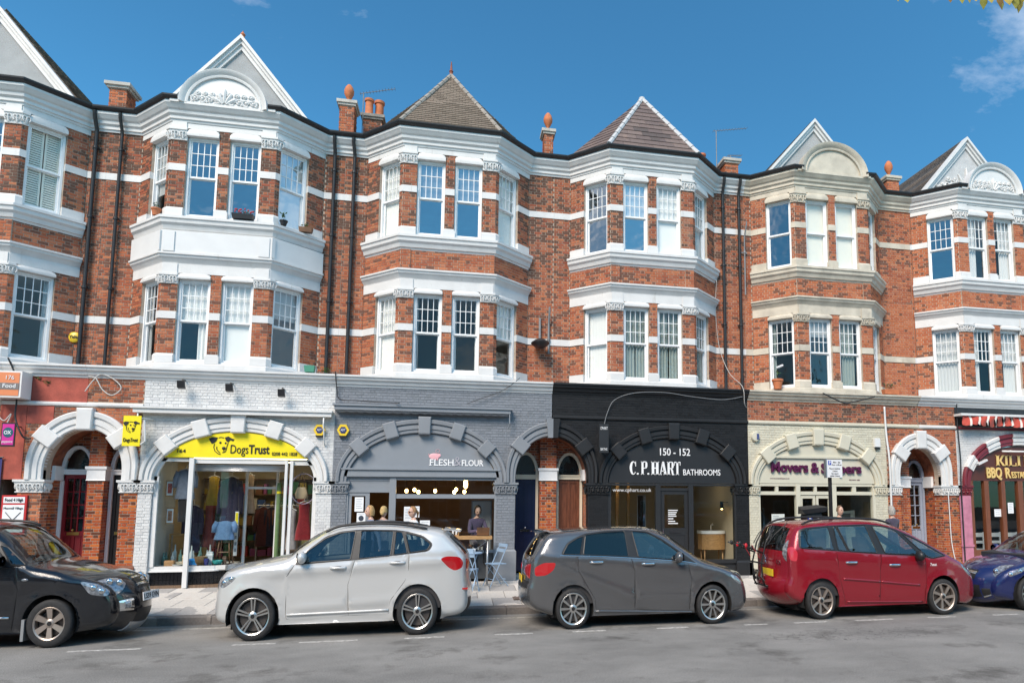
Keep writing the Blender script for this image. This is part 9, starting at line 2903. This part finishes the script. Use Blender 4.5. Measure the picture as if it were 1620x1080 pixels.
downpipe('black downpipe nearest the left house between the first two bays', -3.10, 11.75, 5.36)
downpipe('black downpipe beside the white balcony panel, left of the first bay', -2.55, 11.75, 5.36, r=0.038)
downpipe('black downpipe right of the white balcony panel', 2.40, 11.75, 5.36)
downpipe('black downpipe left of the brown tiled roof bay', 2.87, 11.75, 5.36, kink=0.02)
downpipe('dark downpipe right of the slate roofed bay', 13.16, 11.75, 5.36)
downpipe('dark downpipe left of the stained cream bay', 13.66, 11.75, 5.36)
downpipe('thin grey waste pipe beside the stained cream bay', 13.82, 10.45, 8.3, LEAD, r=0.022)
downpipe('short thin grey pipe above the street lamp bracket', 8.06, 7.55, 6.30, LEAD, y=-0.03, r=0.03)
wl_ = thing('wall_street_lamp', 'dark cowl street lamp on a bracket between the bays', 'street lamp', (7.82, -0.1, 6.4))
MB().tube([(7.82, -0.06, 7.25), (7.82, -0.08, 6.6)], 0.028, 8).box(7.79, 7.85, -0.03, 0.0, 6.55, 7.28).build('bracket', LEAD, wl_, True, 40)
MB().loft([[(7.80 + rx * math.cos(2 * math.pi * k / 18), -0.35 + ry * math.sin(2 * math.pi * k / 18), z_) for k in range(18)] for rx, ry, z_ in ((0.03, 0.05, 6.36), (0.16, 0.26, 6.42), (0.25, 0.34, 6.50), (0.24, 0.33, 6.52), (0.12, 0.18, 6.60), (0.04, 0.06, 6.63))], True, True).build('lamp_head', BLACKM, wl_, True, 50)
MB().tube([(7.66, -0.2, 6.55), (7.70, -0.1, 6.66), (7.80, -0.05, 6.68)], 0.012, 6).build('cable', BLACKM, wl_)

def aerial(label, x, z0, z1, dx, dz, y=0.5):
 t = thing('tv_aerial', label, 'aerial', (x, y, z0))
 MB().tube([(x, y, z0), (x, y, z1)], 0.014, 6).build('mast', LEAD, t)
 MB().tube([(x - 0.1, y, z1 - 0.02), (x + dx, y, z1 + dz)], 0.010, 5).build('boom', LEAD, t)
 for k in range(12):
  u = k / 11
  px, pz_ = x - 0.08 + (dx + 0.08) * u, z1 - 0.02 + (dz + 0.02) * u
  MB().tube([(px, y - 0.11, pz_ - 0.01), (px, y + 0.11, pz_ + 0.02)], 0.005, 4).build('element', LEAD, t)
 return t

aerial('television aerial on a mast beside the chimney pots left of the brown tiled roof', 2.96, 12.1, 13.45, 0.82, 0.24)
aerial('television aerial on a tall mast between the slate roof and the cream pediment', 13.23, 12.0, 13.60, 1.0, 0.2)
aerial('small low television aerial by the brick stack right of the slate roof', 13.62, 12.5, 12.78, 0.35, 0.02, 0.35)
WCAB = mat('white_cable', (0.55, 0.53, 0.50), 0.6)

def cable(label, pts, m, r=0.012):
 return single(MB().tube(catmull(pts, 8), r, 6), 'cable', m, label, 'cable', smooth=True)

SY = -0.94
cable('black cable looping down from the cornice onto the left arch', [(-3.95, SY - 0.2, 5.42), (-3.82, SY - 0.1, 5.0), (-3.78, SY - 0.08, 4.5), (-3.76, SY - 0.1, 4.1), (-3.55, SY - 0.18, 3.7), (-3.40, SY - 0.16, 3.66)], BLACKM, 0.018)
cable('tangle of white cable hanging on the brick frieze beside the arch', [(-2.5, SY - 0.03, 4.75), (-2.35, SY - 0.04, 5.0), (-2.2, SY - 0.04, 5.15), (-1.95, SY - 0.04, 5.05), (-1.78, SY - 0.04, 4.85), (-1.95, SY - 0.04, 4.68), (-2.15, SY - 0.04, 4.8), (-2.3, SY - 0.04, 5.05), (-2.45, SY - 0.04, 5.1)], WCAB)
cable('white cable hanging on the red wall left of the arch', [(-4.1, SY - 0.03, 4.6), (-4.12, SY - 0.04, 4.2), (-4.0, SY - 0.04, 4.05), (-3.88, SY - 0.04, 4.2), (-4.0, SY - 0.04, 3.8), (-4.05, SY - 0.04, 3.6)], WCAB)
cable('sagging black cable along the grey cafe frieze', [(2.8, SY - 0.2, 5.40), (2.83, SY - 0.05, 5.0), (2.9, SY - 0.06, 4.75), (3.3, SY - 0.08, 4.72), (3.7, SY - 0.08, 4.70), (4.3, SY - 0.28, 4.66)], BLACKM)
cable('thin black cable slanting across the grey cafe frieze', [(7.2, SY - 0.2, 5.40), (6.8, SY - 0.05, 5.1), (6.2, SY - 0.05, 4.85), (5.9, SY - 0.05, 4.72)], BLACKM, 0.007)
cable('grey cable draped along the charcoal cornice', [(9.4, SY - 0.03, 4.2), (9.5, SY - 0.03, 4.6), (9.7, SY - 0.05, 4.95), (10.2, SY - 0.22, 5.12), (11.0, SY - 0.22, 5.16), (11.7, SY - 0.22, 5.08), (12.6, SY - 0.22, 5.02), (13.2, SY - 0.22, 5.12)], LEAD, 0.009)
cable('long white cable hanging down the wall right of the slate roofed bay', [(12.85, -0.30, 8.6), (12.88, -0.10, 8.0), (12.92, -0.06, 7.3), (13.0, -0.10, 6.6), (13.15, -0.4, 5.9), (13.22, -1.12, 5.4), (13.25, SY - 0.22, 4.95), (13.38, SY - 0.05, 4.85)], WCAB, 0.008)
cable('bundle of black cable under the stained cream cornice', [(15.6, SY - 0.2, 5.3), (16.0, SY - 0.15, 5.15), (16.3, SY - 0.15, 5.05), (16.6, SY - 0.12, 5.1), (17.2, SY - 0.2, 5.25)], BLACKM, 0.018)
cable('white waste pipe running down beside the right doorway', [(17.60, SY - 0.05, 5.0), (17.62, SY - 0.06, 4.2), (17.64, SY - 0.13, 3.4), (17.66, SY - 0.10, 2.0), (17.66, SY - 0.08, 0.5)], WHITE2, 0.028)
cable('white cable curling down the orange brick pier', [(19.55, SY - 0.05, 2.6), (19.56, SY - 0.05, 2.0), (19.58, SY - 0.05, 1.2), (19.66, SY - 0.05, 0.7), (19.75, SY - 0.05, 0.45)], WHITE2, 0.014)
cable('thick black cable down the maroon pilaster', [(20.0, SY - 0.03, 5.2), (19.98, SY - 0.05, 4.4), (19.96, SY - 0.12, 3.5), (19.98, SY - 0.06, 2.6), (19.99, SY - 0.06, 0.4)], BLACKM, 0.02)
GRN = mat('green_plastic', (0.08, 0.30, 0.20), 0.5)
LEAFM = brick_mat('leaf_green', [(0.05, 0.11, 0.025), (0.08, 0.15, 0.03), (0.04, 0.08, 0.02), (0.11, 0.16, 0.04)], (0.03, 0.06, 0.015), 0.2, rough=0.6)
REDFL = mat('red_petal', (0.55, 0.02, 0.03), 0.6)

def sprig(mb, c, n, sp_, hgt, rg, lw=0.03):
 for _ in range(n):
  a, l = rg.uniform(0, 6.28), rg.uniform(0.3, 1.0)
  p = Vector((c[0] + math.cos(a) * sp_ * l * rg.random(), c[1] + math.sin(a) * sp_ * l * rg.random() * 0.6, c[2] + hgt * l))
  u = Vector((rg.uniform(-1, 1), rg.uniform(-1, 1), rg.uniform(-0.5, 1))).normalized()
  v = u.cross(Vector((rg.uniform(-1, 1), rg.uniform(-1, 1), rg.uniform(-1, 1)))).normalized()
  s = lw * rg.uniform(0.6, 1.4)
  mb.add([p, p + u * s + v * s * 0.45, p + u * s * 2, p + u * s - v * s * 0.45], [(0, 1, 2, 3)])

def pot_plant(label, x, y, z, r, hgt, m, leaves=26, spread=0.12, up=0.2, flower=None, box=None, cat='plant pot'):
 t = thing('potted_plant', label, cat, (x, y, z))
 rg = random.Random(int(x * 77 + z * 13))
 if box:
  MB().hexa([(x - box, y - 0.07, z), (x + box, y - 0.07, z), (x + box, y + 0.07, z), (x - box, y + 0.07, z), (x - box - .02, y - 0.09, z + hgt), (x + box + .02, y - 0.09, z + hgt), (x + box + .02, y + 0.09, z + hgt), (x - box - .02, y + 0.09, z + hgt)]).build('pot', m, t)
 else:
  MB().lathe([(r * .68, 0), (r * .95, hgt * .8), (r * 1.08, hgt * .8), (r * 1.08, hgt), (r * .9, hgt), (r * .85, hgt * .9), (0.0, hgt * .88)], (x, y, z), 16).build('pot', m, t, True, 40)
 mb = MB()
 sprig(mb, (x, y, z + hgt * .9), leaves, spread if not box else box * 1.6, up, rg)
 mb.build('foliage', LEAFM, t)
 if flower:
  f_ = MB()
  for _ in range(14):
   f_.ball((x + rg.uniform(-1, 1) * (box or spread), y + rg.uniform(-.08, .04), z + hgt + rg.uniform(.04, up)), 0.022, 0.022, 0.02, 6, 4)
  f_.build('blossom', flower, t)
 return t

pot_plant('orange terracotta pot with a white orchid on the cream bay sill', 14.50, -0.62, 5.46, 0.15, 0.28, TERRA, 14, 0.10, 0.25)
orch = thing('orchid_flower', 'white orchid spray rising from the terracotta pot', 'flower', (14.5, -0.62, 5.75))
MB().tube([(14.5, -0.62, 5.74), (14.46, -0.62, 5.95), (14.52, -0.62, 6.08), (14.62, -0.62, 6.12)], 0.006, 5).build('stem', LEAFM, orch)
for k in range(4):
 MB().ball((14.50 + 0.05 * k, -0.64, 6.08 + 0.02 * k), 0.04, 0.015, 0.035, 8, 5).build('petal', WHITE2, orch, True)
pot_plant('small terracotta pot with a plant on the sill left of the white balcony', -1.38, -0.86, 9.0, 0.10, 0.17, TERRA, 26, 0.12, 0.14)
pot_plant('window box of red flowers on the sill above the white balcony panel', 0.56, -1.04, 9.0, 0.1, 0.12, BLACKM, 30, 0.1, 0.12, REDFL, 0.22)
pot_plant('small pot of dark foliage at the right end of the white balcony', 1.42, -0.86, 9.0, 0.09, 0.12, BLACKM, 34, 0.10, 0.2)
pot_plant('low trough of succulents right of the white balcony', 1.86, -0.5, 9.0, 0.1, 0.12, WOODD, 24, 0.1, 0.1, None, 0.14)
pot_plant('green plastic planter on the shop cornice below the right bay window', 2.20, -1.0, 5.37, 0.1, 0.15, GRN, 8, 0.08, 0.06, None, 0.10)
pot_plant('terracotta trough with a sprawling plant on the cream cornice', 17.85, -0.95, 5.37, 0.1, 0.14, TERRA, 60, 0.2, 0.18, None, 0.22)
wd = MB()
rgw = random.Random(21)
sprig(wd, (2.55, -0.95, 5.36), 60, 0.22, 0.12, rgw, 0.025)
single(wd, 'weeds', LEAFM, 'dry weeds growing on the cornice at the foot of the downpipe', 'weeds')
wd = MB()
for c_ in ((-3.45, -0.93, 4.95), (-3.3, -0.93, 5.08), (-3.28, -0.93, 4.88)):
 sprig(wd, c_, 26, 0.07, 0.08, rgw, 0.025)
single(wd, 'wall_weeds', LEAFM, 'small green weeds growing out of the red painted frieze', 'weeds')
t = thing('yellow_alarm_box', 'oval yellow alarm box reading Yale on the brick wall', 'alarm', (-3.25, -0.02, 6.17))
MB().lathe([(0.0, -0.07), (0.10, -0.065), (0.135, -0.04), (0.14, 0.0)], (-3.25, -0.01, 6.17), 24, 'y', 0.92).build('casing', YEL2, t, True, 40)
text_at('Yale', -3.34, -0.084, 6.14, 0.18, 0.07, BLK, t, depth=0.006, offset=0.02)
# ------------------------------------------------------------------ the other side of the street (seen in the windows and in the car paint)
BARK = mat('bark', (0.10, 0.085, 0.07), 0.9, var=0.3, vscale=8, bump=0.6, bscale=20)
LEAFT = brick_mat('tree_leaf', [(0.05, 0.09, 0.02), (0.07, 0.12, 0.025), (0.035, 0.065, 0.015), (0.11, 0.13, 0.03)], (0.03, 0.05, 0.012), 0.25, rough=0.6)
LEAFY = brick_mat('yellowing_leaf', [(0.30, 0.28, 0.05), (0.22, 0.24, 0.05), (0.38, 0.30, 0.06), (0.16, 0.18, 0.04)], (0.20, 0.12, 0.03), 0.15, rough=0.6)

def leaf_cloud(mb, c, r, n, rg, s=0.16):
 for _ in range(n):
  while True:
   q = Vector((rg.uniform(-1, 1), rg.uniform(-1, 1), rg.uniform(-1, 1)))
   if 0.25 < q.length < 1:
    break
  p = Vector(c) + Vector((q.x * r, q.y * r, q.z * r * 0.8))
  u = Vector((rg.uniform(-1, 1), rg.uniform(-1, 1), rg.uniform(-1, 1))).normalized()
  v = u.cross(Vector((rg.uniform(-1, 1), rg.uniform(-1, 1), rg.uniform(-1, 1)))).normalized()
  k = s * rg.uniform(0.6, 1.3)
  mb.add([p - u * k, p + v * k * 0.6, p + u * k, p - v * k * 0.6], [(0, 1, 2, 3)])

def tree(label, x, y, hgt, seed, r=2.6):
 t = thing('street_tree', label, 'tree', (x, y, 0.12), 'trees across the street')
 rg = random.Random(seed)
 MB().tube([(x, y, 0.1), (x + 0.1, y, hgt * 0.25), (x - 0.05, y + 0.1, hgt * 0.5), (x, y, hgt * 0.8)], [0.24, 0.18, 0.13, 0.05], 10).build('trunk', BARK, t, True)
 lm, bm_ = MB(), MB()
 for k in range(11):
  a = rg.uniform(0, 6.28)
  z0 = hgt * rg.uniform(0.35, 0.65)
  e = Vector((x + math.cos(a) * r * rg.uniform(.4, 1), y + math.sin(a) * r * rg.uniform(.4, 1), hgt * rg.uniform(0.5, 0.95)))
  bm_.tube([(x, y, z0), ((x + e.x) / 2, (y + e.y) / 2, (z0 + e.z) / 2 + 0.3), e], [0.09, 0.055, 0.02], 6)
  leaf_cloud(lm, e, r * 0.55, 150, rg)
 bm_.build('limbs', BARK, t, True)
 o = lm.build('crown', LEAFT, t)
 return t

for i, (x, y, h_, s_, w_) in enumerate(((-13, -25.5, 10.5, 1, 'leftmost'), (-4.5, -26, 9.0, 2, 'second from the left'), (5.5, -26.5, 8.5, 3, 'behind the viewpoint'), (15, -26, 10.0, 4, 'opposite the charcoal shop'), (25, -25.5, 11.5, 5, 'opposite the restaurant'), (34, -25.5, 11.0, 6, 'rightmost'))):
 tree('leafy street tree across the road, ' + w_, x, y, h_, s_, 2.6)
# the tree whose leaves hang into the top right corner
bt = thing('overhanging_tree', 'street tree whose yellowing leaves hang into the top right corner', 'tree', (17.5, -16.6, 0.12))
MB().tube([(17.5, -16.6, 0.1), (17.4, -16.5, 3.5), (17.2, -16.3, 6.5), (17.0, -16.2, 9.5)], [0.26, 0.2, 0.15, 0.08], 10).build('trunk', BARK, bt, True)
br_ = MB()
br_.tube([(17.2, -16.3, 6.3), (15.8, -15.0, 8.3), (14.2, -13.2, 9.2), (12.6, -11.9, 8.95), (11.6, -11.6, 8.6)], [0.10, 0.07, 0.05, 0.03, 0.012], 7)
br_.tube([(14.2, -13.2, 9.2), (13.6, -11.5, 9.3), (12.9, -10.8, 9.35)], [0.04, 0.025, 0.01], 6)
br_.build('limbs', BARK, bt, True)
LEAF_OUT = [(0, -0.1), (0.16, -0.06), (0.42, 0.06), (0.24, 0.14), (0.46, 0.40), (0.20, 0.36), (0.22, 0.62), (0, 1.0), (-0.22, 0.62), (-0.20, 0.36), (-0.46, 0.40), (-0.24, 0.14), (-0.42, 0.06), (-0.16, -0.06)]
rgl = random.Random(31)

def plane_leaf(p, s, rx, rz_):
 mb = MB()
 M_ = Matrix.Translation(p) @ Matrix.Rotation(rz_, 4, 'Z') @ Matrix.Rotation(rx, 4, 'X') @ Matrix.Scale(s, 4)
 pts = [M_ @ Vector((q[0], 0.06 * abs(q[0]) * 2, -q[1])) for q in LEAF_OUT]
 c = M_ @ Vector((0, 0.0, -0.35))
 mb.add([c] + pts, [(0, i + 1, (i + 1) % len(pts) + 1) for i in range(len(pts))])
 mb.tube([M_ @ Vector((0, 0, 0.08)), M_ @ Vector((0.03, 0, 0.6))], 0.006, 4)
 return mb

for x_, z_, y_, s_ in ((10.83, 8.55, -11.5, 0.125), (10.9, 8.53, -11.5, 0.11249999999999999), (11.03, 8.57, -11.5, 0.17500000000000002), (11.15, 8.61, -11.5, 0.125), (11.28, 8.63, -11.5, 0.15), (11.66, 8.69, -11.5, 0.15), (11.83, 8.71, -11.5, 0.1625), (11.93, 8.7, -11.5, 0.1375), (12.03, 8.74, -11.5, 0.1625), (12.17, 8.78, -11.5, 0.22499999999999998), (12.25, 8.78, -11.5, 0.1875), (12.39, 8.83, -11.5, 0.3), (12.52, 8.84, -11.5, 0.2375), (12.64, 8.86, -11.5, 0.25), (12.74, 8.88, -11.5, 0.275), (12.87, 8.86, -11.5, 0.25)):
 plane_leaf(Vector((x_, y_, z_)), s_, rgl.uniform(-0.3, 0.3), rgl.uniform(-0.6, 0.2)).build('leaf', LEAFY, bt)
lm = MB()
for c_ in ((14.5, -13.6, 9.8), (15.6, -14.8, 9.6), (17.0, -16.0, 9.8), (18.3, -17.0, 9.0), (17.5, -18, 10.2), (16.2, -16.8, 8.6), (18.5, -15.5, 9.8)):
 leaf_cloud(lm, c_, 1.15, 170, rgl, 0.13)
lm.build('crown', LEAFY, bt)
OPB = brick_mat('opposite_brick', [(0.30, 0.12, 0.07), (0.26, 0.10, 0.06)], (0.15, 0.07, 0.05), 0.1)
WSTUC = mat('opposite_stucco', (0.55, 0.52, 0.47), 0.8, var=0.1)
for k in range(9):
 x0 = -26 + k * 8.0
 t = thing('opposite_house', 'house across the street, number %s from the left' % ('one', 'two', 'three', 'four', 'five', 'six', 'seven', 'eight', 'nine')[k], 'house', (x0 + 4, -36, 0.1), 'houses across the street')
 hh = 8.2 + (k % 3) * 0.7
 MB().box(x0, x0 + 7.96, -42, -36, 0.0, hh).build('wall', mat('opposite_brick_wall', (0.27, 0.11, 0.065), 0.9, var=0.2, vscale=5) if k % 2 else WSTUC, t)
 MB().add([(x0 - .1, -35.7, hh), (x0 + 8.05, -35.7, hh), (x0 + 8.05, -39, hh + 2.2), (x0 - .1, -39, hh + 2.2), (x0 - .1, -42.3, hh), (x0 + 8.05, -42.3, hh)], [(0, 1, 2, 3), (3, 2, 5, 4), (0, 3, 4), (1, 5, 2), (0, 4, 5, 1)]).build('roof', SLATEM, t)
 for fl in range(3):
  for c_ in range(3):
   xx, zz = x0 + 1.0 + c_ * 2.4, 0.9 + fl * 2.6
   w_ = MB().box(xx, xx + 1.3, -36.0, -35.93, zz, zz + 1.6).build('window', WHITE2, t)
   MB().box(xx + 0.08, xx + 0.61, -35.93, -35.915, zz + 0.08, zz + 1.52).build('pane', mat('opposite_pane', (0.03, 0.035, 0.04), 0.08), w_)
   MB().box(xx + 0.69, xx + 1.22, -35.93, -35.915, zz + 0.08, zz + 1.52).build('pane', MATS['opposite_pane'], w_)
# a teal van and a second red car at the far kerb, mirrored in the bathroom shop glass
TEAL = paint('teal_paint', (0.05, 0.28, 0.32), 0.1, 0.3)
VAN = dict(paint=TEAL, W=0.95, R=0.12, belt=(1.35, 1.35, -0.5, 2.5), tumble=0.16, wheels=(0.0, 2.95), front=2.95, wr=0.33, arch=0.40, sill=0.26, taperL=(0.06, 0.3), taperR=(0.2, 0.6),
   sil=[(-0.6, 0.30), (-0.88, 0.42), (-0.92, 0.8), (-0.92, 1.4), (-0.88, 2.0), (-0.7, 2.25), (0.0, 2.30), (1.5, 2.30), (2.3, 2.22), (2.7, 1.85), (3.05, 1.45), (3.5, 1.2), (3.72, 0.95), (3.76, 0.55), (3.62, 0.3)],
   crown=[0.04] * 9 + [0.08, 0.1, 0.1, 0.14, 0.14, 0.06], strip=[(8.2, 10.0, 0.92, 'windscreen', WSG), (3.3, 4.2, 0.8, 'rear_window', CGLD)],
   windows=[('front_side_window', [(1.7, 1.42), (1.7, 2.05), (2.2, 2.05), (2.75, 1.5), (2.6, 1.42)], CGLD), ('rear_side_window', [(-0.5, 1.42), (-0.5, 2.05), (1.5, 2.08), (1.5, 1.42)], CGLD)],
   doors=[('front_door', [(1.6, 1.36), (1.6, 0.35), (2.45, 0.35), (2.6, 1.0), (2.6, 1.36)])], handles=[(1.75, 1.2)], cabin=(-0.5, 2.6), dash=(2.5, 1), seats=(1.6,), mirror=(2.6, 1.45, 1), wkey='van', rim=0.23, spokes=5, wstyle='wide')
van, _, _ = car('teal van at the far kerb, seen only mirrored in the bathroom shop glass', (17.0, -14.4, 0), VAN)
van['group'] = 'cars at the far kerb'

def copy_tree(o, parent=None):
 c = o.copy()
 C.objects.link(c)
 c.parent = parent
 for ch in list(o.children):
  copy_tree(ch, c)
 return c

c2 = copy_tree(cit)
c2.location = (11.6, -14.3, 0)
c2['label'] = 'red people carrier at the far kerb, seen only mirrored in shop glass'
c2['group'] = 'cars at the far kerb'
SHOP[0] = False
for _h in HOUSES:
 _h.finish()
